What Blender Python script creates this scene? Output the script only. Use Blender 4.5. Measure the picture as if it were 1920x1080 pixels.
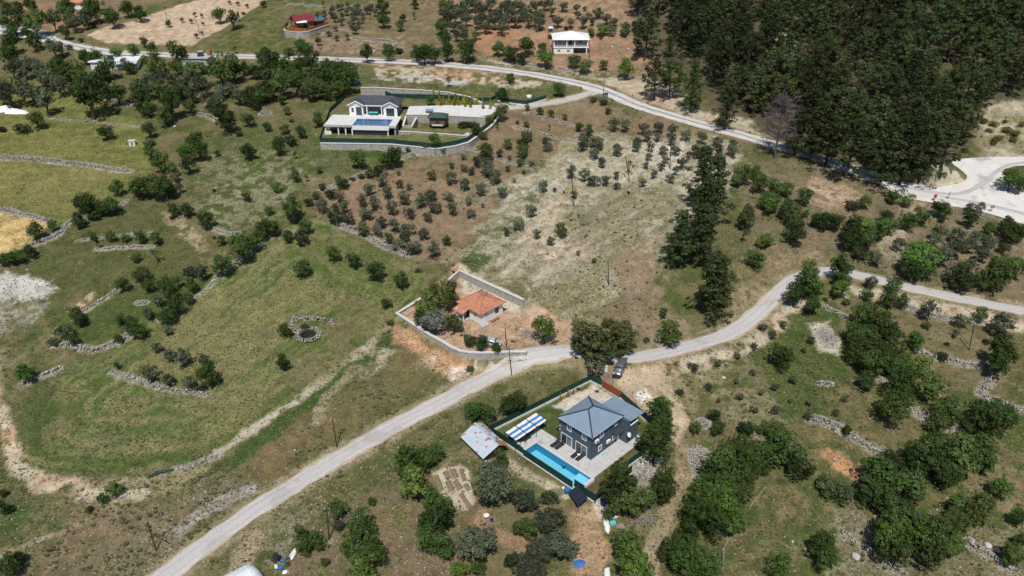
import bpy, bmesh, math, random
import numpy as np
from mathutils import Vector, Matrix

for _o in list(bpy.data.objects): bpy.data.objects.remove(_o)
random.seed(11); np.random.seed(11)
SC = bpy.context.scene
COL = SC.collection

# ---------------------------------------------------------------- camera, sky, sun, exposure
_cd = bpy.data.cameras.new('camera'); _co = bpy.data.objects.new('camera', _cd); COL.objects.link(_co)
_cd.sensor_width = 36.0; _cd.lens = 1500.0/1920.0*36.0; _cd.clip_start = .5; _cd.clip_end = 6000
_co.location = (0, 0, 90); _co.rotation_euler = (math.radians(90-29.5), 0, 0)
SC.camera = _co
SUN_EL, SUN_AZ = math.radians(59.0), math.radians(4.0)     # sun behind the camera, shadows fall away from it
_w = bpy.data.worlds.new('World'); SC.world = _w; _w.use_nodes = True
_nt = _w.node_tree; _nt.nodes.clear()
_sky = _nt.nodes.new('ShaderNodeTexSky'); _sky.sky_type = 'NISHITA'; _sky.sun_disc = False
_sky.sun_elevation = SUN_EL; _sky.sun_rotation = math.radians(180.0)+SUN_AZ; _sky.altitude = 900; _sky.air_density = 1.0; _sky.dust_density = .8
_bg = _nt.nodes.new('ShaderNodeBackground'); _bg.inputs[1].default_value = .085
_ow = _nt.nodes.new('ShaderNodeOutputWorld')
_nt.links.new(_sky.outputs[0], _bg.inputs[0]); _nt.links.new(_bg.outputs[0], _ow.inputs[0])
_sd = bpy.data.lights.new('sun', 'SUN'); _sd.energy = 4.3; _sd.angle = math.radians(.53); _sd.color = (1, .97, .925)
_so = bpy.data.objects.new('sun', _sd); COL.objects.link(_so); _so.location = (0, -40, 160)
_ld = Vector((math.sin(SUN_AZ)*math.cos(SUN_EL), math.cos(SUN_AZ)*math.cos(SUN_EL), -math.sin(SUN_EL)))
_so.rotation_euler = _ld.to_track_quat('-Z', 'Y').to_euler()
SC.render.engine = 'CYCLES'
SC.view_settings.view_transform = 'Standard'; SC.view_settings.look = 'None'
SC.view_settings.exposure = -0.1; SC.view_settings.gamma = 1.0; SC.view_settings.use_curve_mapping = False
SC.render.resolution_x = 1024; SC.render.resolution_y = 576
SC.cycles.max_bounces = 5; SC.cycles.diffuse_bounces = 2; SC.cycles.transparent_max_bounces = 8
# ---------------------------------------------------------------- pixel -> place
F = 1500.0                       # focal length in photo pixels (1920 wide)
PITCH = math.radians(29.5)
CAM = np.array([0.0, 0.0, 90.0])
CP, SP = math.cos(PITCH), math.sin(PITCH)

def ray(px, py):
    x = (px-960.0)/F; y = (py-540.0)/F
    return np.array([x, CP-y*SP, -SP-y*CP])

def proj(p):
    q = np.array(p)-CAM
    z = q[1]*CP-q[2]*SP; y = -q[1]*SP-q[2]*CP
    return 960+F*q[0]/z, 540+F*y/z

def ppm(p):                      # photo pixels per metre at a point
    q = np.array(p)-CAM
    return F/(q[1]*CP-q[2]*SP)

# ---------------------------------------------------------------- noise
_RT = np.random.RandomState(7).rand(256, 256)
def vnoise(x, y):
    xi = np.floor(x).astype(np.int64); yi = np.floor(y).astype(np.int64)
    fx = x-xi; fy = y-yi
    fx = fx*fx*(3-2*fx); fy = fy*fy*(3-2*fy)
    a = _RT[xi & 255, yi & 255]; b = _RT[(xi+1) & 255, yi & 255]
    c = _RT[xi & 255, (yi+1) & 255]; d = _RT[(xi+1) & 255, (yi+1) & 255]
    return (a*(1-fx)+b*fx)*(1-fy)+(c*(1-fx)+d*fx)*fy
def fbm(x, y, oc=4, lac=2.03, g=.5):
    s = 0; a = 1; t = 0
    for i in range(oc):
        s = s+a*vnoise(x+17.3*i, y-9.1*i); t += a; a *= g; x = x*lac; y = y*lac
    return s/t
def sstep(a, b, x):
    t = np.clip((x-a)/(b-a), 0, 1)
    return t*t*(3-2*t)
def softplus(x, k):
    return k*np.log1p(np.exp(np.clip(x/k, -40, 40)))

# ---------------------------------------------------------------- terrain height
def H0(x, y):
    z = .145*(y-130)-.10*softplus(y-480, 25)
    # pine hillside rising behind the upper road, right
    d = (y-215)*.72+(x-80)*.69
    z = z+.17*softplus(d-14, 8)*sstep(20, 90, x+(y-225)*.25)
    # rounded slope between the two roads
    z = z+2.6*np.exp(-(((x-38)/30)**2+((y-165)/24)**2))
    # hollow on the left
    z = z-3.0*np.exp(-(((x+95)/34)**2+((y-118)/34)**2))
    z = z+2.6*(fbm(x/46+3, y/46, 3)-.5)+.55*(fbm(x/9, y/9+5, 3)-.5)
    return z

RX0, RX1, RY0, RY1, RS = -330.0, 330.0, 30.0, 500.0, .5
_gx = np.arange(RX0, RX1+.1, RS); _gy = np.arange(RY0, RY1+.1, RS)
GX, GY = np.meshgrid(_gx, _gy)           # [row y, col x]
HR = H0(GX, GY)

def hsample(x, y):
    x = np.asarray(x, float); y = np.asarray(y, float)
    u = np.clip((x-RX0)/RS, 0, HR.shape[1]-1.001); v = np.clip((y-RY0)/RS, 0, HR.shape[0]-1.001)
    i = u.astype(int); j = v.astype(int); fu = u-i; fv = v-j
    z = (HR[j, i]*(1-fu)+HR[j, i+1]*fu)*(1-fv)+(HR[j+1, i]*(1-fu)+HR[j+1, i+1]*fu)*fv
    out = (x < RX0) | (x > RX1) | (y < RY0) | (y > RY1)
    if np.any(out):
        z = np.where(out, H0(x, y), z)
    return z
def gz(x, y):
    return float(hsample(np.array([x]), np.array([y]))[0])

_TS = np.concatenate([np.arange(40, 150, .5), np.arange(150, 520, 1.0)])
def P(px, py, dz=0.0):
    """ground point (or dz above it) seen at a photo pixel"""
    d = ray(px, py)
    pts = CAM[None, :]+_TS[:, None]*d[None, :]
    f = pts[:, 2]-(hsample(pts[:, 0], pts[:, 1])+dz)
    k = np.where(f <= 0)[0]
    if len(k) == 0:
        t = _TS[-1]
    else:
        k = max(k[0], 1); a, b = f[k-1], f[k]
        t = _TS[k-1]+(_TS[k]-_TS[k-1])*a/(a-b+1e-9)
    q = CAM+t*d
    return np.array([q[0], q[1], gz(q[0], q[1])+dz])
def PZ(px, py, z):
    d = ray(px, py); t = (z-CAM[2])/d[2]
    return CAM+t*d

def poly_sd(poly, X, Y):
    """signed distance to a polygon, negative inside"""
    poly = np.asarray(poly)[:, :2]; n = len(poly)
    d2 = np.full(X.shape, 1e18); ins = np.zeros(X.shape, bool)
    for i in range(n):
        ax, ay = poly[i]; bx, by = poly[(i+1) % n]
        ex, ey = bx-ax, by-ay; L = ex*ex+ey*ey+1e-12
        t = np.clip(((X-ax)*ex+(Y-ay)*ey)/L, 0, 1)
        d2 = np.minimum(d2, (X-ax-t*ex)**2+(Y-ay-t*ey)**2)
        c = ((ay > Y) != (by > Y)) & (X < (bx-ax)*(Y-ay)/((by-ay) if by != ay else 1e-12)+ax)
        ins ^= c
    d = np.sqrt(d2)
    return np.where(ins, -d, d)
def line_d(pl, X, Y):
    """distance to a polyline and the z of its nearest point"""
    d2 = np.full(X.shape, 1e18); zz = np.zeros(X.shape)
    pl = np.asarray(pl)
    for i in range(len(pl)-1):
        ax, ay = pl[i, :2]; bx, by = pl[i+1, :2]
        ex, ey = bx-ax, by-ay; L = ex*ex+ey*ey+1e-12
        t = np.clip(((X-ax)*ex+(Y-ay)*ey)/L, 0, 1)
        d = (X-ax-t*ex)**2+(Y-ay-t*ey)**2
        m = d < d2
        d2 = np.where(m, d, d2)
        if pl.shape[1] > 2:
            zz = np.where(m, pl[i, 2]+t*(pl[i+1, 2]-pl[i, 2]), zz)
    return np.sqrt(d2), zz
def _win(pts, m):
    pts = np.asarray(pts)
    i0 = max(int((pts[:, 0].min()-m-RX0)/RS), 0); i1 = min(int((pts[:, 0].max()+m-RX0)/RS)+2, HR.shape[1])
    j0 = max(int((pts[:, 1].min()-m-RY0)/RS), 0); j1 = min(int((pts[:, 1].max()+m-RY0)/RS)+2, HR.shape[0])
    return slice(j0, j1), slice(i0, i1)
def flatten_poly(poly, z, fall):
    w = _win(poly, fall+1)
    sd = poly_sd(poly, GX[w], GY[w])
    k = 1-sstep(0, fall, sd)
    HR[w] = HR[w]*(1-k)+z*k
def flatten_line(pl, hw, fall):
    w = _win(pl, hw+fall+1)
    d, zz = line_d(pl, GX[w], GY[w])
    k = 1-sstep(hw, hw+fall, d)
    HR[w] = HR[w]*(1-k)+zz*k
def smooth_pl(pts, step=1.5):
    """Catmull-Rom through xy(z) points, resampled"""
    p = np.asarray(pts, float)
    p = np.vstack([2*p[0]-p[1], p, 2*p[-1]-p[-2]])
    out = []
    for i in range(1, len(p)-2):
        n = max(2, int(np.linalg.norm((p[i+1]-p[i])[:2])/step))
        for k in range(n):
            t = k/n
            out.append(.5*((2*p[i])+(-p[i-1]+p[i+1])*t+(2*p[i-1]-5*p[i]+4*p[i+1]-p[i+2])*t*t+(-p[i-1]+3*p[i]-3*p[i+1]+p[i+2])*t**3))
    out.append(p[-2])
    return np.array(out)
def drape(pxs, step=1.5, win=7):
    """photo polyline -> smooth ground polyline with an even profile"""
    q = smooth_pl([P(*a)[:2] for a in pxs], step)
    z = hsample(q[:, 0], q[:, 1])
    zp = np.concatenate([np.full(win, z[0]), z, np.full(win, z[-1])])
    z = np.convolve(zp, np.ones(2*win+1)/(2*win+1), 'valid')
    return np.column_stack([q, z])

ROAD_LO_PX = [(262,1125),(310,1080),(480,953),(600,880),(718,810),(830,752),(895,717),(955,690),(1060,671),(1190,670),(1290,651),(1375,622),(1425,583),(1462,546),(1490,522),(1530,508),(1570,507),(1610,515),(1680,534),(1760,552),(1850,570),(1920,583),(2010,601)]
ROAD_UP_PX = [(-60,42),(0,58),(78,72),(130,85),(175,93),(210,98),(250,100),(325,103),(390,104),(475,107),(590,110),(667,113),(730,115),(855,122),(955,132),(1035,146),(1085,156),(1125,167),(1160,182),(1200,199),(1260,217),(1320,234),(1380,251),(1440,268),(1497,285),(1565,305),(1640,333),(1700,352),(1765,366),(1850,386),(1920,403),(2000,425)]
SPUR_PX = [(1118,170),(1080,182),(1040,191),(990,199),(940,204)]
BACKROAD_PX = [(-30,47),(30,52),(75,58),(115,64)]
ROAD_LO = drape(ROAD_LO_PX); ROAD_UP = drape(ROAD_UP_PX); SPUR = drape(SPUR_PX); BACKROAD = drape(BACKROAD_PX)
HW_LO, HW_UP = 2.05, 3.1
flatten_line(ROAD_UP, HW_UP+.8, 7); flatten_line(SPUR, 2.2, 3); flatten_line(BACKROAD, 2.2, 3)
flatten_line(ROAD_LO, HW_LO+.6, 4)
# ---------------------------------------------------------------- level ground cut for the houses
NV = P(1108, 863); NV_Z = float(NV[2])                      # slate-blue villa: front corner, local x = right-back, y = left-back
def NVW(u, v): return np.array([NV[0]+(u-v)*math.sqrt(.5), NV[1]+(u+v)*math.sqrt(.5)])
NV_FENCE = [(-7.35,-6.9), (-7.35,17.6), (17.2,14.6), (17.4,12.0), (17.1,7.2), (14.6,-1.8), (12.6,-5.4), (2.6,-6.2), (2.3,-6.9)]
flatten_poly([NVW(*a) for a in NV_FENCE], NV_Z-.05, 2.2)
flatten_poly([NVW(*a) for a in ((-6.9,-3.2), (-6.9,9.9), (-3.4,9.9), (-3.4,-3.2))], NV_Z-2.0, .45)
MV_ZL = float(P(665, 250)[2])+.5; MV_Z = MV_ZL+3.0             # grey-roofed villa: lower garden level, deck level
MV = PZ(656.3, 215.1, MV_Z); MV_A = math.radians(-3.9)
def MVW(u, v): return np.array([MV[0]+u*math.cos(MV_A)-v*math.sin(MV_A), MV[1]+u*math.sin(MV_A)+v*math.cos(MV_A)])
MV_FENCE = [(-4.5,-16.8), (15.5,-16.4), (28.3,-19.3), (33.3,-16.6), (36.6,-14.0), (41.7,-2.5), (44.8,8.7)]
flatten_poly([MVW(*a) for a in ((-4.5,-16.8),(15.5,-16.4),(28.3,-19.3),(33.3,-16.6),(36.6,-14),(41.7,-2.5),(44.8,8.7),(36,15),(-2,16),(-6.7,3.5))], MV_ZL, .6)
flatten_poly([MVW(*a) for a in ((16.6,-9.4),(16.6,-5),(33.0,-6),(40.6,-3),(36.6,-12.4))], MV_ZL+1.3, .6)
flatten_poly([MVW(*a) for a in ((-6.2,.5),(-4.6,14),(1.3,22.0),(45,16),(45,9),(40.8,0),(22,1),(16.4,.5))], MV_Z, .8)
# earth banked up against the right garden wall
for _a in ((34.5,-19.5,4.5,1.0),(39.5,-12,5,1.6),(43.5,-5,5,2.0),(46.5,3,5,1.8)):
    _q = MVW(_a[0], _a[1]); _w = _win(np.array([_q]), 14); HR[_w] += _a[3]*np.exp(-((GX[_w]-_q[0])**2+(GY[_w]-_q[1])**2)/_a[2]**2)*sstep(.3, 1.2, poly_sd([MVW(*b) for b in ((-4.5,-17.2),(15.5,-16.8),(28.5,-19.7),(33.6,-17),(37,-14.2),(42.1,-2.6),(45.2,8.6),(36,15),(-2,16),(-6.7,3.5))], GX[_w], GY[_w]))
OH_Z = float(P(890, 612)[2])+.7; OH = PZ(904, 608, OH_Z)       # orange-tiled house
OH_WALL = [PZ(a, b, OH_Z+.35)[:2] for a, b in ((789,559),(765,574),(744,587),(766,601),(787,615),(808,628),(830,640),(846,650),(862,657),(880,660),(900,661),(930,660),(955,659),(986,659))]
OH_BACK = [PZ(a, b, OH_Z+1.9)[:2] for a, b in ((835,524),(861.5,507),(900,525),(940,543),(981.5,562))]
flatten_poly(list(OH_WALL)+[PZ(1000,620,OH_Z)[:2], PZ(990,590,OH_Z)[:2], PZ(978,578,OH_Z)[:2]]+[a for a in OH_BACK[::-1]], OH_Z, .7)
flatten_poly([PZ(a, b, OH_Z)[:2] for a, b in ((985,652),(1000,600),(1065,615),(1070,652))], OH_Z-.2, 6)
WH_Z = float(P(1070, 102)[2]); WH = PZ(1038, 101, WH_Z)
flatten_poly([(WH[0]-3, WH[1]-2.5), (WH[0]+15.5, WH[1]-2.5), (WH[0]+15.5, WH[1]+12), (WH[0]-3, WH[1]+12)], WH_Z, 4)
CB_Z = float(P(560, 74)[2])+3.0; CB = PZ(552, 50, CB_Z)
CB_WALL = [(-2.6,1.5), (-2.2,-6.0), (.6,-8.4), (4.0,-9.8), (6.4,-8.6), (7.8,-6.4), (12.0,4.0), (9,9.5), (1,8.5)]
flatten_poly([(CB[0]+a, CB[1]+b) for a, b in CB_WALL], CB_Z-.1, .5)
SH = P(903, 867); SH_Z = float(SH[2])
WELL = P(578, 628)
flatten_poly([WELL[:2]+np.array([math.cos(t)*1.35, math.sin(t)*1.35]) for t in np.arange(0, 6.28, .6)], WELL[2]-3.0, .4)
PLAZA_PX = [(1690,349),(1735,356),(1785,355),(1806,346),(1812,332),(1795,316),(1784,306),(1800,300),(1850,295),(1920,293),(2020,289),(2020,306),(1920,311),(1895,315),(1878,325),(1890,338),(1920,362),(2020,424),(2020,446),(1920,418),(1850,397),(1760,377),(1690,362)]
_pz = [P(*a)[:2] for a in PLAZA_PX]; PLAZA = smooth_pl(_pz+[_pz[0]], 2.5)[:-1]
_A = np.column_stack([PLAZA, np.ones(len(PLAZA))]); _c = np.linalg.lstsq(_A, hsample(PLAZA[:, 0], PLAZA[:, 1]), rcond=None)[0]
def _plaza():
    w = _win(PLAZA, 8); sd = poly_sd(PLAZA, GX[w], GY[w]); k = 1-sstep(.8, 6, sd)
    HR[w] = HR[w]*(1-k)+(GX[w]*_c[0]+GY[w]*_c[1]+_c[2])*k
_plaza()
def mound(px, py, r, h):
    q = P(px, py); w = _win(np.array([q]), r*2)
    d2 = ((GX[w]-q[0])**2+(GY[w]-q[1])**2)/(r*r)
    k = sstep(.5, 2.5, poly_sd(PLAZA, GX[w], GY[w]))*sstep(HW_UP+.5, HW_UP+2.5, line_d(ROAD_UP[-90:], GX[w], GY[w])[0])
    HR[w] += h*np.exp(-d2*2)*(.8+.4*fbm(GX[w]/2, GY[w]/2, 2))*k
mound(1756, 336, 7.0, 3.4); mound(1732, 334, 6, 2.4); mound(1775, 340, 4, 1.5)
# drystone walls: label, photo polyline, width, height
DS = [('long pale drystone wall crossing the left meadow', [(-10,296),(40,298),(90,301),(140,308),(190,315),(240,321)], 2.0, 1.1),
 ('short broken drystone wall above the golden stubble field', [(-10,388),(15,397),(45,403),(80,411),(92,417)], 1.6, .8),
 ('ragged drystone wall between the golden field and the dark field', [(50,462),(85,452),(110,438),(130,417),(165,405)], 1.6, .8),
 ('drystone wall beyond the trees right of the left meadow', [(165,405),(220,388),(235,377)], 1.2, .6),
 ('upper short drystone terrace in the dark left field', [(145,453),(172,448),(215,443),(280,438)], .9, .5),
 ('lower short drystone terrace in the dark left field', [(180,468),(215,465),(250,463),(285,463)], 1.1, .6),
 ('narrow drystone wall beside the orange path at far left', [(148,590),(172,575),(195,560),(222,543)], .9, .8),
 ('thick pale drystone wall below the left green terrace', [(102,650),(130,648),(155,655),(175,658),(200,650),(222,642),(245,626)], 1.5, 1.2),
 ('low drystone wall at the left edge of the big field', [(38,722),(60,712),(85,703),(110,693)], 1.3, .9),
 ('curved drystone wall below the olives in the big field', [(206,698),(240,707),(275,718),(305,728),(330,731),(360,736),(388,740)], 1.2, .7),
 ('drystone edge along the upper side of the big field', [(300,600),(350,570),(390,540),(415,508),(450,490),(480,465),(520,435)], .9, .5),
 ('broken drystone wall between the speckled meadow and the thicket', [(400,430),(425,438),(450,437)], 1.2, .6),
 ('pale drystone wall under the red-soil orchard', [(630,420),(665,432),(700,450),(720,462),(745,470),(770,480)], 1.5, .9),
 ('drystone wall between the speckled meadow and the red-soil orchard', [(590,362),(620,350),(650,340),(680,325),(715,315)], 1.2, .7),
 ('drystone wall at the top corner of the olive orchard', [(755,297),(775,285),(790,277)], 1.3, .8),
 ('thin terrace wall in the upper olive orchard', [(858,274),(885,280),(905,288),(935,298),(960,306),(1003,318)], .9, .7),
 ('long terrace wall below the villa access track', [(985,213),(1010,220),(1035,225),(1060,232),(1080,237)], .9, .7),
 ('lower terrace wall of the bank below the upper road', [(965,238),(995,245),(1030,255),(1060,262),(1080,266)], .9, .6),
 ('pale stone pile wall in the right meadow, lower middle', [(1522,786),(1545,790),(1570,800),(1590,812)], 1.9, 1.1),
 ('pale rock bank continuing toward the lower right thicket', [(1590,812),(1610,828),(1630,840),(1655,850)], 1.8, .9),
 ('broken white rock bank between the pole and the thicket', [(1722,655),(1745,668),(1775,672),(1800,682),(1830,684)], 1.6, .8),
 ('angled white drystone wall at the right edge', [(1865,705),(1848,725),(1840,742),(1870,752),(1900,765),(1925,770)], 1.5, .9),
 ('pale rock spill below the thicket at right', [(1712,770),(1730,780),(1750,790),(1790,805)], 2.0, .8),
 ('flat rock ledge near the lower right corner', [(1578,998),(1605,1015),(1620,1025),(1650,1048),(1690,1075)], 1.4, .7),
 ('grey rock ledge at the lower right edge', [(1815,1018),(1840,1032),(1870,1052),(1900,1070)], 1.8, 1.0),
 ('row of pale rocks above the road bend', [(1545,575),(1565,585),(1590,595)], 1.3, .6),
 ('stone rubble along the right road verge', [(1690,572),(1715,580),(1740,588),(1790,600)], 1.8, .6),
 ('stone rubble beside the far left thicket', [(200,188),(225,193),(240,197)], 1.8, .8),
 ('tumbled stone wall below the olive grove at left', [(365,212),(390,218),(405,225)], 1.5, .8),
 ('faint stone line across the left meadow', [(82,221),(120,226),(180,229),(230,234),(262,238)], .6, .4),
 ('stone wall line above the log cabin slope', [(540,8),(570,10),(600,12)], 1.3, .7),
 ('pale rock band in front of the log cabin slope', [(660,72),(690,74),(720,76),(740,80)], 2.0, .7),
 ('stone edge along the front yard of the white farmhouse', [(960,118),(1010,124),(1060,131),(1110,139)], 1.0, .8),
 ('stone edge right of the farmhouse yard gateway', [(1155,142),(1190,146),(1215,152)], 1.0, .8),
 ('stony edge along the ditch at lower left', [(330,880),(370,868),(410,853)], 1.2, .5)]
# ---------------------------------------------------------------- building kit
def thing(name, label, cat, loc=(0, 0, 0), rz=0.0, group=None):
    o = bpy.data.objects.new(name, None); COL.objects.link(o)
    o.empty_display_size = .3
    o.location = [float(a) for a in loc]; o.rotation_euler = (0, 0, rz)
    return tag(o, label, cat, group)
def tag(o, label, cat, group=None):
    o['label'] = label; o['category'] = cat
    if group: o['group'] = group
    return o
def kind(o, k):
    o['kind'] = k
    return o
def link(name, me, parent=None, loc=None):
    o = bpy.data.objects.new(name, me); COL.objects.link(o)
    if parent is not None: o.parent = parent
    if loc is not None: o.location = [float(a) for a in loc]
    return o

class MB:
    def __init__(s): s.v = []; s.f = []
    def add(s, vs, fs):
        n = len(s.v); s.v += [tuple(float(c) for c in a) for a in vs]; s.f += [tuple(i+n for i in q) for q in fs]; return s
    def box(s, x0, x1, y0, y1, z0, z1):
        return s.add([(x0,y0,z0),(x1,y0,z0),(x1,y1,z0),(x0,y1,z0),(x0,y0,z1),(x1,y0,z1),(x1,y1,z1),(x0,y1,z1)],
                     [(0,3,2,1),(4,5,6,7),(0,1,5,4),(1,2,6,5),(2,3,7,6),(3,0,4,7)])
    def cbox(s, c, d, rz=0, rx=0, ry=0):
        R = Matrix.Rotation(rz, 3, 'Z') @ Matrix.Rotation(ry, 3, 'Y') @ Matrix.Rotation(rx, 3, 'X')
        vs = []
        for q in ((-1,-1,-1),(1,-1,-1),(1,1,-1),(-1,1,-1),(-1,-1,1),(1,-1,1),(1,1,1),(-1,1,1)):
            w = R @ Vector((q[0]*d[0]/2, q[1]*d[1]/2, q[2]*d[2]/2)); vs.append((w.x+c[0], w.y+c[1], w.z+c[2]))
        return s.add(vs, [(0,3,2,1),(4,5,6,7),(0,1,5,4),(1,2,6,5),(2,3,7,6),(3,0,4,7)])
    def bar(s, a, b, w, h):
        """rectangular bar from a to b, w wide, h deep"""
        a = Vector([float(c) for c in a]); b = Vector([float(c) for c in b]); d = (b-a).normalized()
        u = Vector((0, 0, 1)) if abs(d.z) < .95 else Vector((0, 1, 0))
        x = d.cross(u).normalized(); y = x.cross(d).normalized()
        vs = [p+x*i*w/2+y*j*h/2 for p in (a, b) for i, j in ((-1,-1),(1,-1),(1,1),(-1,1))]
        return s.add([tuple(p) for p in vs], [(3,2,1,0),(4,5,6,7),(0,1,5,4),(1,2,6,5),(2,3,7,6),(3,0,4,7)])
    def tube(s, a, b, r0, r1=None, n=8, caps=True):
        r1 = r0 if r1 is None else r1
        a = Vector([float(c) for c in a]); b = Vector([float(c) for c in b]); d = (b-a).normalized()
        u = Vector((0, 0, 1)) if abs(d.z) < .9 else Vector((1, 0, 0))
        x = d.cross(u).normalized(); y = x.cross(d).normalized()
        vs = []
        for p, r in ((a, r0), (b, r1)):
            for k in range(n):
                t = 2*math.pi*k/n; vs.append(tuple(p+x*math.cos(t)*r+y*math.sin(t)*r))
        fs = [(k, (k+1) % n, n+(k+1) % n, n+k) for k in range(n)]
        if caps: fs += [tuple(range(n-1, -1, -1)), tuple(range(n, 2*n))]
        return s.add(vs, fs)
    def prism(s, pts, z0, z1):
        n = len(pts)
        a = sum(pts[i][0]*pts[(i+1) % n][1]-pts[(i+1) % n][0]*pts[i][1] for i in range(n))
        if a < 0: pts = pts[::-1]
        return s.add([(p[0], p[1], z0) for p in pts]+[(p[0], p[1], z1) for p in pts],
                     [tuple(range(n-1, -1, -1)), tuple(range(n, 2*n))]+[(k, (k+1) % n, n+(k+1) % n, n+k) for k in range(n)])
    def slab(s, pts, t):
        """sheet through 3-D points (counter-clockwise from above) with thickness t downwards"""
        n = len(pts)
        return s.add([(p[0], p[1], p[2]-t) for p in pts]+list(pts),
                     [tuple(range(n-1, -1, -1)), tuple(range(n, 2*n))]+[(k, (k+1) % n, n+(k+1) % n, n+k) for k in range(n)])
    def lathe(s, prof, n=12, c=(0, 0, 0)):
        vs = []; m = len(prof)
        for r, z in prof:
            for k in range(n):
                t = 2*math.pi*k/n; vs.append((c[0]+r*math.cos(t), c[1]+r*math.sin(t), c[2]+z))
        fs = [(i*n+k, i*n+(k+1) % n, (i+1)*n+(k+1) % n, (i+1)*n+k) for i in range(m-1) for k in range(n)]
        fs += [tuple(range(n-1, -1, -1)), tuple(range((m-1)*n, m*n))]
        return s.add(vs, fs)
    def build(s, name, m, parent=None, smooth=False, loc=None):
        me = bpy.data.meshes.new(name); me.from_pydata(s.v, [], s.f); me.update()
        if m is not None: me.materials.append(m)
        if smooth: me.polygons.foreach_set('use_smooth', [True]*len(me.polygons))
        return link(name, me, parent, loc)

def np_mesh(name, V, Fq, m, parent=None, nv=4, smooth=False):
    me = bpy.data.meshes.new(name)
    V = np.asarray(V, np.float32); Fq = np.asarray(Fq, np.int32)
    me.vertices.add(len(V)); me.vertices.foreach_set('co', V.ravel())
    me.loops.add(Fq.size); me.loops.foreach_set('vertex_index', Fq.ravel())
    me.polygons.add(len(Fq)); me.polygons.foreach_set('loop_start', np.arange(0, Fq.size, nv, dtype=np.int32))
    if smooth: me.polygons.foreach_set('use_smooth', np.ones(len(Fq), bool))
    me.update(calc_edges=True)
    if m is not None: me.materials.append(m)
    return me

# ---------------------------------------------------------------- materials
def _mt(name):
    m = bpy.data.materials.new(name); m.use_nodes = True
    nt = m.node_tree; b = nt.nodes['Principled BSDF']
    return m, nt, b
def pm(name, c1, c2=None, scale=3.0, rough=.8, metal=0.0, bump=0.0, bscale=None, detail=5, spec=.3, contrast=(.35, .65), dirt=None, coord='Object', stretch=None):
    """two-tone noise material with fine relief; dirt = (colour, scale, threshold) lays stains over it"""
    m, nt, b = _mt(name); N = nt.nodes; L = nt.links
    b.inputs['Roughness'].default_value = rough; b.inputs['Metallic'].default_value = metal; b.inputs['Specular IOR Level'].default_value = spec
    tc = N.new('ShaderNodeTexCoord'); src = tc.outputs[coord]
    if stretch:
        mp = N.new('ShaderNodeMapping'); mp.inputs['Scale'].default_value = stretch; L.new(src, mp.inputs[0]); src = mp.outputs[0]
    c2 = c2 or tuple(min(1, c*1.18) for c in c1)
    nz = N.new('ShaderNodeTexNoise'); nz.inputs['Scale'].default_value = scale; nz.inputs['Detail'].default_value = detail; nz.inputs['Roughness'].default_value = .65
    L.new(src, nz.inputs['Vector'])
    rp = N.new('ShaderNodeValToRGB'); rp.color_ramp.elements[0].position = contrast[0]; rp.color_ramp.elements[1].position = contrast[1]
    rp.color_ramp.elements[0].color = (*c1, 1); rp.color_ramp.elements[1].color = (*c2, 1)
    L.new(nz.outputs[0], rp.inputs[0]); out = rp.outputs[0]
    if dirt:
        n2 = N.new('ShaderNodeTexNoise'); n2.inputs['Scale'].default_value = dirt[1]; n2.inputs['Detail'].default_value = 6
        L.new(src, n2.inputs['Vector'])
        r2 = N.new('ShaderNodeValToRGB'); r2.color_ramp.elements[0].position = dirt[2]; r2.color_ramp.elements[1].position = dirt[2]+.1
        L.new(n2.outputs[0], r2.inputs[0])
        mx = N.new('ShaderNodeMixRGB'); L.new(r2.outputs[0], mx.inputs[0]); L.new(out, mx.inputs[1]); mx.inputs[2].default_value = (*dirt[0], 1); out = mx.outputs[0]
    L.new(out, b.inputs['Base Color'])
    if bump:
        n3 = N.new('ShaderNodeTexNoise'); n3.inputs['Scale'].default_value = bscale or scale*4; n3.inputs['Detail'].default_value = 6; L.new(src, n3.inputs['Vector'])
        bp = N.new('ShaderNodeBump'); bp.inputs['Strength'].default_value = bump; bp.inputs['Distance'].default_value = .06
        L.new(n3.outputs[0], bp.inputs['Height']); L.new(bp.outputs[0], b.inputs['Normal'])
    return m
def stone_mat(name, c1, c2, joint, scale=2.2):
    """rubble masonry: stones with recessed joints"""
    m, nt, b = _mt(name); N = nt.nodes; L = nt.links
    b.inputs['Roughness'].default_value = .9; b.inputs['Specular IOR Level'].default_value = .15
    tc = N.new('ShaderNodeTexCoord')
    v1 = N.new('ShaderNodeTexVoronoi'); v1.inputs['Scale'].default_value = scale; L.new(tc.outputs['Object'], v1.inputs['Vector'])
    v2 = N.new('ShaderNodeTexVoronoi'); v2.feature = 'DISTANCE_TO_EDGE'; v2.inputs['Scale'].default_value = scale; L.new(tc.outputs['Object'], v2.inputs['Vector'])
    sp = N.new('ShaderNodeSeparateColor'); L.new(v1.outputs['Color'], sp.inputs[0])
    mx = N.new('ShaderNodeMixRGB'); mx.inputs[1].default_value = (*c1, 1); mx.inputs[2].default_value = (*c2, 1); L.new(sp.outputs[0], mx.inputs[0])
    rp = N.new('ShaderNodeValToRGB'); rp.color_ramp.elements[0].position = .02; rp.color_ramp.elements[1].position = .09; L.new(v2.outputs['Distance'], rp.inputs[0])
    m2 = N.new('ShaderNodeMixRGB'); m2.inputs[1].default_value = (*joint, 1); L.new(rp.outputs[0], m2.inputs[0]); L.new(mx.outputs[0], m2.inputs[2])
    L.new(m2.outputs[0], b.inputs['Base Color'])
    bp = N.new('ShaderNodeBump'); bp.inputs['Strength'].default_value = .7; bp.inputs['Distance'].default_value = .08
    L.new(rp.outputs[0], bp.inputs['Height']); L.new(bp.outputs[0], b.inputs['Normal'])
    return m
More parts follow.
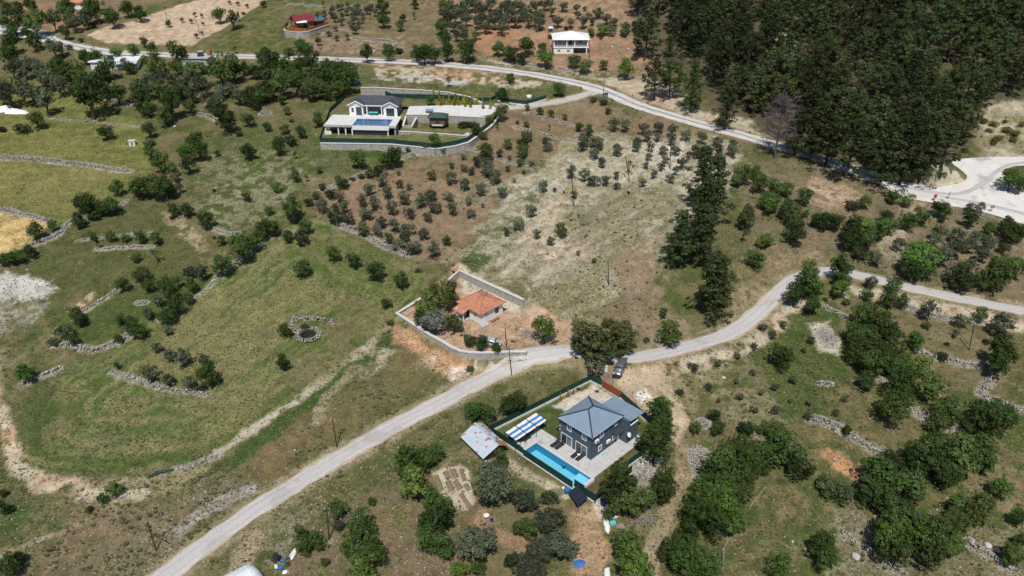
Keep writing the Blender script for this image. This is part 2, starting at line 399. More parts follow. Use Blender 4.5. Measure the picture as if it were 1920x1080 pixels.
def glass_mat(name, c=(.03, .045, .055), rough=.06):
    m, nt, b = _mt(name); b.inputs['Base Color'].default_value = (*c, 1); b.inputs['Roughness'].default_value = rough; b.inputs['Specular IOR Level'].default_value = .8
    return m
def water_mat(name, tint):
    m, nt, b = _mt(name); N = nt.nodes; L = nt.links; N.remove(b)
    tr = N.new('ShaderNodeBsdfTransparent'); tr.inputs[0].default_value = (*tint, 1)
    gl = N.new('ShaderNodeBsdfGlossy'); gl.inputs['Roughness'].default_value = .08
    fr = N.new('ShaderNodeFresnel'); fr.inputs[0].default_value = 1.33
    nz = N.new('ShaderNodeTexNoise'); nz.inputs['Scale'].default_value = 3.5; nz.inputs['Detail'].default_value = 3
    tc = N.new('ShaderNodeTexCoord'); L.new(tc.outputs['Object'], nz.inputs['Vector'])
    bp = N.new('ShaderNodeBump'); bp.inputs['Strength'].default_value = .12; bp.inputs['Distance'].default_value = .05
    L.new(nz.outputs[0], bp.inputs['Height']); L.new(bp.outputs[0], fr.inputs['Normal']); L.new(bp.outputs[0], gl.inputs['Normal'])
    mx = N.new('ShaderNodeMixShader'); L.new(fr.outputs[0], mx.inputs[0]); L.new(tr.outputs[0], mx.inputs[1]); L.new(gl.outputs[0], mx.inputs[2])
    L.new(mx.outputs[0], N['Material Output'].inputs[0])
    return m

M = {}
M['white'] = pm('white_render', (.74,.73,.70), (.80,.79,.77), 1.2, .75, dirt=((.55,.52,.46), 1.5, .62))
M['white_clean'] = pm('white_paint', (.78,.78,.77), (.82,.82,.81), 2, .5)
M['white_frame'] = pm('white_window_frame', (.80,.80,.80), (.84,.84,.84), 4, .4)
M['slate'] = pm('slate_blue_render', (.066,.096,.122), (.080,.112,.140), 1.3, .85, bump=.15, bscale=14, dirt=((.09,.11,.125), 1.2, .6))
M['metalroof'] = pm('grey_blue_metal_roof', (.20,.265,.335), (.235,.305,.38), .7, .42, .0, dirt=((.22,.26,.30), 1.1, .6), stretch=(1, 1, 1))
M['ridge'] = pm('dark_ridge_metal', (.045,.058,.075), (.06,.075,.095), 2, .45, .2)
M['glass'] = glass_mat('dark_window_glass')
M['curtain'] = glass_mat('curtained_glass', (.16,.18,.19), .15)
M['patio'] = None
M['lawn'] = None
M['green_fence'] = pm('dark_green_fence_cloth', (.008,.040,.030), (.012,.055,.040), 2.5, .7)
M['green_post'] = pm('green_steel_post', (.006,.03,.022), None, 4, .5)
M['fence_wall'] = pm('pale_concrete_plinth', (.58,.58,.54), (.68,.68,.64), 1.2, .85, dirt=((.45,.40,.33), .9, .56))
M['gate'] = pm('red_brown_gate_boards', (.20,.055,.022), (.28,.082,.034), 3, .55, stretch=(1, 1, 6))
M['dark_steel'] = pm('dark_steel', (.03,.032,.036), None, 5, .45, .4)
M['blue_cloth'] = pm('blue_awning_cloth', (.045,.17,.50), (.06,.21,.58), 2, .8)
M['cream_cloth'] = pm('cream_awning_cloth', (.74,.70,.62), (.80,.77,.70), 2, .85, dirt=((.62,.52,.38), 1.0, .6))
M['dark_wicker'] = pm('dark_wicker', (.022,.02,.022), (.04,.036,.038), 20, .7)
M['tin'] = pm('weathered_tin_sheet', (.50,.55,.60), (.60,.65,.70), .9, .5, .2, dirt=((.36,.15,.10), .85, .55))
M['rust'] = pm('rusty_iron', (.25,.10,.055), (.40,.22,.14), 2.2, .8, .1)
M['wood'] = pm('weathered_wood', (.13,.085,.05), (.22,.15,.095), 5, .8, bump=.3, stretch=(1, 1, .2))
M['wood_dark'] = pm('dark_wood', (.035,.022,.015), (.06,.04,.028), 5, .75, stretch=(1, 1, .2))
M['log'] = pm('orange_brown_log', (.22,.075,.025), (.33,.125,.045), 3, .65)
M['terracotta'] = pm('terracotta_tile', (.43,.175,.10), (.54,.26,.165), 2.4, .75, bump=.3, bscale=9, dirt=((.36,.15,.085), .9, .58))
M['tile_ridge'] = pm('terracotta_ridge', (.34,.115,.055), (.46,.17,.09), 3, .75)
M['darkred_roof'] = pm('dark_red_roof', (.17,.028,.035), (.22,.04,.045), 1.4, .55)
M['grey_roof'] = pm('charcoal_shingle', (.055,.055,.065), (.085,.085,.098), 1.8, .8, bump=.2)
M['whiteroof'] = pm('white_sheet_roof', (.78,.79,.80), (.83,.84,.85), .8, .5)
M['concrete'] = pm('concrete', (.40,.39,.37), (.50,.49,.46), 1.4, .9, bump=.2, dirt=((.30,.28,.25), 1.2, .58))
M['greywall'] = pm('grey_render', (.25,.25,.29), (.30,.30,.34), 1.5, .85)
M['stonewall'] = stone_mat('pale_rubble_masonry', (.38,.36,.325), (.52,.50,.455), (.23,.21,.185), 2.4)
M['stonewall2'] = stone_mat('grey_pink_rubble_masonry', (.36,.33,.31), (.50,.46,.43), (.24,.22,.20), 1.7)
M['cap'] = pm('pale_coping', (.54,.52,.485), (.62,.60,.565), 2, .85)
M['rock'] = pm('limestone_rock', (.27,.25,.22), (.46,.43,.385), 1.3, .95, bump=.5, bscale=5, dirt=((.22,.20,.17), 1.7, .56))
M['rock_white'] = pm('bright_limestone', (.42,.40,.36), (.56,.54,.50), 1.3, .95, bump=.4, bscale=5)
M['pole'] = pm('creosoted_pole', (.045,.03,.022), (.075,.05,.036), 4, .9, stretch=(1, 1, .15))
M['cable'] = pm('black_cable', (.06,.06,.062), None, 3, .6)
M['panel'] = pm('solar_panel', (.018,.024,.040), (.026,.034,.055), 6, .18, spec=.6)
M['barrel'] = pm('dark_blue_plastic', (.010,.012,.10), (.014,.018,.14), 3, .4)
M['blueplastic'] = pm('blue_plastic', (.03,.14,.36), (.05,.19,.46), 3, .5)
M['turq'] = pm('turquoise_plastic', (.10,.52,.55), (.14,.60,.62), 3, .5)
M['bluetarp'] = pm('blue_tarpaulin', (.03,.12,.34), (.05,.18,.46), 2.2, .5)
M['whitesheet'] = pm('white_plastic_sheet', (.68,.70,.70), (.78,.80,.80), 2, .4)
M['greenroof'] = pm('dark_green_shingle', (.035,.075,.06), (.05,.10,.078), 2.5, .7)
M['brownwall'] = pm('brown_timber_wall', (.10,.065,.05), (.15,.10,.075), 3, .8)
M['poolfloor'] = pm('pool_tile_light', (.20,.54,.65), (.25,.60,.70), 1.1, .4, coord='Object')
M['poolwall'] = pm('pool_tile_dark', (.035,.25,.42), (.045,.29,.48), 2, .4)
M['poolshelf'] = pm('pool_tile_pale', (.30,.62,.76), (.36,.68,.82), 2, .4)
M['poolfloor2'] = pm('villa_pool_tile', (.10,.22,.52), (.13,.27,.60), 1.1, .4)
M['water'] = water_mat('pool_water', (.80,.95,.98))
M['silver'] = pm('silver_car_paint', (.30,.31,.32), (.33,.34,.35), 1, .28, .7)
M['carwhite'] = pm('pale_car_paint', (.55,.57,.59), (.58,.60,.62), 1, .3, .3)
M['tyre'] = pm('tyre_rubber', (.02,.02,.02), None, 8, .9)
M['rim'] = pm('alloy_rim', (.35,.35,.36), None, 8, .35, .8)
M['lamp'] = pm('headlamp_lens', (.65,.67,.70), None, 6, .15)
M['redlamp'] = pm('red_lens', (.35,.02,.02), None, 6, .25)
M['reds'] = pm('red_sign_paint', (.45,.03,.025), (.5,.05,.04), 3, .5)
M['greysteel'] = pm('galvanised_steel', (.32,.33,.34), (.40,.41,.42), 3, .45, .6)
M['deadwood'] = pm('bleached_branches', (.26,.22,.19), (.40,.35,.31), 4, .9)
M['bark'] = pm('bark', (.060,.045,.034), (.11,.085,.065), 6, .95, bump=.6, stretch=(1, 1, .3))
M['pinebark'] = pm('pine_bark', (.045,.032,.026), (.085,.06,.048), 6, .95, bump=.6, stretch=(1, 1, .3))
M['deadbark'] = pm('dead_pine_wood', (.105,.085,.092), (.16,.13,.135), 5, .95)

def leaf_mat(name, c, var=.75, trans=.34, hue=.022):
    m, nt, b = _mt(name); N = nt.nodes; L = nt.links
    at = N.new('ShaderNodeAttribute'); at.attribute_name = 'tint'
    oi = N.new('ShaderNodeObjectInfo')
    hs = N.new('ShaderNodeHueSaturation'); hs.inputs['Color'].default_value = (*c, 1)
    mr = N.new('ShaderNodeMapRange'); mr.inputs[3].default_value = .5-hue; mr.inputs[4].default_value = .5+hue; L.new(oi.outputs['Random'], mr.inputs[0]); L.new(mr.outputs[0], hs.inputs['Hue'])
    m1 = N.new('ShaderNodeMath'); m1.operation = 'MULTIPLY'; m1.inputs[1].default_value = 7.13; L.new(oi.outputs['Random'], m1.inputs[0])
    m2 = N.new('ShaderNodeMath'); m2.operation = 'FRACT'; L.new(m1.outputs[0], m2.inputs[0])
    mv = N.new('ShaderNodeMapRange'); mv.inputs[3].default_value = 1-var*.6; mv.inputs[4].default_value = 1+var*.6; L.new(m2.outputs[0], mv.inputs[0])
    sc = N.new('ShaderNodeSeparateColor'); L.new(at.outputs['Color'], sc.inputs[0])
    mm = N.new('ShaderNodeMath'); mm.operation = 'MULTIPLY'; L.new(mv.outputs[0], mm.inputs[0]); L.new(sc.outputs[0], mm.inputs[1])
    L.new(mm.outputs[0], hs.inputs['Value'])
    ms = N.new('ShaderNodeMapRange'); ms.inputs[3].default_value = .8; ms.inputs[4].default_value = 1.12; L.new(sc.outputs[1], ms.inputs[0]); L.new(ms.outputs[0], hs.inputs['Saturation'])
    df = N.new('ShaderNodeBsdfDiffuse'); tr = N.new('ShaderNodeBsdfTranslucent'); L.new(hs.outputs[0], df.inputs[0]); L.new(hs.outputs[0], tr.inputs[0])
    gl = N.new('ShaderNodeBsdfGlossy'); gl.inputs['Roughness'].default_value = .5; gl.inputs[0].default_value = (.9, .95, 1, 1)
    mx = N.new('ShaderNodeMixShader'); mx.inputs[0].default_value = trans; L.new(df.outputs[0], mx.inputs[1]); L.new(tr.outputs[0], mx.inputs[2])
    mg = N.new('ShaderNodeMixShader'); mg.inputs[0].default_value = .012; L.new(mx.outputs[0], mg.inputs[1]); L.new(gl.outputs[0], mg.inputs[2])
    N.remove(b); L.new(mg.outputs[0], N['Material Output'].inputs[0])
    return m
LEAF = {'O': leaf_mat('olive_foliage', (.120,.140,.078)), 'D': leaf_mat('dark_foliage', (.070,.116,.024)), 'M': leaf_mat('mid_foliage', (.098,.142,.036)),
        'B': leaf_mat('bright_foliage', (.120,.190,.034)), 'P': leaf_mat('pine_needles', (.056,.080,.023), .8, .25), 'PT': leaf_mat('tall_pine_needles', (.052,.074,.022), .3, .2), 'PB': leaf_mat('road_pine_needles', (.092,.112,.036), .4, .2), 'S': leaf_mat('shrub_foliage', (.066,.088,.034)),
        'Y': leaf_mat('thin_foliage', (.085,.115,.040)), 'C': leaf_mat('golden_cypress', (.34,.30,.030)), 'G': leaf_mat('yellowish_scrub', (.15,.135,.035)),
        'W': leaf_mat('silver_foliage', (.20,.235,.185), .1), 'X': leaf_mat('dead_twigs', (.16,.13,.135), .1, 0)}
# ---------------------------------------------------------------- the ground sheet
C_GREEN=(.088,.104,.036); C_LUSH=(.058,.090,.026); C_DRY=(.235,.200,.115); C_OLB=(.150,.128,.070); C_BROWN=(.205,.150,.100)
C_RED=(.350,.200,.120); C_PALE=(.400,.350,.275); C_WHITE=(.54,.50,.45); C_GOLD=(.370,.270,.125); C_GREY=(.34,.33,.30); C_TAN=(.385,.300,.220); C_DARK=(.085,.088,.042)

_u = np.concatenate([[-5,-3,-2,-1.5,-1.2,-1.06], np.linspace(-1, 1, 861), [1.06,1.2,1.5,2,3,5]])
_rows = [-400,-250,-150,-90,-40,0,30,50,62]
_y = 70.0
while _y < 352: _rows.append(_y); _y += .0030*_y
while _y < 1700: _rows.append(_y); _y *= 1.025
_v = np.array(_rows)
def _ww(y): return np.where(y > 62, .6*y+36, 73.2)
TX = _u[None, :]*_ww(_v)[:, None]; TY = np.repeat(_v[:, None], len(_u), 1)
TZ = hsample(TX.ravel(), TY.ravel()).reshape(TX.shape)
X, Y = TX.ravel(), TY.ravel()
NA = fbm(X/5.0, Y/5.0, 4); NB = fbm(X/5.0+40, Y/5.0-31, 4); NC = fbm(X/1.6+7, Y/1.6+3, 3); ND = fbm(X/22-4, Y/22+8, 4); NE = fbm(X/.7, Y/.7, 2)
colr = np.zeros((len(X), 3)); ston = np.full(len(X), .10)
def _mix(a, b, t): return np.asarray(a)[None, :]*(1-t[:, None])+np.asarray(b)[None, :]*t[:, None]
def con(n, lo=.38, hi=.62): return sstep(lo, hi, n)
colr[:] = _mix(C_OLB, C_GREEN, con(.5*NA+.5*ND))
colr[:] += (_mix(C_BROWN, C_OLB, con(NB))-colr)*(con(ND, .45, .7)*.5)[:, None]
PATCHY = .6*NC+.4*NA

def _apply(idx, m, cA, cB, nz, stone):
    c = _mix(cA, cB, nz)
    colr[idx] += (c-colr[idx])*m[:, None]
    if stone is not None: ston[idx] += (stone-ston[idx])*m
def _nz(idx, streak, sd=None):
    if streak == 'ring': return con(.62*fbm((sd+3*ND[idx])/1.5, (X[idx]+Y[idx]*.6)/22, 4, 2.3, .65)+.38*NA[idx], .40, .60)
    if streak is None: return con(.35*NA[idx]+.35*NC[idx]+.3*ND[idx])
    a, ln, wd = streak; a = math.radians(a)
    p = X[idx]*math.cos(a)+Y[idx]*math.sin(a); q = -X[idx]*math.sin(a)+Y[idx]*math.cos(a)
    return con(.5*fbm(p/ln, (q+3.5*NA[idx])/wd, 4)+.3*ND[idx]+.2*NC[idx], .34, .66)
def area(pxs, cA, cB, feather=1.5, warp=3.0, op=1.0, patch=None, stone=None, streak=None, ground=None):
    poly = np.array([P(*a)[:2] for a in pxs]) if ground is None else np.array(ground)
    mg = feather+warp+1
    idx = np.where((X > poly[:, 0].min()-mg) & (X < poly[:, 0].max()+mg) & (Y > poly[:, 1].min()-mg) & (Y < poly[:, 1].max()+mg))[0]
    sd = poly_sd(poly, X[idx]+warp*2*(NA[idx]-.5)+warp*.8*(NC[idx]-.5), Y[idx]+warp*2*(NB[idx]-.5)+warp*.8*(NE[idx]-.5))
    m = (1-sstep(-feather/2, feather/2, sd))*op
    if patch is not None: m = m*sstep(patch-.07, patch+.07, PATCHY[idx])
    if streak == 'ring' and patch is not None: m = m*sstep(.5, .62, fbm((sd+2*ND[idx])/1.5, (X[idx]-Y[idx])/17, 4, 2.3, .6))
    _apply(idx, m, cA, cB, _nz(idx, streak, sd), stone)
def strip(pxs, width, cA, cB, feather=1.0, warp=1.2, op=1.0, patch=None, stone=None, ground=None):
    pl = smooth_pl([P(*a)[:2] for a in pxs], 2.5) if ground is None else np.array(ground)
    mg = width+feather+warp+1
    idx = np.where((X > pl[:, 0].min()-mg) & (X < pl[:, 0].max()+mg) & (Y > pl[:, 1].min()-mg) & (Y < pl[:, 1].max()+mg))[0]
    d, _ = line_d(pl[:, :2], X[idx]+warp*2*(NA[idx]-.5), Y[idx]+warp*2*(NB[idx]-.5))
    m = (1-sstep(width/2-feather/2, width/2+feather/2, d+warp*(NC[idx]-.5)))*op
    if patch is not None: m = m*sstep(patch-.07, patch+.07, PATCHY[idx])
    _apply(idx, m, cA, cB, _nz(idx, None), stone)

# background, top
area([(-60,-30),(170,-30),(330,-10),(165,60),(60,62),(-60,40)], C_BROWN, C_OLB, 4, 5)
area([(0,20),(80,10),(160,40),(120,60),(40,50)], C_RED, C_BROWN, 3, 4, .8, .45)
area([(330,-12),(560,-20),(640,20),(600,60),(540,85),(500,98),(370,95),(440,42)], C_GREEN, C_OLB, 3, 4)
area([(162,66),(200,50),(262,36),(330,12),(400,-8),(520,-12),(440,40),(400,62),(362,86),(300,84),(250,82),(200,80)], (.37,.285,.205), (.42,.33,.245), 1.2, 1.2, stone=.05, streak=(20,14,1.2))
area([(600,12),(840,-10),(1010,5),(1000,60),(930,110),(560,96),(600,60)], C_OLB, C_BROWN, 4, 5, stone=.35)
area([(820,-20),(1200,-20),(1190,60),(1000,60),(900,62),(830,30)], C_BROWN, (.27,.19,.125), 4, 5, stone=.2)
area([(930,50),(1000,58),(1000,110),(900,100),(880,60)], C_RED, C_BROWN, 3, 4, .9)
area([(560,80),(620,72),(760,70),(760,95),(600,100)], C_WHITE, C_BROWN, 2, 4, .7, .52, .8)
area([(960,112),(980,60),(1110,58),(1210,66),(1270,118),(1215,148),(1130,134),(1050,128)], (.33,.215,.145), C_BROWN, 3, 3, stone=.3)
area([(880,106),(960,112),(1090,128),(1200,146),(1180,156),(960,126)], C_PALE, C_OLB, 2, 2, .8, .46, .5)
area([(665,128),(740,122),(960,138),(1085,168),(1040,186),(940,186),(800,160),(700,168)], C_OLB, C_GREEN, 2, 3, stone=.3)
area([(690,120),(860,128),(960,142),(1040,160),(960,168),(840,150),(720,148)], C_RED, C_PALE, 1.5, 3, .85, .44, .6)
area([(700,146),(790,140),(880,152),(880,158),(760,156)], C_WHITE, C_GREY, 1.5, 2, .8, .45, .9)
area([(670,158),(760,154),(900,166),(1000,178),(990,186),(840,172),(700,166)], C_GREEN, C_OLB, 1.5, 2)
area([(1120,150),(1215,140),(1300,190),(1230,205),(1180,180)], C_PALE, (.36,.28,.20), 2, 2.5, .95, stone=.4)
area([(1200,190),(1300,205),(1420,232),(1470,262),(1330,240),(1220,210)], C_PALE, C_TAN, 1.5, 2.5, .9, stone=.5)
# forest floor
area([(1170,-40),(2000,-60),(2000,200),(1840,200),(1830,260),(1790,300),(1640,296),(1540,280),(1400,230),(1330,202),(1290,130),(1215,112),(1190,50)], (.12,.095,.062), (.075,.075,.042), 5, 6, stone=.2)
area([(1440,60),(1490,70),(1500,110),(1470,140),(1450,100)], C_TAN, C_PALE, 3, 4, .8, .42, .4)
area([(1830,196),(1990,190),(1990,300),(1840,300),(1830,240)], C_PALE, (.20,.17,.10), 3, 3, .95, stone=.5)
area([(1690,345),(1700,322),(1750,312),(1790,318),(1808,340),(1790,354),(1740,352)], (.38,.34,.25), (.44,.40,.31), 1.2, 1.2, stone=.4)
# left meadows
area([(-40,150),(130,170),(200,195),(290,240),(285,300),(245,372),(130,425),(60,405),(-40,385)], (.132,.140,.050), (.180,.168,.066), 3, 4, stone=.05, streak=(5,16,2.5))
area([(-40,300),(240,320),(180,400),(-40,380)], (.225,.192,.085), (.150,.142,.058), 4, 4, .75, None, .05)
area([(-30,392),(40,402),(95,420),(62,448),(40,470),(-30,486)], C_GOLD, (.43,.325,.165), 1.2, 1.4, stone=.05)
area([(20,500),(60,445),(170,392),(300,368),(325,400),(392,470),(400,520),(300,545),(180,552),(100,545)], (.108,.106,.048), (.074,.094,.033), 2.5, 3.5, stone=.12)
area([(300,400),(340,395),(400,470),(400,500),(330,440)], C_TAN, C_OLB, 2, 2.5, .8, .5, .3)
area([(-40,505),(30,512),(75,525),(120,545),(70,565),(20,575),(-40,590)], (.44,.42,.38), C_GREY, 1.5, 2.5, stone=.4)
area([(-40,575),(40,568),(100,565),(80,600),(50,622),(-40,648)], (.42,.405,.365), C_OLB, 2, 3.5, .9, .42, .5)
area([(340,345),(400,245),(560,225),(720,262),(705,300),(560,380),(520,425),(430,445),(370,402)], C_GREEN, (.115,.115,.058), 2.5, 4, stone=.3)
area([(350,350),(390,290),(520,280),(600,300),(520,410),(430,440),(370,400)], (.29,.27,.20), C_OLB, 3, 4, .75, .50, .55)
area([(480,225),(600,215),(720,262),(680,290),(560,270)], C_OLB, C_GREEN, 3, 3, .8)
area([(580,255),(700,262),(840,272),(790,285),(700,296),(600,280)], C_GREEN, C_LUSH, 2, 2.5)
area([(590,252),(700,260),(800,270),(860,270),(800,276),(690,270)], C_PALE, C_BROWN, 1, 1.5, .8, .42, .4)
# middle orchard and slope
area([(560,330),(680,325),(760,290),(880,262),(980,290),(985,380),(900,450),(850,500),(780,488),(690,445),(600,400)], C_OLB, C_BROWN, 2.5, 3.5, stone=.3)
area([(590,395),(640,345),(700,325),(790,330),(880,345),(920,380),(890,430),(840,460),(780,478),(690,440)], (.245,.172,.118), (.195,.150,.100), 2.5, 3.5, .9, stone=.25)
area([(850,330),(960,340),(990,400),(900,420),(840,370)], C_PALE, C_OLB, 2.5, 4, .8, .47, .6)
area([(900,205),(1100,182),(1210,215),(1400,262),(1390,300),(1150,260),(1000,300),(880,262)], C_BROWN, C_OLB, 2.5, 3.5, stone=.35)
area([(1010,200),(1130,195),(1200,240),(1100,255),(1000,240)], (.25,.18,.12), C_OLB, 2.5, 3, .8, .45, .3)
area([(860,520),(880,450),(950,350),(1080,255),(1280,250),(1400,280),(1390,330),(1275,440),(1235,520),(1275,645),(1060,650),(985,600),(1000,540)], (.37,.325,.25), (.205,.182,.115), 5, 6, stone=.6, streak=(46,10,1.5))
area([(940,360),(1080,262),(1290,262),(1280,330),(1130,360),(1060,420),(960,440)], (.50,.46,.39), C_DRY, 3, 4, .85, .43, .7)
area([(1050,400),(1160,350),(1290,360),(1250,430),(1180,480),(1080,540),(1030,520)], (.135,.130,.062), (.255,.220,.150), 3, 4, .85, .47, .3, streak=(40,9,1.0))
area([(1000,540),(1080,520),(1170,550),(1180,610),(1060,620),(1010,590)], (.105,.105,.048), C_DRY, 2.5, 3.5, .8, .45, .2, streak=(40,8,1.2))
area([(1130,470),(1240,440),(1240,540),(1180,560)], (.30,.225,.155), C_BROWN, 3, 4, .85, .44, .5)
area([(960,380),(1060,370),(1060,440),(1120,480),(1040,500),(960,480),(940,440)], (.40,.255,.165), C_PALE, 3, 4, .8, .46, .5)
area([(900,430),(1010,330),(1040,350),(960,470),(900,510),(870,500)], (.36,.33,.26), C_GREEN, 2, 3, .85, .45, .6)
area([(855,500),(890,470),(920,480),(900,505),(875,512)], C_LUSH, C_GREEN, 1.2, 1.5)
area([(1000,560),(1080,500),(1120,520),(1090,560),(1050,590)], C_GREEN, C_DRY, 2, 3, .6, .5)
area([(1150,560),(1240,540),(1300,640),(1200,650),(1130,610)], (.24,.18,.125), (.15,.12,.07), 3, 3, .85, stone=.3)
# big field
FIELD = [(28,860),(30,800),(45,760),(110,692),(200,642),(330,572),(420,505),(520,432),(600,408),(640,430),(700,470),(780,492),(800,520),(742,602),(622,692),(482,802),(382,872),(200,892),(80,888)]
area(FIELD, (.090,.116,.038), (.180,.168,.080), 1.0, 1.2, stone=.04, streak='ring')
area(FIELD, (.245,.215,.150), (.20,.17,.11), 3, 2.5, .32, .30, streak='ring')
area([(60,760),(220,700),(420,720),(520,760),(430,830),(250,860),(80,850)], (.160,.142,.078), (.100,.108,.045), 4, 5, .6, .46, .05, streak='ring')
area([(130,640),(260,600),(340,570),(300,640),(180,690),(120,700)], (.145,.125,.070), C_GREEN, 3, 3, .8, .45)
area([(640,560),(740,560),(700,640),(560,730),(500,740),(600,650)], (.19,.145,.088), C_OLB, 3, 4, .85, .45, .15)
area([(550,440),(640,430),(760,490),(780,530),(690,560),(560,520)], (.155,.145,.062), C_GREEN, 3, 4, .7, .48)
area([(60,720),(100,690),(110,760),(70,830),(40,850),(30,800)], C_LUSH, C_DARK, 3, 3, .7)
strip([(26,840),(70,900),(140,912),(230,905),(330,885),(420,838),(520,772),(620,700),(700,640),(760,590),(800,545)], 2.0, (.42,.375,.31), C_DRY, 1.0, 1.2, .9, .34, .5)
strip([(130,915),(230,925),(300,915),(370,885)], 4, (.42,.37,.31), C_DRY, 2, 2, .85, .42, .6)
strip([(5,660),(-2,720),(8,790),(30,870),(80,905),(150,925),(220,935),(270,925)], 2.6, (.42,.285,.185), C_PALE, 1.2, 1.4, .9, .34, .4)
strip([(175,550),(130,590),(90,640),(40,670),(5,690)], 1.6, (.47,.33,.21), C_PALE, .8, .8, .8, .38)
area([(0,620),(90,600),(130,640),(40,700),(25,760),(0,760)], C_LUSH, C_OLB, 2, 3, .8)
area([(100,600),(200,555),(330,540),(400,510),(340,570),(240,620),(130,660)], (.078,.095,.034), C_GREEN, 2, 3)
# ditch and strip between field and road
area([(300,962),(380,905),(480,822),(620,712),(740,622),(850,695),(820,725),(700,792),(500,915),(400,985)], (.150,.125,.062), (.098,.100,.042), 2.5, 3, stone=.3)
area([(440,880),(560,790),(680,720),(790,700),(760,740),(600,830),(470,930)], (.205,.135,.075), C_OLB, 3, 3.5, .75, .47, .25)
strip([(330,950),(400,890),(480,830),(560,770),(640,705),(720,650),(755,612)], 3.0, C_LUSH, (.070,.095,.030), 1, 1.2, .95)
strip([(590,790),(610,745),(640,715),(700,650)], 2.4, C_PALE, C_DRY, 1.2, 1.5, .8, .42, .6)
strip([(690,700),(730,660),(800,690)], 4, C_DRY, C_PALE, 1.5, 2, .6, .46, .6)
area([(330,935),(430,880),(470,900),(400,960),(300,1010),(270,960)], (.38,.345,.29), C_OLB, 2.5, 3, .9, .42, 1.0)
area([(-40,905),(120,935),(280,950),(400,950),(290,1085),(-40,1100)], (.125,.112,.060), (.175,.135,.085), 3, 3.5, stone=.4)
area([(-40,860),(30,900),(160,960),(100,1020),(60,1100),(-40,1100)], C_LUSH, C_OLB, 3, 3, .85)
strip([(0,1045),(60,1020),(110,1000),(170,970),(230,945)], 1.2, C_PALE, C_DRY, .8, 1, .9)
area([(250,1000),(330,980),(360,990),(290,1085),(180,1085)], (.36,.32,.26), C_OLB, 2.5, 3, .85, .43, 1.0)
strip([(340,990),(400,950),(470,915)], 2.2, (.235,.20,.17), (.30,.27,.24), .8, 1, .95, None, .6)
# below the road
area([(380,1085),(470,985),(600,905),(750,820),(850,772),(960,712),(1065,690),(1000,740),(930,785),(870,830),(760,885),(640,940),(560,1020),(500,1085)], (.092,.102,.040), (.130,.118,.056), 2, 3, stone=.45)
area([(470,985),(560,935),(640,945),(560,1020),(480,1060),(440,1050)], (.33,.30,.25), C_OLB, 2.5, 3, .8, .46, .9)
strip([(440,1085),(455,1040),(480,1005)], 3, (.40,.32,.235), C_DRY, 1, 1.2, .9)
area([(560,1020),(650,940),(780,880),(800,940),(790,1000),(880,1085),(500,1085)], (.165,.125,.080), (.115,.108,.055), 2.5, 3.5, stone=.5)
area([(690,940),(780,935),(770,1000),(690,990)], (.145,.150,.040), C_OLB, 2.5, 3, .7, .46)
area([(860,835),(940,830),(960,880),(1060,915),(1000,960),(940,930),(820,880)], C_GREEN, (.19,.15,.09), 2, 2.5, .9, stone=.35)
strip([(928,850),(980,885),(1040,920),(1075,935)], 1.8, C_PALE, C_DRY, .8, 1, .85, .4, .6)
area([(808,886),(862,870),(880,880),(890,940),(875,958),(845,945),(828,925)], (.40,.345,.27), (.36,.31,.24), .6, .5, stone=.1)
area([(890,950),(935,985),(990,1015),(985,1035),(920,1020),(880,975)], (.30,.195,.13), C_BROWN, 1.5, 1.5, .95, stone=.2)
area([(1060,965),(1130,960),(1145,1000),(1140,1090),(1070,1090),(1085,1020)], (.37,.255,.165), (.30,.21,.135), 1.8, 2, .95, stone=.3)
area([(1100,930),(1135,925),(1150,970),(1120,975)], C_WHITE, C_TAN, 1, 1.2, .85, .4, .5)
area([(1180,870),(1240,850),(1250,920),(1220,950),(1190,920)], C_PALE, C_WHITE, 1.5, 2, .9, .35, 1.0)
strip([(1255,745),(1275,800),(1287,860),(1280,920),(1255,975),(1225,1030),(1215,1090)], 3.4, (.34,.265,.185), (.22,.185,.11), 1.2, 1.2, .95, None, .4)
area([(1290,830),(1345,828),(1335,870),(1310,910),(1295,900)], (.52,.46,.41), C_PALE, 1.2, 1.6, .95, None, 1.0)
area([(1300,775),(1335,778),(1340,805),(1315,812)], C_WHITE, C_PALE, 1.2, 1.5, .9, .35, .9)
# right side
area([(1210,692),(1300,672),(1500,588),(1700,590),(1960,650),(1960,1100),(1230,1100),(1290,900),(1290,800)], (.082,.100,.034), (.150,.122,.064), 3, 4, stone=.35)
area([(1420,640),(1560,560),(1600,640),(1560,760),(1480,800),(1420,740)], C_LUSH, C_GREEN, 3, 4, .85, None, .12)
area([(1290,700),(1380,660),(1420,680),(1480,800),(1440,830),(1370,790)], (.315,.275,.195), (.16,.145,.08), 2.5, 3, .85, .44, .5, streak=(-52,8,1.2))
area([(1210,690),(1290,690),(1360,790),(1340,830),(1270,780)], C_GREEN, C_OLB, 2.5, 3, .8, None, .3)
strip([(1240,690),(1330,668),(1400,640),(1460,590),(1500,560)], 5.0, (.45,.315,.215), C_PALE, 1.5, 2, .85, .38, .8)
strip([(1240,684),(1290,740),(1300,770)], 2.5, (.46,.31,.21), C_DRY, 1.2, 1.5, .7, .4, .5)
strip([(1590,545),(1680,560),(1760,578),(1850,600),(1930,615)], 4.0, (.43,.30,.215), C_PALE, 1.5, 2, .85, .40, .9)
area([(1560,560),(1700,575),(1900,640),(1900,760),(1790,740),(1620,640)], C_OLB, (.175,.135,.082), 3, 3.5, .85, None, .25)
area([(1520,615),(1560,605),(1580,640),(1575,660),(1540,660)], C_WHITE, C_PALE, 1.2, 1.6, .9, .36, 1.0)
area([(1540,838),(1570,845),(1615,880),(1600,900),(1550,875)], (.46,.275,.155), (.38,.22,.12), 1.2, 1.8, .95, None, .2)
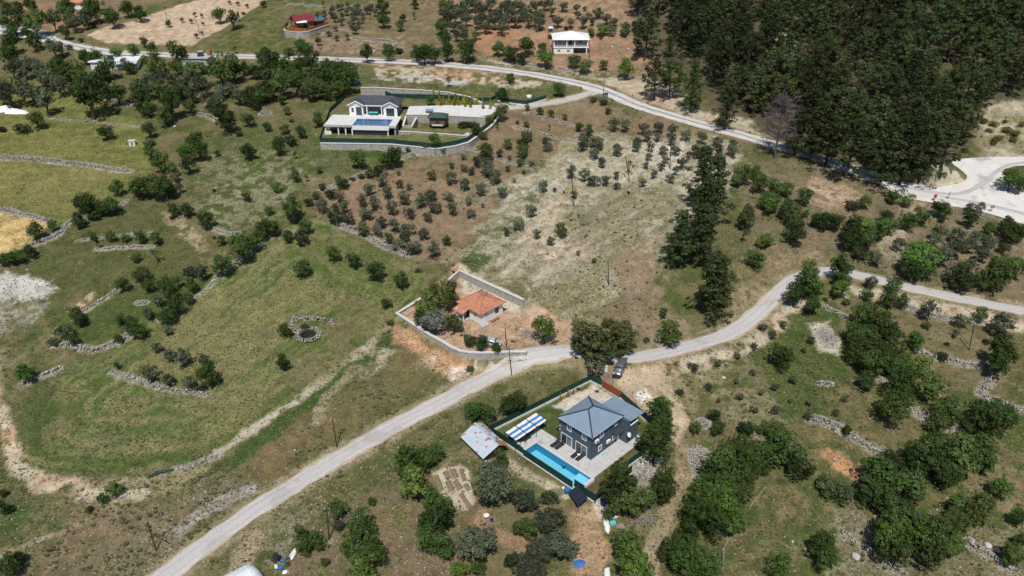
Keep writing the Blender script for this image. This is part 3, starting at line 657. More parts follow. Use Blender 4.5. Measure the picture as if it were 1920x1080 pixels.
area([(1560,960),(1660,980),(1760,1085),(1540,1085)], (.33,.30,.255), C_OLB, 2.5, 3, .85, .44, .9)
area([(1780,960),(1930,1000),(1930,1090),(1760,1090)], (.24,.215,.165), C_OLB, 2.5, 3, .9, .42, .8)
area([(1800,900),(1900,860),(1930,900),(1930,1000),(1860,1010)], (.26,.195,.13), C_OLB, 2.5, 3, .8, .45, .5)
area([(1390,335),(1450,300),(1560,305),(1700,365),(1850,400),(1960,440),(1960,570),(1850,555),(1680,525),(1560,492),(1490,505),(1440,520),(1400,470)], (.195,.150,.100), (.125,.115,.062), 3, 4, stone=.4)
area([(1520,330),(1600,345),(1620,375),(1560,400),(1500,380)], (.44,.335,.245), C_BROWN, 2, 3, .85, .40, .6)
area([(1690,370),(1770,385),(1760,410),(1690,405)], (.40,.315,.235), C_BROWN, 1.5, 2, .85, .40, .8)
area([(1390,480),(1440,450),(1530,480),(1500,510),(1450,550),(1400,590),(1370,600)], (.365,.265,.180), C_OLB, 2, 3, .85, .42, .5)
area([(1640,440),(1700,430),(1700,480),(1660,500)], C_PALE, C_BROWN, 1.5, 2, .8, .4, .9)
# walls stand in strips of pale rubble
for _l, _p, _w, _h in DS: strip(_p, _w*1.5, (.36,.33,.28), (.24,.205,.15), .8, .7, .8, .36, .7)
# yards
area(None, (.43,.315,.225), (.36,.250,.170), 1.0, 1.2, .97, None, .35, ground=[PZ(a, b, OH_Z)[:2] for a, b in ((845,530),(862,513),(985,572),(1020,585),(1075,600),(1075,660),(985,664),(860,660),(800,630),(748,592),(790,560))])
area(None, (.47,.42,.35), (.42,.365,.295), 1.0, 1.0, .9, None, .35, ground=[PZ(a, b, OH_Z)[:2] for a, b in ((866,515),(978,568),(972,592),(935,580),(900,555),(870,550))])
area([(990,600),(1050,590),(1075,650),(1000,655)], (.50,.38,.28), (.42,.28,.19), 2, 2.5, .85, .42, .5)
area([(742,602),(800,650),(830,668),(900,690),(985,672),(960,690),(880,712),(860,725),(800,690),(742,640)], (.42,.265,.165), (.34,.21,.13), 1.2, 1.6, .95, None, .5)
area([(790,668),(850,690),(905,690),(880,715),(850,718)], C_PALE, C_WHITE, 1.2, 1.5, .85, .4, .9)
area([(1140,695),(1225,680),(1262,720),(1292,790),(1262,835),(1215,790),(1165,745),(1130,722)], (.43,.345,.27), (.36,.29,.20), 1.6, 2, .95, None, .6)
area([(1195,735),(1215,728),(1228,745),(1205,752)], C_WHITE, (.62,.59,.55), 1, 1, .95)
area([(1170,690),(1230,680),(1250,720),(1190,712)], (.48,.325,.225), C_TAN, 1.5, 1.5, .8)
area([(1070,682),(1160,680),(1150,712),(1100,712)], (.33,.265,.195), C_BROWN, 1.5, 1.5, .85, None, .5)
nvp = lambda L: [NVW(*a) for a in L]
area(None, (.075,.098,.034), (.100,.112,.044), .6, .5, stone=.03, ground=nvp(NV_FENCE))
area(None, (.50,.445,.39), (.42,.36,.30), .8, .9, stone=.9, ground=nvp([(7.8,7.5),(6.4,15),(16.8,14.2),(16.8,3),(12,3),(12,6)]))
area(None, (.15,.118,.062), (.105,.098,.045), .8, .6, stone=.05, ground=nvp([(-7,-6.6),(12,-5.4),(12,-3.2),(-7,-3.2)]))
mvp = lambda L: [MVW(*a) for a in L]
area(None, (.125,.125,.055), (.155,.14,.072), .8, .8, stone=.05, ground=mvp([(-4.5,-16.8),(15.5,-16.4),(28.3,-19.3),(33.3,-16.6),(36.6,-14),(41.7,-2.5),(44.8,8.7),(36,15),(-2,16),(-6.7,3.5)]))
strip(None, 6.6, (.33,.27,.20), C_DRY, 1.0, .8, .8, .36, .5, ground=ROAD_LO)
strip(None, 9.5, (.36,.31,.25), C_OLB, 1.5, 1.4, .75, .42, .5, ground=ROAD_UP)
strip(None, 5.0, (.45,.40,.34), C_PALE, 1.0, .6, .9, None, .3, ground=SPUR)

colr *= (.80+.40*NC)[:, None]
colr = np.clip(colr, .004, 1); colr = .16*(colr/.16)**1.16
_l = colr.mean(1)[:, None]; colr = np.clip(_l+(colr-_l)*1.02, .004, .8)
def ground_material():
    m, nt, b = _mt('earth_and_grass'); N = nt.nodes; L = nt.links
    b.inputs['Roughness'].default_value = .95; b.inputs['Specular IOR Level'].default_value = .08
    ca = N.new('ShaderNodeAttribute'); ca.attribute_name = 'soil'
    sa = N.new('ShaderNodeAttribute'); sa.attribute_name = 'stones'
    ge = N.new('ShaderNodeNewGeometry')
    def noise(sc, de=4, ro=.65):
        n = N.new('ShaderNodeTexNoise'); n.inputs['Scale'].default_value = sc; n.inputs['Detail'].default_value = de; n.inputs['Roughness'].default_value = ro
        L.new(ge.outputs['Position'], n.inputs['Vector']); return n.outputs[0]
    def rng(x, a, b_, c, d):
        r = N.new('ShaderNodeMapRange'); r.inputs[1].default_value = a; r.inputs[2].default_value = b_; r.inputs[3].default_value = c; r.inputs[4].default_value = d
        L.new(x, r.inputs[0]); return r.outputs[0]
    n1 = rng(noise(2.6, 6, .8), .3, .7, .56, 1.50); n2 = rng(noise(.45, 6, .7), .32, .68, .74, 1.28)
    mu = N.new('ShaderNodeMath'); mu.operation = 'MULTIPLY'; L.new(n1, mu.inputs[0]); L.new(n2, mu.inputs[1])
    vm = N.new('ShaderNodeVectorMath'); vm.operation = 'SCALE'; L.new(ca.outputs['Color'], vm.inputs[0]); L.new(mu.outputs[0], vm.inputs['Scale'])
    # tufts: warmer / greener flecks
    fl = rng(noise(1.3, 6, .8), .52, .62, 0, .55)
    mx = N.new('ShaderNodeMixRGB'); L.new(fl, mx.inputs[0]); L.new(vm.outputs[0], mx.inputs[1])
    hv = N.new('ShaderNodeVectorMath'); hv.operation = 'MULTIPLY'; L.new(vm.outputs[0], hv.inputs[0]); hv.inputs[1].default_value = (.62, .80, .62); L.new(hv.outputs[0], mx.inputs[2])
    df = N.new('ShaderNodeMath'); df.operation = 'MULTIPLY'; L.new(rng(noise(1.9, 6, .85), .54, .62, 0, 1), df.inputs[0])
    dk = N.new('ShaderNodeMath'); dk.operation = 'MULTIPLY_ADD'; L.new(sa.outputs['Fac'], dk.inputs[0]); dk.inputs[1].default_value = .8; dk.inputs[2].default_value = .02; L.new(dk.outputs[0], df.inputs[1])
    mxd = N.new('ShaderNodeMixRGB'); L.new(df.outputs[0], mxd.inputs[0]); L.new(mx.outputs[0], mxd.inputs[1]); mxd.inputs[2].default_value = (.34, .30, .225, 1); mx = mxd
    # pale stone flecks where the soil is stony
    vo = N.new('ShaderNodeTexVoronoi'); vo.inputs['Scale'].default_value = 1.9; L.new(ge.outputs['Position'], vo.inputs['Vector'])
    sc = N.new('ShaderNodeSeparateColor'); L.new(vo.outputs['Color'], sc.inputs[0])
    th = N.new('ShaderNodeMath'); th.operation = 'LESS_THAN'; L.new(sc.outputs[0], th.inputs[0]); L.new(sa.outputs['Fac'], th.inputs[1])
    ds = rng(vo.outputs['Distance'], .16, .30, 1, 0)
    sz = N.new('ShaderNodeMath'); sz.operation = 'MULTIPLY'; L.new(th.outputs[0], sz.inputs[0]); L.new(ds, sz.inputs[1])
    pn = N.new('ShaderNodeMath'); pn.operation = 'MULTIPLY'; L.new(sz.outputs[0], pn.inputs[0]); L.new(rng(noise(.9, 3), .42, .6, .15, .8), pn.inputs[1])
    m3 = N.new('ShaderNodeMixRGB'); L.new(pn.outputs[0], m3.inputs[0]); L.new(mx.outputs[0], m3.inputs[1]); m3.inputs[2].default_value = (.47, .44, .385, 1)
    L.new(m3.outputs[0], b.inputs['Base Color'])
    bp = N.new('ShaderNodeBump'); bp.inputs['Strength'].default_value = .55; bp.inputs['Distance'].default_value = .22
    ad = N.new('ShaderNodeMath'); ad.operation = 'ADD'; L.new(noise(2.2, 6, .7), ad.inputs[0]); L.new(sz.outputs[0], ad.inputs[1])
    L.new(ad.outputs[0], bp.inputs['Height']); L.new(bp.outputs[0], b.inputs['Normal'])
    return m
_R, _Cn = TX.shape
_i = np.arange(_R-1)[:, None]*_Cn+np.arange(_Cn-1)[None, :]
_q = np.stack([_i, _i+1, _i+_Cn+1, _i+_Cn], -1).reshape(-1, 4)
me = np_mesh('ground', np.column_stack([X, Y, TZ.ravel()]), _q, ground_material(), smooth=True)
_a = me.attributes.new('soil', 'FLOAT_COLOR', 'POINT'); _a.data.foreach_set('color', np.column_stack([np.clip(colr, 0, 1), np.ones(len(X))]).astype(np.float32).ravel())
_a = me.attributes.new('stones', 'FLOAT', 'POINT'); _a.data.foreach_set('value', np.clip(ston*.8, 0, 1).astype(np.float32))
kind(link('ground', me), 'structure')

# ---------------------------------------------------------------- roads
def road_material(name, c1, c2, track, edge, stripe):
    m, nt, b = _mt(name); N = nt.nodes; L = nt.links
    b.inputs['Roughness'].default_value = .92; b.inputs['Specular IOR Level'].default_value = .15
    uv = N.new('ShaderNodeUVMap'); sp = N.new('ShaderNodeSeparateXYZ'); L.new(uv.outputs[0], sp.inputs[0])
    ge = N.new('ShaderNodeNewGeometry')
    def noise(sc, de=5):
        n = N.new('ShaderNodeTexNoise'); n.inputs['Scale'].default_value = sc; n.inputs['Detail'].default_value = de; L.new(ge.outputs['Position'], n.inputs['Vector']); return n.outputs[0]
    mp = N.new('ShaderNodeMapping'); mp.inputs['Scale'].default_value = (1.6, .045, 1); L.new(uv.outputs[0], mp.inputs[0])
    ns = N.new('ShaderNodeTexNoise'); ns.inputs['Scale'].default_value = 1.6; ns.inputs['Detail'].default_value = 5; L.new(mp.outputs[0], ns.inputs['Vector'])
    r0 = N.new('ShaderNodeValToRGB'); r0.color_ramp.elements[0].position = .35; r0.color_ramp.elements[1].position = .65
    r0.color_ramp.elements[0].color = (*c1, 1); r0.color_ramp.elements[1].color = (*c2, 1); L.new(ns.outputs[0], r0.inputs[0])
    ab = N.new('ShaderNodeMath'); ab.operation = 'ABSOLUTE'; L.new(sp.outputs[0], ab.inputs[0])
    wb = N.new('ShaderNodeMath'); wb.operation = 'MULTIPLY_ADD'; L.new(noise(.22), wb.inputs[0]); wb.inputs[1].default_value = .5; L.new(sp.outputs[0], wb.inputs[2])
    st = N.new('ShaderNodeValToRGB'); cr = st.color_ramp; cr.elements[0].position = .0; cr.elements[0].color = (0,0,0,1); cr.elements[1].position = 1; cr.elements[1].color = (0,0,0,1)
    for p, v in stripe:
        e = cr.elements.new(p); e.color = (v, v, v, 1)
    mr = N.new('ShaderNodeMapRange'); mr.inputs[1].default_value = -1+.25; mr.inputs[2].default_value = 1+.25; L.new(wb.outputs[0], mr.inputs[0]); L.new(mr.outputs[0], st.inputs[0])
    m1 = N.new('ShaderNodeMixRGB'); L.new(st.outputs[0], m1.inputs[0]); L.new(r0.outputs[0], m1.inputs[1]); m1.inputs[2].default_value = (*track, 1)
    pr = N.new('ShaderNodeMapRange'); pr.inputs[1].default_value = .56; pr.inputs[2].default_value = .64; pr.inputs[4].default_value = .55; L.new(noise(.16, 8), pr.inputs[0])
    mp2 = N.new('ShaderNodeMixRGB'); L.new(pr.outputs[0], mp2.inputs[0]); L.new(m1.outputs[0], mp2.inputs[1]); mp2.inputs[2].default_value = (*[c*.74 for c in c1], 1)
    pd = N.new('ShaderNodeMapRange'); pd.inputs[1].default_value = .60; pd.inputs[2].default_value = .68; pd.inputs[4].default_value = .7; L.new(noise(.33, 7), pd.inputs[0])
    mp3 = N.new('ShaderNodeMixRGB'); L.new(pd.outputs[0], mp3.inputs[0]); L.new(mp2.outputs[0], mp3.inputs[1]); mp3.inputs[2].default_value = (*edge, 1); m1 = mp3
    eg = N.new('ShaderNodeMath'); eg.operation = 'MULTIPLY_ADD'; L.new(noise(.8, 6), eg.inputs[0]); eg.inputs[1].default_value = .55; L.new(ab.outputs[0], eg.inputs[2])
    er = N.new('ShaderNodeMapRange'); er.inputs[1].default_value = 1.0; er.inputs[2].default_value = 1.2; L.new(eg.outputs[0], er.inputs[0])
    m2 = N.new('ShaderNodeMixRGB'); L.new(er.outputs[0], m2.inputs[0]); L.new(m1.outputs[0], m2.inputs[1]); m2.inputs[2].default_value = (*edge, 1)
    gr = N.new('ShaderNodeMapRange'); gr.inputs[1].default_value = .3; gr.inputs[2].default_value = .7; gr.inputs[3].default_value = .86; gr.inputs[4].default_value = 1.12; L.new(noise(3.5, 6), gr.inputs[0])
    vs = N.new('ShaderNodeVectorMath'); vs.operation = 'SCALE'; L.new(m2.outputs[0], vs.inputs[0]); L.new(gr.outputs[0], vs.inputs['Scale'])
    L.new(vs.outputs[0], b.inputs['Base Color'])
    bp = N.new('ShaderNodeBump'); bp.inputs['Strength'].default_value = .25; bp.inputs['Distance'].default_value = .05; L.new(noise(5), bp.inputs['Height']); L.new(bp.outputs[0], b.inputs['Normal'])
    return m
def ribbon(name, pl, hw, m, lift, jag=.42):
    pl = np.asarray(pl); t = np.gradient(pl[:, :2], axis=0); t /= np.linalg.norm(t, axis=1)[:, None]+1e-9
    nrm = np.column_stack([-t[:, 1], t[:, 0]]); s = np.concatenate([[0], np.cumsum(np.linalg.norm(np.diff(pl[:, :2], axis=0), axis=1))])
    K = 9; ks = np.linspace(-1, 1, K); V = []; U = []
    for j, k in enumerate(ks):
        w = hw+(jag*2*(vnoise(s/1.7, np.full(len(s), 3.0+k))-.5) if abs(k) == 1 else 0)
        q = pl[:, :2]+nrm*(k*w)[:, None] if np.ndim(w) else pl[:, :2]+nrm*(k*w)
        crown = .05*(1-k*k)
        z = np.maximum(pl[:, 2], hsample(q[:, 0], q[:, 1])-.02)+lift+crown
        if abs(k) == 1: z = hsample(q[:, 0], q[:, 1])+.012
        V.append(np.column_stack([q, z])); U.append(np.column_stack([np.full(len(s), k), s]))
    V = np.stack(V, 1).reshape(-1, 3); U = np.stack(U, 1).reshape(-1, 2); n = len(pl)
    i = np.arange(n-1)[:, None]*K+np.arange(K-1)[None, :]
    q = np.stack([i, i+1, i+K+1, i+K], -1).reshape(-1, 4)
    me = np_mesh(name, V, q[:, ::-1], m, smooth=True)
    ul = me.uv_layers.new(name='UVMap'); ul.data.foreach_set('uv', U[q[:, ::-1].ravel()].astype(np.float32).ravel())
    return kind(link(name, me), 'structure')
MR_LO = road_material('worn_pale_asphalt', (.475,.45,.42), (.53,.505,.475), (.415,.397,.375), (.43,.335,.245), [(.22,0),(.30,.75),(.40,.1),(.58,.1),(.68,.75),(.78,0)])
MR_UP = road_material('limestone_gravel_road', (.56,.525,.48), (.62,.59,.545), (.235,.235,.24), (.50,.45,.39), [(.36,0),(.46,.9),(.56,.9),(.64,0)])
MR_SP = road_material('pale_gravel_track', (.50,.455,.395), (.57,.53,.47), (.45,.41,.36), (.44,.37,.29), [(.3,.3),(.7,.3)])
MR_BK = road_material('grey_back_road', (.33,.32,.31), (.40,.39,.37), (.30,.29,.28), (.38,.32,.25), [(.3,.3),(.7,.3)])
ribbon('lower_road', ROAD_LO, HW_LO, MR_LO, .05); ribbon('upper_road', ROAD_UP, HW_UP, MR_UP, .05)
ribbon('villa_drive', SPUR, 1.7, MR_SP, .04); ribbon('back_road', BACKROAD, 2.0, MR_BK, .04)
def plaza():
    bm = bmesh.new()
    vs = [bm.verts.new((a, b, 0)) for a, b in PLAZA]; f = bm.faces.new(vs)
    bmesh.ops.triangulate(bm, faces=[f])
    for _ in range(4):
        bmesh.ops.subdivide_edges(bm, edges=[e for e in bm.edges if e.calc_length() > 3.0], cuts=1, use_grid_fill=False)
        bmesh.ops.triangulate(bm, faces=[f for f in bm.faces if len(f.verts) > 3])
    co = np.array([v.co[:2] for v in bm.verts]); z = hsample(co[:, 0], co[:, 1])
    for v, zz in zip(bm.verts, z): v.co.z = zz+.13
    bmesh.ops.recalc_face_normals(bm, faces=bm.faces)
    if sum(f.normal.z for f in bm.faces) < 0: bmesh.ops.reverse_faces(bm, faces=bm.faces)
    me = bpy.data.meshes.new('road_junction'); bm.to_mesh(me); bm.free()
    me.materials.append(pm('junction_gravel', (.57,.535,.49), (.64,.61,.565), .25, .92, dirt=((.38,.375,.37), .16, .56), coord='Generated' if False else 'Object'))
    kind(link('road_junction', me), 'structure')
plaza()
MTY = pm('dark_tyre_marks', (.38,.37,.36), (.48,.46,.43), .35, .9)
for _p in ([(1640,334),(1700,353),(1765,364),(1800,364),(1826,355),(1843,342)], [(1700,357),(1765,370),(1840,383),(1920,402),(1990,420)], [(1836,352),(1856,334),(1876,318),(1900,309),(1960,302)]):
    _q = smooth_pl([P(*a)[:2] for a in _p], 1.5); ribbon('tyre_marks', np.column_stack([_q, hsample(_q[:, 0], _q[:, 1])]), .8, MTY, .17, .35)
# ---------------------------------------------------------------- shared pieces of buildings
def window(parent, c, ax, w, h, glass='glass', mull=1, t=.09, name='window', frame='white_frame'):
    """window standing in a wall: c = centre on the wall face (local), ax = 'x-','y-',... the way it faces"""
    d = 1 if ax[1] == '+' else -1
    def bx(mb, a0, a1, b0, b1, o0, o1):
        lo, hi = sorted((c['xy'.index(ax[0])]+d*o0, c['xy'.index(ax[0])]+d*o1))
        if ax[0] == 'x': mb.box(lo, hi, c[1]+a0, c[1]+a1, c[2]+b0, c[2]+b1)
        else: mb.box(c[0]+a0, c[0]+a1, lo, hi, c[2]+b0, c[2]+b1)
    f = MB()
    bx(f, -w/2, w/2, h/2-t, h/2, -.02, .06); bx(f, -w/2, w/2, -h/2, -h/2+t, -.02, .06)
    bx(f, -w/2, -w/2+t, -h/2+t, h/2-t, -.02, .06); bx(f, w/2-t, w/2, -h/2+t, h/2-t, -.02, .06)
    fo = f.build(name, M[frame], parent)
    n = mull+1; iw = (w-2*t)/n
    for k in range(n):
        p = MB(); a0 = -w/2+t+k*iw
        bx(p, a0+(.03 if k else 0), a0+iw-(.03 if k < n-1 else 0), -h/2+t, h/2-t, -.02, .025)
        p.build('pane', M['curtain'] if (glass == 'mixed' and k == 0) else M['glass'], fo)
    if mull:
        mb = MB()
        for k in range(1, n): bx(mb, -w/2+t+k*iw-.03, -w/2+t+k*iw+.03, -h/2+t, h/2-t, -.02, .05)
        mb.build('mullion', M[frame], fo)
    return fo
def hip_roof(parent, x0, x1, y0, y1, ze, zr, ra, rb, m, ridge=None, seam=None, seam_m=None, thick=.14, name='roof'):
    """hip roof over a rectangle; ra, rb = ridge end points (x, y)"""
    c = [(x0,y0,ze),(x1,y0,ze),(x1,y1,ze),(x0,y1,ze)]; A = (ra[0],ra[1],zr); B = (rb[0],rb[1],zr)
    mb = MB(); n = [(p[0],p[1],p[2]-thick) for p in c]
    al = abs(rb[0]-ra[0]) >= abs(rb[1]-ra[1])
    mb.v = [*c, A, B, *n]
    fs = [(0,1,5,4),(1,2,5),(2,3,4,5),(3,0,4)] if al else [(0,1,4),(1,2,5,4),(2,3,5),(3,0,4,5)]
    mb.f = fs+[(6,7,1,0),(7,8,2,1),(8,9,3,2),(9,6,0,3),(9,8,7,6)]
    ro = mb.build(name, m, parent)
    if ridge:
        ed = [(0,A),(1,B if al else A),(2,B),(3,A if al else B)]
        for i, p in ed:
            MB().bar((c[i][0],c[i][1],c[i][2]+.03), (p[0],p[1],p[2]+.03), .26, .09).build('hip_cap', ridge, ro)
        if np.hypot(A[0]-B[0], A[1]-B[1]) > .1: MB().bar((A[0],A[1],zr+.05), (B[0],B[1],zr+.05), .28, .09).build('ridge_cap', ridge, ro)
    if seam:
        # raised seams running up each slope
        sb = MB()
        def slope(e0, e1, tops):
            e0 = np.array(e0); e1 = np.array(e1); L = np.linalg.norm(e1-e0); d = (e1-e0)/L
            inw = np.array([-d[1], d[0], 0]); pts = [np.array(t) for t in tops]
            hmax = (pts[0]-e0)@inw; slp = (zr-ze)/hmax
            ts = sorted((p-e0)@d for p in pts)
            k = seam
            while k < L:
                if k < ts[0]: g = hmax*k/ts[0]
                elif k > ts[-1]: g = hmax*(L-k)/(L-ts[-1])
                else: g = hmax
                a = e0+d*k; b = a+inw*max(g-.12, .02); b = b+np.array([0, 0, slp*max(g-.12, .02)])
                if g > .25: sb.bar(a+np.array([0,0,.02]), b+np.array([0,0,.02]), .045, .05)
                k += seam
        slope(c[0], c[1], [A, B] if al else [A]); slope(c[1], c[2], [B] if al else [A, B]); slope(c[2], c[3], [A, B] if al else [B]); slope(c[3], c[0], [A] if al else [A, B])
        sb.build('standing_seams', seam_m or m, ro)
    return ro
def wall_run(name, label, pts, top, th, m, cap=None, base=None, cat='wall', group=None, capw=.1, sink=.4):
    """masonry wall along world points; top(i) = top z; stands on the ground"""
    pts = [np.array(p[:2]) for p in pts]; n = len(pts)
    o = thing(name, label, cat, (*pts[0], min(gz(*pts[0]), top if np.isscalar(top) else top[0])), 0, group); o['kind'] = 'thing'; O = np.array(o.location)
    mb = MB(); cb = MB()
    tz = [top if np.isscalar(top) else top[i] for i in range(n)]
    nr = []
    for i in range(n):
        d = pts[min(i+1, n-1)]-pts[max(i-1, 0)]; d = d/np.linalg.norm(d); nr.append(np.array([-d[1], d[0]]))
    L, R, LC, RC = [], [], [], []
    for i in range(n):
        g = min(gz(*(pts[i]+nr[i]*k)) for k in (-1.6, -.8, 0, .8, 1.6))-sink
        b = g if base is None else min(base, g)
        for S, k in ((L, th/2), (R, -th/2)):
            q = pts[i]+nr[i]*k; S.append(((q[0]-O[0], q[1]-O[1], b-O[2]), (q[0]-O[0], q[1]-O[1], tz[i]-O[2])))
        for S, k in ((LC, th/2+capw), (RC, -th/2-capw)):
            q = pts[i]+nr[i]*k; S.append((q[0]-O[0], q[1]-O[1], tz[i]-O[2]))
    for i in range(n-1):
        mb.add([L[i][0], L[i+1][0], L[i+1][1], L[i][1]], [(3,2,1,0)]); mb.add([R[i][0], R[i+1][0], R[i+1][1], R[i][1]], [(0,1,2,3)])
        mb.add([L[i][1], L[i+1][1], R[i+1][1], R[i][1]], [(3,2,1,0)])
        if cap:
            t = .12; up = lambda p: (p[0], p[1], p[2]+t); dn = lambda p: (p[0], p[1], p[2]+.004)
            cb.add([dn(LC[i]), dn(LC[i+1]), up(LC[i+1]), up(LC[i])], [(3,2,1,0)]); cb.add([dn(RC[i]), dn(RC[i+1]), up(RC[i+1]), up(RC[i])], [(0,1,2,3)])
            cb.add([up(LC[i]), up(LC[i+1]), up(RC[i+1]), up(RC[i])], [(3,2,1,0)]); cb.add([dn(LC[i]), dn(LC[i+1]), dn(RC[i+1]), dn(RC[i])], [(0,1,2,3)])
    for i in (0, n-1): mb.add([L[i][0], R[i][0], R[i][1], L[i][1]], [(0,1,2,3) if i == 0 else (3,2,1,0)])
    mb.build('masonry', m, o)
    if cap:
        for i in (0, n-1):
            t = .12; cb.add([(*LC[i][:2], LC[i][2]+.004), (*RC[i][:2], RC[i][2]+.004), (*RC[i][:2], RC[i][2]+t), (*LC[i][:2], LC[i][2]+t)], [(0,1,2,3) if i == 0 else (3,2,1,0)])
        cb.build('coping', cap, o)
    return o
def fence_run(name, label, pts, zb, h, panel=2.6, plinth=None, pz=None, group=None, pm_=None, postm=None, th=.03):
    """mesh fence of separate panels between posts, on an optional plinth wall; pts world xy, zb = foot z per point"""
    pts = [np.array(p[:2]) for p in pts]; zb = [zb]*len(pts) if np.isscalar(zb) else zb
    O = np.array([*pts[0], zb[0]-(.0 if plinth is None else plinth)])
    o = thing(name, label, 'fence', O, 0, group)
    if plinth is not None:
        pb = MB()
        for i in range(len(pts)-1):
            a, b = pts[i], pts[i+1]; d = (b-a)/np.linalg.norm(b-a); nn = np.array([-d[1], d[0]])*.13
            ga = min(gz(*(a+nn*k)) for k in (-12, -6, 0))-.4; gb = min(gz(*(b+nn*k)) for k in (-12, -6, 0))-.4
            a2 = a-d*.13; b2 = b+d*.13
            vs = [(*(a2+nn), min(ga, zb[i]-.3)), (*(b2+nn), min(gb, zb[i+1]-.3)), (*(b2-nn), min(gb, zb[i+1]-.3)), (*(a2-nn), min(ga, zb[i]-.3)), (*(a2+nn), zb[i]), (*(b2+nn), zb[i+1]), (*(b2-nn), zb[i+1]), (*(a2-nn), zb[i])]
            pb.add([(v[0]-O[0], v[1]-O[1], v[2]-O[2]) for v in vs], [(0,1,2,3),(7,6,5,4),(4,5,1,0),(5,6,2,1),(6,7,3,2),(7,4,0,3)])
        pb.build('plinth', M['fence_wall'], o)
    for i in range(len(pts)-1):
        a, b = pts[i], pts[i+1]; L = np.linalg.norm(b-a); k = max(1, int(round(L/panel)))
        for j in range(k):
            p = a+(b-a)*j/k; q = a+(b-a)*(j+1)/k; z0 = zb[i]+(zb[i+1]-zb[i])*j/k; z1 = zb[i]+(zb[i+1]-zb[i])*(j+1)/k
            d = (q-p)/np.linalg.norm(q-p); nn = np.array([-d[1], d[0]])*th/2; p2, q2 = p+d*.05, q-d*.05
            m = MB(); sag = .04*random.random()
            vs = [(*(p2+nn), z0+.03), (*(q2+nn), z1+.03), (*(q2-nn), z1+.03), (*(p2-nn), z0+.03), (*(p2+nn), z0+h), (*(q2+nn), z1+h-sag), (*(q2-nn), z1+h-sag), (*(p2-nn), z0+h)]
            m.add([(v[0]-O[0], v[1]-O[1], v[2]-O[2]) for v in vs], [(0,1,2,3),(7,6,5,4),(4,5,1,0),(5,6,2,1),(6,7,3,2),(7,4,0,3)])
            m.build('fence_panel', pm_ or M['green_fence'], o)
            MB().tube((p[0]-O[0], p[1]-O[1], z0-O[2]-.05), (p[0]-O[0], p[1]-O[1], z0-O[2]+h+.08), .035, n=6).build('post', postm or M['green_post'], o)
    p = pts[-1]; MB().tube((p[0]-O[0], p[1]-O[1], zb[-1]-O[2]-.05), (p[0]-O[0], p[1]-O[1], zb[-1]-O[2]+h+.08), .035, n=6).build('post', postm or M['green_post'], o)
    return o

def tile_mat(name, c1, c2, joint, size):
    m, nt, b = _mt(name); N = nt.nodes; L = nt.links; b.inputs['Roughness'].default_value = .7
    tc = N.new('ShaderNodeTexCoord'); br = N.new('ShaderNodeTexBrick'); br.offset = 0; br.inputs['Scale'].default_value = 1/size
    br.inputs['Color1'].default_value = (*c1, 1); br.inputs['Color2'].default_value = (*c2, 1); br.inputs['Mortar'].default_value = (*joint, 1); br.inputs['Mortar Size'].default_value = .03
    br.inputs['Brick Width'].default_value = 1; br.inputs['Row Height'].default_value = 1
    L.new(tc.outputs['Object'], br.inputs['Vector'])
    nz = N.new('ShaderNodeTexNoise'); nz.inputs['Scale'].default_value = 1.1; nz.inputs['Detail'].default_value = 6; L.new(tc.outputs['Object'], nz.inputs['Vector'])
    mr = N.new('ShaderNodeMapRange'); mr.inputs[1].default_value = .3; mr.inputs[2].default_value = .7; mr.inputs[3].default_value = .84; mr.inputs[4].default_value = 1.1; L.new(nz.outputs[0], mr.inputs[0])
    vs = N.new('ShaderNodeVectorMath'); vs.operation = 'SCALE'; L.new(br.outputs[0], vs.inputs[0]); L.new(mr.outputs[0], vs.inputs['Scale']); L.new(vs.outputs[0], b.inputs['Base Color'])
    return m
M['patio'] = tile_mat('pale_stone_paving', (.50,.485,.465), (.55,.535,.51), (.43,.41,.39), .6)
M['deckw'] = tile_mat('white_stone_deck', (.66,.64,.61), (.72,.70,.67), (.58,.56,.53), .6)

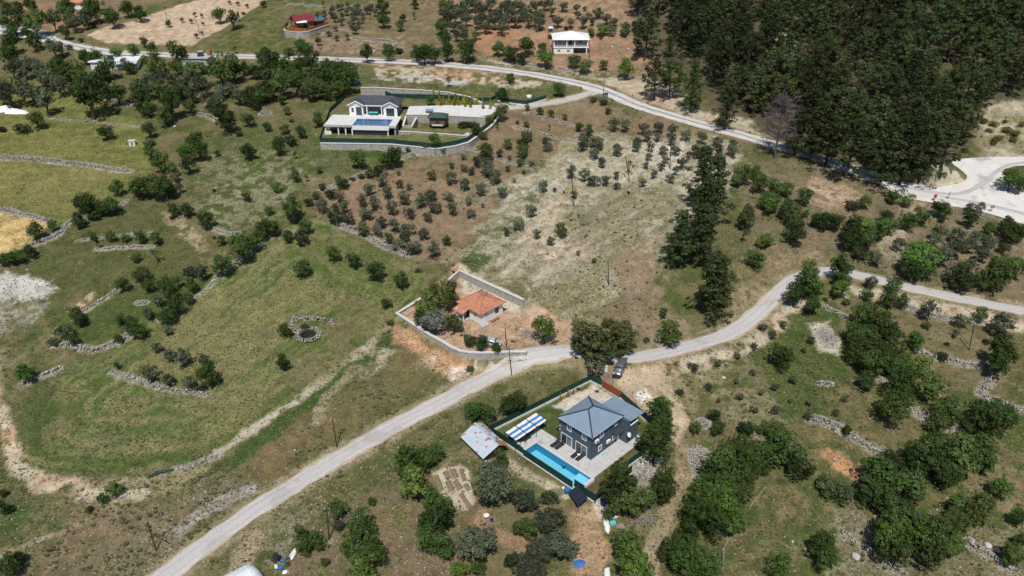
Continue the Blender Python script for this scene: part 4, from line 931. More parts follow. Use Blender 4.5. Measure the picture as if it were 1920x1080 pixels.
# ================================================================ slate-blue villa
def slate_villa():
    h = thing('villa', 'two-storey slate-blue villa with grey metal hip roof beside the turquoise pool', 'house', (NV[0], NV[1], NV_Z), math.radians(45))
    MB().box(0, 7.7, 0, 7.4, -.3, 5.12).build('wall', M['slate'], h)
    hip_roof(h, -.36, 8.05, -.32, 7.7, 5.22, 7.2, (3.2, 3.7), (4.5, 3.7), M['metalroof'], M['ridge'], .42, M['metalroof'])
    fb = MB(); e = (-.36, 8.05, -.32, 7.7)
    fb.box(e[0]-.03, e[0], e[2], e[3], 5.05, 5.235); fb.box(e[0]-.03, e[1], e[2]-.03, e[2], 5.05, 5.235)
    fb.build('fascia', M['white_clean'], h)
    for v0, v1 in ((6.9,4.3), (3.55,.95)):
        window(h, (0, (v0+v1)/2, 1.14), 'x-', v0-v1, 2.25, 'mixed', 1, .11, 'sliding_door')
    for v in (5.1, 1.75): window(h, (0, v, 4.05), 'x-', 1.05, 1.25, mull=1, t=.13)
    for u, z, w, hh in ((2.55,4.1,1.05,1.2), (6.4,4.3,.8,.8), (2.3,1.35,1.0,1.2), (6.1,1.45,.95,1.15)): window(h, (u, 0, z), 'y-', w, hh, mull=1, t=.13)
    an = MB().box(7.702, 10.7, -1.7, 4.6, -.3, 2.7).build('annex', M['slate'], h)
    MB().box(7.702, 8.35, -1.7, -.002, 2.702, 4.9).build('annex_wall', M['slate'], h)
    MB().box(7.702, 10.7, 4.4, 4.6, 2.702, 4.9).build('annex_wall', M['slate'], h)
    p = MB().box(8.36, 10.7, -1.7, -1.55, 2.702, 3.6); p.box(10.55, 10.7, -1.54, 4.39, 2.702, 3.6); p.build('balcony_parapet', M['slate'], h)
    r = MB().box(8.3, 10.75, -1.72, -1.52, 3.604, 3.68); r.box(10.53, 10.73, -1.5, 4.39, 3.604, 3.68); r.build('handrail', M['white_clean'], h)
    for u, v in ((10.62,-1.62), (10.62,4.48)): MB().tube((u, v, 2.7), (u, v, 4.95), .05).build('balcony_post', M['dark_steel'], h)
    r2 = MB().slab([(8.06,-1.95,5.02),(11.9,-1.95,4.82),(11.9,4.75,4.82),(8.06,4.75,5.02)], .1).build('annex_roof', M['metalroof'], h)
    s = MB()
    for k in range(15): v = -1.75+k*.45; s.bar((8.1, v, 5.05), (11.88, v, 4.85), .045, .05)
    s.build('standing_seams', M['metalroof'], r2)
    MB().slab([(5.4,-1.0,2.62),(7.69,-1.0,2.62),(7.69,-.002,2.9),(5.4,-.002,2.9)], .08).build('porch_canopy', M['ridge'], h)
    MB().box(7.0, 7.65, -.05, -.002, 0, 2.1).build('door', M['white_clean'], h)
    for u, z in ((1.0,3.75), (4.25,1.75)):
        a = MB().box(u-.42, u+.42, -.42, -.1, z-.3, z+.3).build('air_conditioner', M['white_clean'], h)
        MB().tube((u-.08, -.43, z), (u-.08, -.425, z), .24, n=16).build('fan_grille', M['greysteel'], a)
        for du in (-.35, .3): MB().box(u+du, u+du+.05, -.099, -.001, z-.36, z-.3).build('bracket', M['dark_steel'], a)
    for v, z in ((7.2,2.6), (7.2,3.4)): MB().box(-.12, -.001, v-.06, v+.06, z-.12, z+.12).build('wall_lamp', M['white_clean'], h)
    for u, v in ((-.06,-.06), (7.78,-.06), (-.06,7.46)): MB().tube((u, v, 0), (u, v, 5.05), .05, n=8).build('downpipe', M['ridge'], h)
    MB().tube((-.44, -.32, 5.16), (-.44, 7.7, 5.16), .06, n=8).build('gutter', M['ridge'], h); MB().tube((-.36, -.40, 5.16), (8.05, -.40, 5.16), .06, n=8).build('gutter', M['ridge'], h)
    # dish
    d = thing('satellite_dish', 'white satellite dish on a dark wall arm at the villa corner', 'satellite dish', (*NVW(7.5,-1.75), NV_Z+2.3), math.radians(45))
    n = 18; dv = [(0, 0, 0)]; df = []
    for r, z in ((.2,.02), (.36,.06), (.46,.11)):
        for k in range(n): t = 2*math.pi*k/n; dv.append((r*math.cos(t), r*math.sin(t), z))
    df += [(0, 1+k, 1+(k+1) % n) for k in range(n)]
    for j in range(2): df += [(1+j*n+k, 1+(j+1)*n+k, 1+(j+1)*n+(k+1) % n, 1+j*n+(k+1) % n) for k in range(n)]
    Rm = Matrix.Rotation(math.radians(52), 3, 'X')
    rv = [tuple(Rm @ Vector(q)+Vector((0, -.35, .1))) for q in dv]
    MB().add(rv, df).build('reflector', M['white_clean'], d)
    MB().tube((0, .05, -.25), (0, -.33, .05), .03).tube((0, -.35, .12), (0, -.8, .35), .015).build('arm', M['dark_steel'], d)
    MB().cbox((0, -.82, .37), (.09, .14, .09)).build('receiver', M['greysteel'], d)
slate_villa()
def patio():
    o = MB()
    o.box(-3.2, -.02, -3.15, 13.6, -.5, .06); o.box(-7.2, -3.202, 9.9, 13.6, -.5, .06); o.box(-.018, 11.0, -3.15, -.02, -.5, .06); o.box(-7.2, -3.202, -3.55, -3.1, -.5, .06); o.box(-7.2, -6.9, -3.098, 9.898, -.5, .06)
    o.box(-.018, 10.72, -.019, -.005, -.5, .05)
    q = o.build('patio', M['patio']); q.location = (NV[0], NV[1], NV_Z); q.rotation_euler = (0, 0, math.radians(45)); kind(q, 'structure')
    p = thing('swimming_pool', 'long rectangular turquoise pool with a pale shallow shelf along the green fence', 'pool', (NV[0], NV[1], NV_Z), math.radians(45))
    MB().box(-6.9, -3.2, -.35, 9.9, -1.75, -1.55).build('pool_floor', M['poolfloor'], p)
    w = MB(); w.box(-6.898, -6.7, -3.098, 9.898, -1.548, .03); w.box(-3.4, -3.202, -3.098, 9.898, -1.548, .03); w.box(-6.698, -3.402, 9.7, 9.898, -1.548, .03); w.box(-6.698, -3.402, -3.098, -2.95, -1.548, .03)
    w.build('pool_wall', M['poolwall'], p)
    MB().box(-6.698, -3.402, -2.948, -.3, -1.548, -.5).build('shallow_shelf', M['poolshelf'], p)
    c = MB(); c.box(-3.42, -3.0, -3.3, 10.1, .062, .10); c.box(-6.95, -3.422, 9.68, 10.1, .062, .10); c.box(-6.95, -3.422, -3.3, -2.93, .062, .10); c.build('coping', M['cap'], p)
    MB().add([(-6.69,-2.94,-.1),(-3.41,-2.94,-.1),(-3.41,9.69,-.1),(-6.69,9.69,-.1)], [(0,1,2,3)]).build('water', M['water'], p)
    l = MB()
    for du in (0, .5): l.tube((-3.6+.0, 8.7+du, -.9), (-3.55, 8.7+du, .7), .03).tube((-3.55, 8.7+du, .7), (-2.9, 8.7+du, .75), .03).tube((-2.9, 8.7+du, .75), (-2.8, 8.7+du, .06), .03)
    l.build('ladder', M['greysteel'], p)
    rb = thing('pool_cleaner', 'small round blue pool cleaner floating in the villa pool', 'pool cleaner', (*NVW(-4.0, 2.6), NV_Z-.12), 0)
    MB().lathe([(.1,0),(.3,.02),(.33,.1),(.2,.2),(.05,.24)], 12).build('body', M['blueplastic'], rb, True)
    MB().tube((0, .3, .1), (.5, .8, .06), .03).build('hose', M['poolwall'], rb)
    st = thing('towel', 'small turquoise towel on the paving by the villa wall', 'towel', (*NVW(2.7,-.6), NV_Z+.07), .5)
    MB().box(-.35, .35, -.2, .2, 0, .03).box(-.2, .3, -.05, .24, .031, .06).build('folded_cloth', M['turq'], st)
patio()
def awning():
    a = thing('awning', 'blue and cream striped awning on dark posts over the poolside seating', 'awning', (NV[0], NV[1], NV_Z), math.radians(45))
    x0, x1, y0, y1 = -7.6, .3, 10.7, 13.3
    xs = np.linspace(x0, x1, 17); bands = [(0,.16,'cream'), (.16,.36,'blue'), (.36,.56,'cream'), (.56,.76,'blue'), (.76,1,'cream')]
    def zz(x, k): return 2.45+.25*k-.07*abs(math.sin((x-x0)*math.pi/2.63))+.03*math.sin(x*5+k*4)
    for b0, b1, c in bands:
        m = MB(); K = 3
        for i in range(len(xs)-1):
            for j in range(K):
                ka = b0+(b1-b0)*j/K; kb = b0+(b1-b0)*(j+1)/K
                q = [(xs[i], y0+(y1-y0)*ka, zz(xs[i], ka)), (xs[i+1], y0+(y1-y0)*ka, zz(xs[i+1], ka)), (xs[i+1], y0+(y1-y0)*kb, zz(xs[i+1], kb)), (xs[i], y0+(y1-y0)*kb, zz(xs[i], kb))]
                m.slab(q, .015)
        m.build('blue_stripe' if c == 'blue' else 'cream_stripe', M[c+'_cloth'], a)
    for x in (x0, x0+2.63, x0+5.26, x1):
        MB().bar((x, y0-.05, 2.5), (x, y1+.05, 2.76), .08, .1).build('beam', M['dark_steel'], a)
        for y in (y0, y1): MB().tube((x, y, 0), (x, y, 2.45 if y == y0 else 2.7), .045).build('post', M['dark_steel'], a)
    def sofa(u, v, w, l):
        s = thing('outdoor_sofa', l, 'sofa', (*NVW(u, v), NV_Z+.06), math.radians(45))
        MB().box(-w/2, w/2, -.4, .4, 0, .42).build('seat', M['dark_wicker'], s); MB().box(-w/2, w/2, .28, .4, .422, .85).build('backrest', M['dark_wicker'], s)
        for sx in (-1, 1): MB().box(min(sx*w/2, sx*(w/2-.16)), max(sx*w/2, sx*(w/2-.16)), -.4, .27, .422, .62).build('armrest', M['dark_wicker'], s)
        MB().box(-w/2+.2, w/2-.2, -.36, .26, .424, .52).build('cushion', M['greywall'], s)
    sofa(-2.2, 12.6, 2.2, 'dark wicker sofa under the house end of the striped awning'); sofa(-5.6, 12.6, 2.2, 'dark wicker sofa under the fence end of the striped awning')
    t = thing('coffee_table', 'low glass-topped table in front of the awning sofas', 'table', (*NVW(-4.0, 11.5), NV_Z+.06), math.radians(45))
    MB().box(-.9, .9, -.35, .35, .4, .44).build('table_top', M['glass'], t)
    for sx in (-.8, .8):
        for sy in (-.28, .28): MB().box(sx-.03, sx+.03, sy-.03, sy+.03, 0, .4).build('leg', M['dark_steel'], t)
    c = thing('grill_counter', 'grey outdoor counter at the fence end under the awning', 'counter', (*NVW(-6.6, 11.2), NV_Z+.06), math.radians(45))
    MB().box(-.4, .4, -.35, .9, 0, .85).build('cabinet', M['greywall'], c); MB().box(-.45, .45, -.4, .95, .852, .92).build('worktop', M['concrete'], c)
awning()
def lounger(px, py, l, da=0):
    q = PZ(px, py, NV_Z+.2)
    s = thing('sun_lounger', l, 'sun lounger', (q[0], q[1], NV_Z+.06), math.radians(45+da), 'dark loungers on the pool terrace')
    MB().box(-1.0, 1.0, -.33, .33, .26, .32).build('frame', M['dark_steel'], s)
    MB().box(-.98, .35, -.31, .31, .322, .42).build('mattress', M['dark_wicker'], s)
    MB().cbox((.62, 0, .56), (.8, .62, .1), ry=math.radians(-38)).build('backrest', M['dark_wicker'], s)
    for x in (-.9, .9):
        for y in (-.28, .28): MB().box(x-.03, x+.03, y-.03, y+.03, 0, .26).build('leg', M['dark_steel'], s)
lounger(1041, 833, 'leftmost dark sun lounger, outer one of the pair by the left sliding door')
lounger(1049, 837, 'dark sun lounger of the left pair, nearer the right-hand door')
lounger(1079, 853, 'dark sun lounger of the right pair, nearer the left-hand door', 2)
lounger(1088, 858, 'rightmost dark sun lounger near the villa corner', 1)
_st = thing('side_table', 'tiny white side table between the right-hand sun loungers', 'table', (*PZ(1085, 853, NV_Z+.4)[:2], NV_Z+.06), 0)
MB().lathe([(.16,0),(.04,.03),(.03,.4),(.26,.41),(.26,.45)], 10).build('pedestal', M['white_clean'], _st)

# compound fence
def nvf(L): return [NVW(*a) for a in L]
zf = NV_Z
fence_run('garden_fence', 'dark green fence on a white plinth along the road side of the slate-blue villa', nvf([(-7.35,17.6),(17.2,14.6)]), [zf+.35, zf+.55], 1.25, plinth=.5)
fence_run('garden_fence', 'short dark green fence between the villa back corner and the brown gate', nvf([(17.2,14.6),(17.4,12.1)]), zf+.45, 1.5, plinth=.4)
fence_run('garden_fence', 'dark green fence on the villa side between tin shed and road corner', nvf([(-7.35,9.2),(-7.35,17.6)]), zf+.35, 1.35, plinth=.5)
fence_run('garden_fence', 'tall dark green fence running along the pool edge', nvf([(-7.35,-2.2),(-7.35,9.1)]), zf+.02, 1.5, plinth=.3, panel=2.2)
fence_run('garden_fence', 'dark green fence stepping up at the shallow end of the pool', nvf([(-7.0,-4.4),(-7.0,-2.3)]), zf+.25, 1.6, plinth=.4, panel=2.1)
fence_run('garden_fence', 'dark green fence at the near corner above the solar panels', nvf([(2.3,-6.9),(-2.4,-6.9),(-7.2,-6.9),(-7.2,-4.5)]), zf+.15, 1.6, plinth=.5)
fence_run('garden_fence', 'green fence on white plinth right of the lawn behind the leafy tree', nvf([(8.4,-5.7),(3.2,-5.5)]), zf+.25, 1.4, plinth=.5)
fence_run('garden_fence', 'dark green fence right of the annex leading to the brown gate', nvf([(17.1,7.1),(14.6,-1.8),(12.8,-5.0)]), zf+.35, 1.5, plinth=.4)
def gate():
    a, b = NVW(17.4, 12.0), NVW(17.1, 7.25); d = b-a; L = float(np.hypot(*d))
    g = thing('driveway_gate', 'red-brown slatted sliding gate at the villa driveway', 'gate', (*a, zf), math.atan2(d[1], d[0]))
    MB().box(0, L, -.06, .06, -.3, .12).build('threshold', M['fence_wall'], g)
    for k in range(8): MB().box(.06, L-.06, -.03, .03, .2+k*.2, .37+k*.2).build('board', M['gate'], g)
    for x in (0, L/2, L-.09): MB().box(x, x+.09, .032, .1, .13, 1.85).build('gate_post', M['gate'], g)
gate()
for px, py, hgt, l in ((1051,745,.9,'leftmost small golden shrub'),(1064,738,.9,'second small golden shrub from the left'),(1075,733,.8,'third small shrub from the left'),(1084,729,.9,'fourth, dark red-brown small shrub'),(1119,733,.8,'small red-brown shrub near the gate')): pass

# ---------------------------------------------------------------- tin shed
def tin_shed():
    o = thing('tin_shed', 'low shed with a pale tin gable roof streaked red with rust', 'shed', (SH[0], SH[1], SH_Z), math.radians(-54))
    # local x along the ridge (towards camera-right), y = away from camera
    x0, x1 = -6.4, .9; ye, yr, yf = -.3, 2.9, 4.6; ze, zr, zf_ = 1.55, 2.95, 2.2
    def sheet(nm, ya, za, yb, zb, n, mat):
        for k in range(n):
            a = x0+(x1-x0)*k/n; b = x0+(x1-x0)*(k+1)/n+.05; m = MB(); K = 8; dz = .008*(k % 2)+random.uniform(0, .02)
            for j in range(K):
                xa = a+(b-a)*j/K; xb = a+(b-a)*(j+1)/K; wa = .02*(j % 2); wb = .02*((j+1) % 2)
                m.slab([(xa, ya, za+wa+dz), (xb, ya, za+wb+dz), (xb, yb, zb+wb+dz), (xa, yb, zb+wa+dz)] if yb > ya else [(xa, yb, zb+wa+dz), (xb, yb, zb+wb+dz), (xb, ya, za+wb+dz), (xa, ya, za+wa+dz)], .012)
            m.build(nm, mat if k != n-1 else M['tin'], o)
    sheet('roof_sheet', ye, ze, yr, zr, 8, M['tin']); sheet('roof_sheet', yr+.01, zr-.01, yf, zf_, 6, M['tin'])
    MB().slab([(x1-1.6, yr+.1, zr+.02), (x1+.15, yr+.1, zr+.02), (x1+.35, yf+.2, zf_+.03), (x1-1.2, yf+.2, zf_+.03)], .012).build('rusty_roof_sheet', M['rust'], o)
    MB().bar((x0-.05, yr, zr+.04), (x1+.05, yr, zr+.04), .3, .04).build('ridge_cap', M['tin'], o)
    MB().box(x0+.2, x1-.2, .25, 4.3, -.4, .5).build('stone_footing', M['stonewall2'], o)
    MB().box(x0+.25, x1-.25, .7, 4.2, .5, 1.5).build('board_wall', M['wood_dark'], o)
    for k in range(6):
        x = x0+.3+k*(x1-x0-.6)/5; MB().box(x-.06, x+.06, .0, .12, -.3, 1.5).build('post', M['wood'], o)
    for x in (x0+.15, x1-.15): MB().add([(x, .7, 1.5), (x, 4.2, 1.5), (x, yr, zr-.1)], [(0,1,2)]).build('gable', M['wood_dark'], o)
    for k in range(5): MB().cbox((random.uniform(x0, x1), random.uniform(0, 4), 2.6), (.01, .01, .01))
tin_shed()

# ---------------------------------------------------------------- orange tiled house
def orange_house():
    o = thing('cottage', 'small white cottage with an orange tiled hip roof behind leafy trees', 'house', (OH[0], OH[1], OH_Z), math.radians(45))
    o.scale = (1.08, 1.08, 1.08)
    X0, X1, Y0, Y1 = -.2, 5.6, .1, 6.0
    MB().box(X0, X1, Y0, Y1, -.3, 2.42).build('wall', M['white'], o)
    MB().box(X0-1.9, X0-.002, 4.9, 5.1, -.3, 2.3).build('porch_wall', M['white'], o)
    MB().box(X0-1.9, X0-.002, 3.0, 4.899, -.3, .12).build('porch_floor', M['concrete'], o)
    MB().box(X0-1.85, X0-1.65, 3.05, 3.25, .122, 2.25).build('porch_post', M['white'], o)
    ze, zr = 2.5, 4.25; e = (X0-.55, X1+.5, Y0-.5, Y1+.5); A = (2.55, 2.6); B = (2.95, 4.0)
    c = [(e[0],e[2]), (e[1],e[2]), (e[1],e[3]), (e[0],e[3])]
    core = MB(); core.v = [(*q, ze-.04) for q in c]+[(*A, zr-.06), (*B, zr-.06)]; core.f = [(0,1,4), (1,2,5,4), (2,3,5), (3,0,4,5), (3,2,1,0)]
    ro = core.build('roof', M['tile_ridge'], o)
    N = 11
    def course(p0, p1, q0, q1):
        p0, p1, q0, q1 = [np.array(a, float) for a in (p0, p1, q0, q1)]
        for k in range(N):
            t0, t1 = k/N, (k+1.12)/N if k < N-1 else 1
            a, b = p0+(q0-p0)*t0, p1+(q1-p1)*t0; c_, d = p0+(q0-p0)*t1, p1+(q1-p1)*t1
            L = np.linalg.norm(b-a)
            if L < .3: continue
            n = max(3, int(L/.24)*2); m = MB(); up = np.array([0, 0, 1])
            for j in range(n):
                s, u = j/n, (j+1)/n; wa, wb = .035*(j % 2), .035*((j+1) % 2)
                m.add([a+(b-a)*s+up*(.075+wa), a+(b-a)*u+up*(.075+wb), c_+(d-c_)*u+up*(.02+wb), c_+(d-c_)*s+up*(.02+wa)], [(0,1,2,3)])
                m.add([a+(b-a)*s+up*(.0), a+(b-a)*u+up*(.0), a+(b-a)*u+up*(.075+wb), a+(b-a)*s+up*(.075+wa)], [(0,1,2,3)])
            m.build('tile_course', M['terracotta'], ro)
    z = lambda q, h: (q[0], q[1], h)
    course(z(c[0],ze), z(c[1],ze), z(A,zr), z(A,zr)); course(z(c[1],ze), z(c[2],ze), z(A,zr), z(B,zr)); course(z(c[2],ze), z(c[3],ze), z(B,zr), z(B,zr)); course(z(c[3],ze), z(c[0],ze), z(B,zr), z(A,zr))
    for q, t in ((c[0],A),(c[1],A),(c[2],B),(c[3],B),(A,B)): MB().bar((*q, (ze if q in c else zr)+.1), (*t, zr+.1), .2, .1).build('ridge_tile', M['tile_ridge'], ro)
    MB().slab([(e[0]-1.75, 2.75, 2.1), (e[0]+.02, 2.75, ze+.02), (e[0]+.02, 5.6, ze+.02), (e[0]-1.75, 5.6, 2.1)], .09).build('porch_roof', M['terracotta'], o)
    window(o, (X0, 1.6, 1.5), 'x-', .8, 1.0); MB().box(X0-.05, X0-.002, 3.3, 4.2, 0, 2.0).build('door', M['wood_dark'], o)
    window(o, (4.0, Y0, 1.4), 'y-', .9, 1.1, frame='wood_dark'); window(o, (1.2, Y0, 1.5), 'y-', .7, .9)
    MB().box(3.2, 3.75, 2.4, 2.9, 3.2, 4.7).build('chimney', M['stonewall2'], o)
    MB().tube((2.2, 1.8, 3.4), (2.2, 1.8, 4.9), .025, n=6).build('aerial', M['dark_steel'], o)
    MB().box(-.9, 1.1, -1.1, .098, -.3, .18).build('front_step', M['concrete'], o)
    b = thing('brick_stack', 'low stack of red bricks along the cottage wall', 'bricks', (*(np.array([OH[0], OH[1]])+np.array([(2.9-(-.9))*.7071, (2.9-.9)*.7071])), OH_Z), math.radians(45))
    for r in range(3):
        for k in range(9-r): MB().box(-1.2+k*.28+r*.1, -1.2+k*.28+.25+r*.1, -.2, .2, r*.16, r*.16+.14).build('brick', M['rust'], b)
orange_house()
wall_run('retaining_wall', 'curved pale stone retaining wall with white coping below the orange-roofed cottage', OH_WALL, OH_Z+.3, .5, M['stonewall'], M['cap'])
wall_run('retaining_wall', 'straight grey stone wall with pale coping behind the orange-roofed cottage', OH_BACK, [OH_Z+1.2]+[OH_Z+1.9]*4, .5, M['stonewall'], M['cap'], base=OH_Z-.4)

# ---------------------------------------------------------------- grey-roofed villa with infinity pool
def grey_villa():
    zl = -3.0
    h = thing('hillside_villa', 'white villa with charcoal double-gabled roof above a blue infinity pool', 'house', (MV[0], MV[1], MV_Z), MV_A)
    MB().box(0, 4.1, -.2, 6.5, -.3, 3.0).build('left_wing', M['white_clean'], h)
    MB().box(10.3, 14.3, -.6, 6.5, -.3, 3.0).build('right_wing', M['white_clean'], h)
    MB().box(4.102, 10.298, 2.2, 6.5, -.3, 3.0).build('middle_wall', M['greywall'], h)
    MB().box(14.302, 14.4, -.55, 6.45, -.2, 3.0).build('shaded_side_panel', M['greywall'], h)  # grey panel puts the shade of this side into its colour
    def gable(x0, x1, yf, yb, ze, zr, nm):
        xm = (x0+x1)/2
        g = MB().slab([(x0, yf, ze), (xm, yf, zr), (xm, yb, zr), (x0, yb, ze)], .12); g.slab([(xm, yf, zr), (x1, yf, ze), (x1, yb, ze), (xm, yb, zr)], .12)
        r = g.build(nm, M['grey_roof'], h)
        MB().add([(x0+.35, yf+.4, ze), (x1-.35, yf+.4, ze), (xm, yf+.4, zr-.15)], [(0,1,2)]).build('gable_wall', M['white_clean'], r)
        t = MB(); t.bar((x0, yf-.03, ze-.02), (xm, yf-.03, zr-.02), .08, .26); t.bar((xm, yf-.03, zr-.02), (x1, yf-.03, ze-.02), .08, .26); t.build('bargeboard', M['white_clean'], r)
    gable(-.5, 4.7, -.7, 5.0, 3.0, 4.35, 'gable_roof'); gable(9.8, 14.9, -1.1, 5.0, 3.0, 4.3, 'gable_roof')
    # main hip behind
    c = [(-.45,1.6,3.05), (14.95,1.6,3.05), (15.0,7.0,3.0), (-.45,7.0,3.0)]
    MB().add(c+[(2.6,4.2,4.75), (12.2,4.2,4.75)]+[(p[0], p[1], p[2]-.14) for p in c], [(0,1,5,4), (1,2,5), (2,3,4,5), (3,0,4), (6,7,1,0), (7,8,2,1), (8,9,3,2), (9,6,0,3), (9,8,7,6)]).build('roof', M['grey_roof'], h)
    MB().slab([(4.3,-.1,3.0), (10.4,-.1,3.0), (10.4,2.2,3.35), (4.3,2.2,3.35)], .12).build('porch_roof', M['grey_roof'], h)
    MB().box(4.3, 10.3, -.14, -.101, 2.72, 3.0).build('porch_beam', M['white_clean'], h)
    for x in (5.2, 9.6): MB().box(x-.14, x+.14, -.05, .22, 0, 2.75).build('porch_column', M['white_clean'], h)
    window(h, (1.0, -.2, 1.55), 'y-', .9, 1.5, mull=0); window(h, (2.85, -.2, 1.25), 'y-', 1.7, 2.4, mull=1, frame='dark_steel', name='glazed_door')
    window(h, (12.3, -.6, 1.2), 'y-', 2.4, 2.3, mull=1, name='glazed_door', frame='dark_steel')
    window(h, (7.2, 2.2, 1.25), 'y-', 4.6, 2.3, mull=3, name='glazed_door', frame='dark_steel')
    for y in (1.2, 3.6, 5.4): window(h, (14.4, y, 1.6), 'x+', .9, 1.3, mull=0, frame='dark_steel')
    # pool deck over the lower storey
    d = MB(); d.box(-5.2, 3.0, -9.7, -.202, -.35, 0); d.box(3.002, 13.6, -3.5, -.602, -.35, 0); d.box(13.602, 15.6, -9.9, -.602, -.35, 0); d.box(0, 16.3, 6.5, 9, -.4, 0)
    d.box(4.102, 10.298, -.6, 2.198, -.35, -.004)
    d.build('terrace_deck', M['deckw'], h)
    MB().box(-5.3, 2.9, -9.95, -9.702, -.55, .05).build('deck_edge', M['concrete'], h)
    MB().box(13.7, 15.75, -10.1, -9.902, -.5, .1).build('deck_edge', M['concrete'], h)
    p = MB().box(3.002, 13.6, -9.6, -3.502, -1.5, -1.35).build('pool_floor', M['poolfloor2'], h)
    w = MB(); w.box(3.004, 3.2, -9.598, -3.504, -1.348, -.02); w.box(13.4, 13.598, -9.598, -3.504, -1.348, -.02); w.box(3.202, 13.398, -3.7, -3.504, -1.348, -.02); w.build('pool_wall', M['poolfloor2'], p)
    MB().box(3.0, 13.6, -9.85, -9.602, -1.3, -.1).build('pool_lip', M['white_clean'], p)
    MB().add([(3.2,-9.6,-.09), (13.4,-9.6,-.09), (13.4,-3.7,-.09), (3.2,-3.7,-.09)], [(0,1,2,3)]).build('water', M['water'], p)
    MB().box(3.4, 5.0, -9.5, -6.5, -1.348, -.7).build('pool_step', M['poolfloor2'], p)
    lw = MB(); lw.box(-4.6, 15.4, -5.0, -4.7, zl-.3, -.36); lw.box(15.1, 15.4, -9.7, -5.0, zl-.3, -.36); lw.build('lower_wall', M['greywall'], h)
    for x in (-4.9, -1.2, .9, 2.8, 13.2, 15.3): MB().box(x-.16, x+.16, -9.6, -9.25, zl-.3, -.56 if x < 3 else -.36).build('column', M['white_clean'], h)
    MB().box(3.1, 13.1, -9.2, -9.1, zl-.2, -1.52).build('lower_glazing', M['glass'], h)
    MB().box(-5.4, -3.4, -9.4, -9.2, zl-.2, zl+1.0).build('low_wall', M['white_clean'], h)
    # things on the deck
    t = thing('table_tennis_table', 'turquoise-topped games table on the villa porch', 'table', (*MVW(7.0, .4), MV_Z), MV_A)
    MB().box(-1.4, 1.4, -.75, .75, .7, .76).build('table_top', M['turq'], t)
    for x in (-1.1, 1.1):
        for y in (-.55, .55): MB().box(x-.04, x+.04, y-.04, y+.04, 0, .7).build('leg', M['dark_steel'], t)
    for k, (u, v) in enumerate(((-.6,-2.2),(12.6,-2.0))):
        pass
grey_villa()
mvw = lambda L: [MVW(*a) for a in L]
wall_run('retaining_wall', 'long pale stone retaining wall under the fence below the infinity-pool villa', mvw([(-4.5,-17.2),(5,-17.0),(15.5,-16.8),(22,-18.2),(28.3,-19.7)]), MV_ZL+.1, .5, M['stonewall'], M['cap'], sink=.3)
wall_run('retaining_wall', 'stone retaining wall climbing along the right of the infinity-pool villa garden', mvw([(28.5,-19.7),(33.6,-17.0),(37.0,-14.2),(42.1,-2.6),(45.2,8.6)]), [MV_ZL+.1, MV_ZL+.1, MV_ZL+.3, MV_ZL+1.2, MV_Z-.4], .5, M['stonewall'], M['cap'], sink=.3)
fence_run('villa_fence', 'low dark green fence in front of the infinity-pool villa', mvw([(-4.5,-16.9),(15.5,-16.5),(28.3,-19.4)]), MV_ZL+.22, 1.3, panel=3.2)
fence_run('villa_fence', 'dark green fence curving up the right edge of the infinity-pool villa garden', mvw([(28.5,-19.4),(33.4,-16.7),(36.7,-14.0),(41.8,-2.5),(44.9,8.6)]), [MV_ZL+.2, MV_ZL+.2, MV_ZL+.4, MV_ZL+1.3, MV_Z-.3], 1.3, panel=3.4)
wall_run('garden_wall', 'white-capped stone wall between the two lawns of the infinity-pool villa', mvw([(16.4,-9.6),(20,-9.8),(27,-10.8),(33,-11.6),(36.4,-12.4)]), MV_ZL+1.45, .4, M['stonewall'], M['cap'], base=MV_ZL-.3)
wall_run('garden_wall', 'tall rubble wall holding the driveway above the lower lawn of the villa', mvw([(16.6,.3),(22.5,.6),(30,.3),(36,-.4),(40.4,-.6)]), MV_Z+.25, .5, M['stonewall'], M['cap'], base=MV_ZL+.9)
wall_run('garden_wall', 'stone planter wall beside the steps of the infinity-pool villa', mvw([(16.8,-.4),(17.0,-6.2),(19.6,-6.4),(20.0,-.5)]), [MV_Z-.1, MV_ZL+2.0, MV_ZL+2.0, MV_Z-.2], .35, M['stonewall'], M['cap'], base=MV_ZL)
BACKW = [PZ(a, b, MV_Z+2.2)[:2] for a, b in ((676,166),(700,165),(740,167),(790,169),(840,172),(880,177),(905,184))]
wall_run('retaining_wall', 'long pale stone wall behind the driveway of the infinity-pool villa', BACKW, [MV_Z+2.4,MV_Z+2.4,MV_Z+2.3,MV_Z+2.2,MV_Z+2.0,MV_Z+1.4,MV_Z+.7], .5, M['stonewall'], M['cap'], base=MV_Z-.4)
fence_run('villa_fence', 'dark green fence on the left side of the infinity-pool villa', mvw([(-4.7,-16.6),(-6.9,3.5),(-4.8,12)]), [MV_ZL+.2, MV_Z-.5, MV_Z+.8], 1.4, panel=3.2)
fence_run('villa_fence', 'dark green fence along the driveway below the rear stone wall', [PZ(a, b, MV_Z+.2)[:2] for a, b in ((712,168),(722,178),(735,183),(780,184),(850,186),(885,191),(920,190),(930,186))], MV_Z+.3, 1.2, panel=3.4)
fence_run('villa_fence', 'dark green fence along the villa access track, far right end', [P(a, b)[:2] for a, b in ((934,190),(960,195),(985,198),(1005,193),(1024,187))], [float(P(a, b)[2])+.4 for a, b in ((934,190),(960,195),(985,198),(1005,193),(1024,187))], 1.2, panel=3, plinth=.4)
dv = MB().prism([tuple(a) for a in mvw([(16.6,.9),(22,1.1),(30,.9),(38,.4),(41.5,3),(44,9),(40,12.5),(28,11.5),(16,9.5)])], MV_Z-.3, MV_Z+.05).build('driveway', M['deckw']); kind(dv, 'structure')
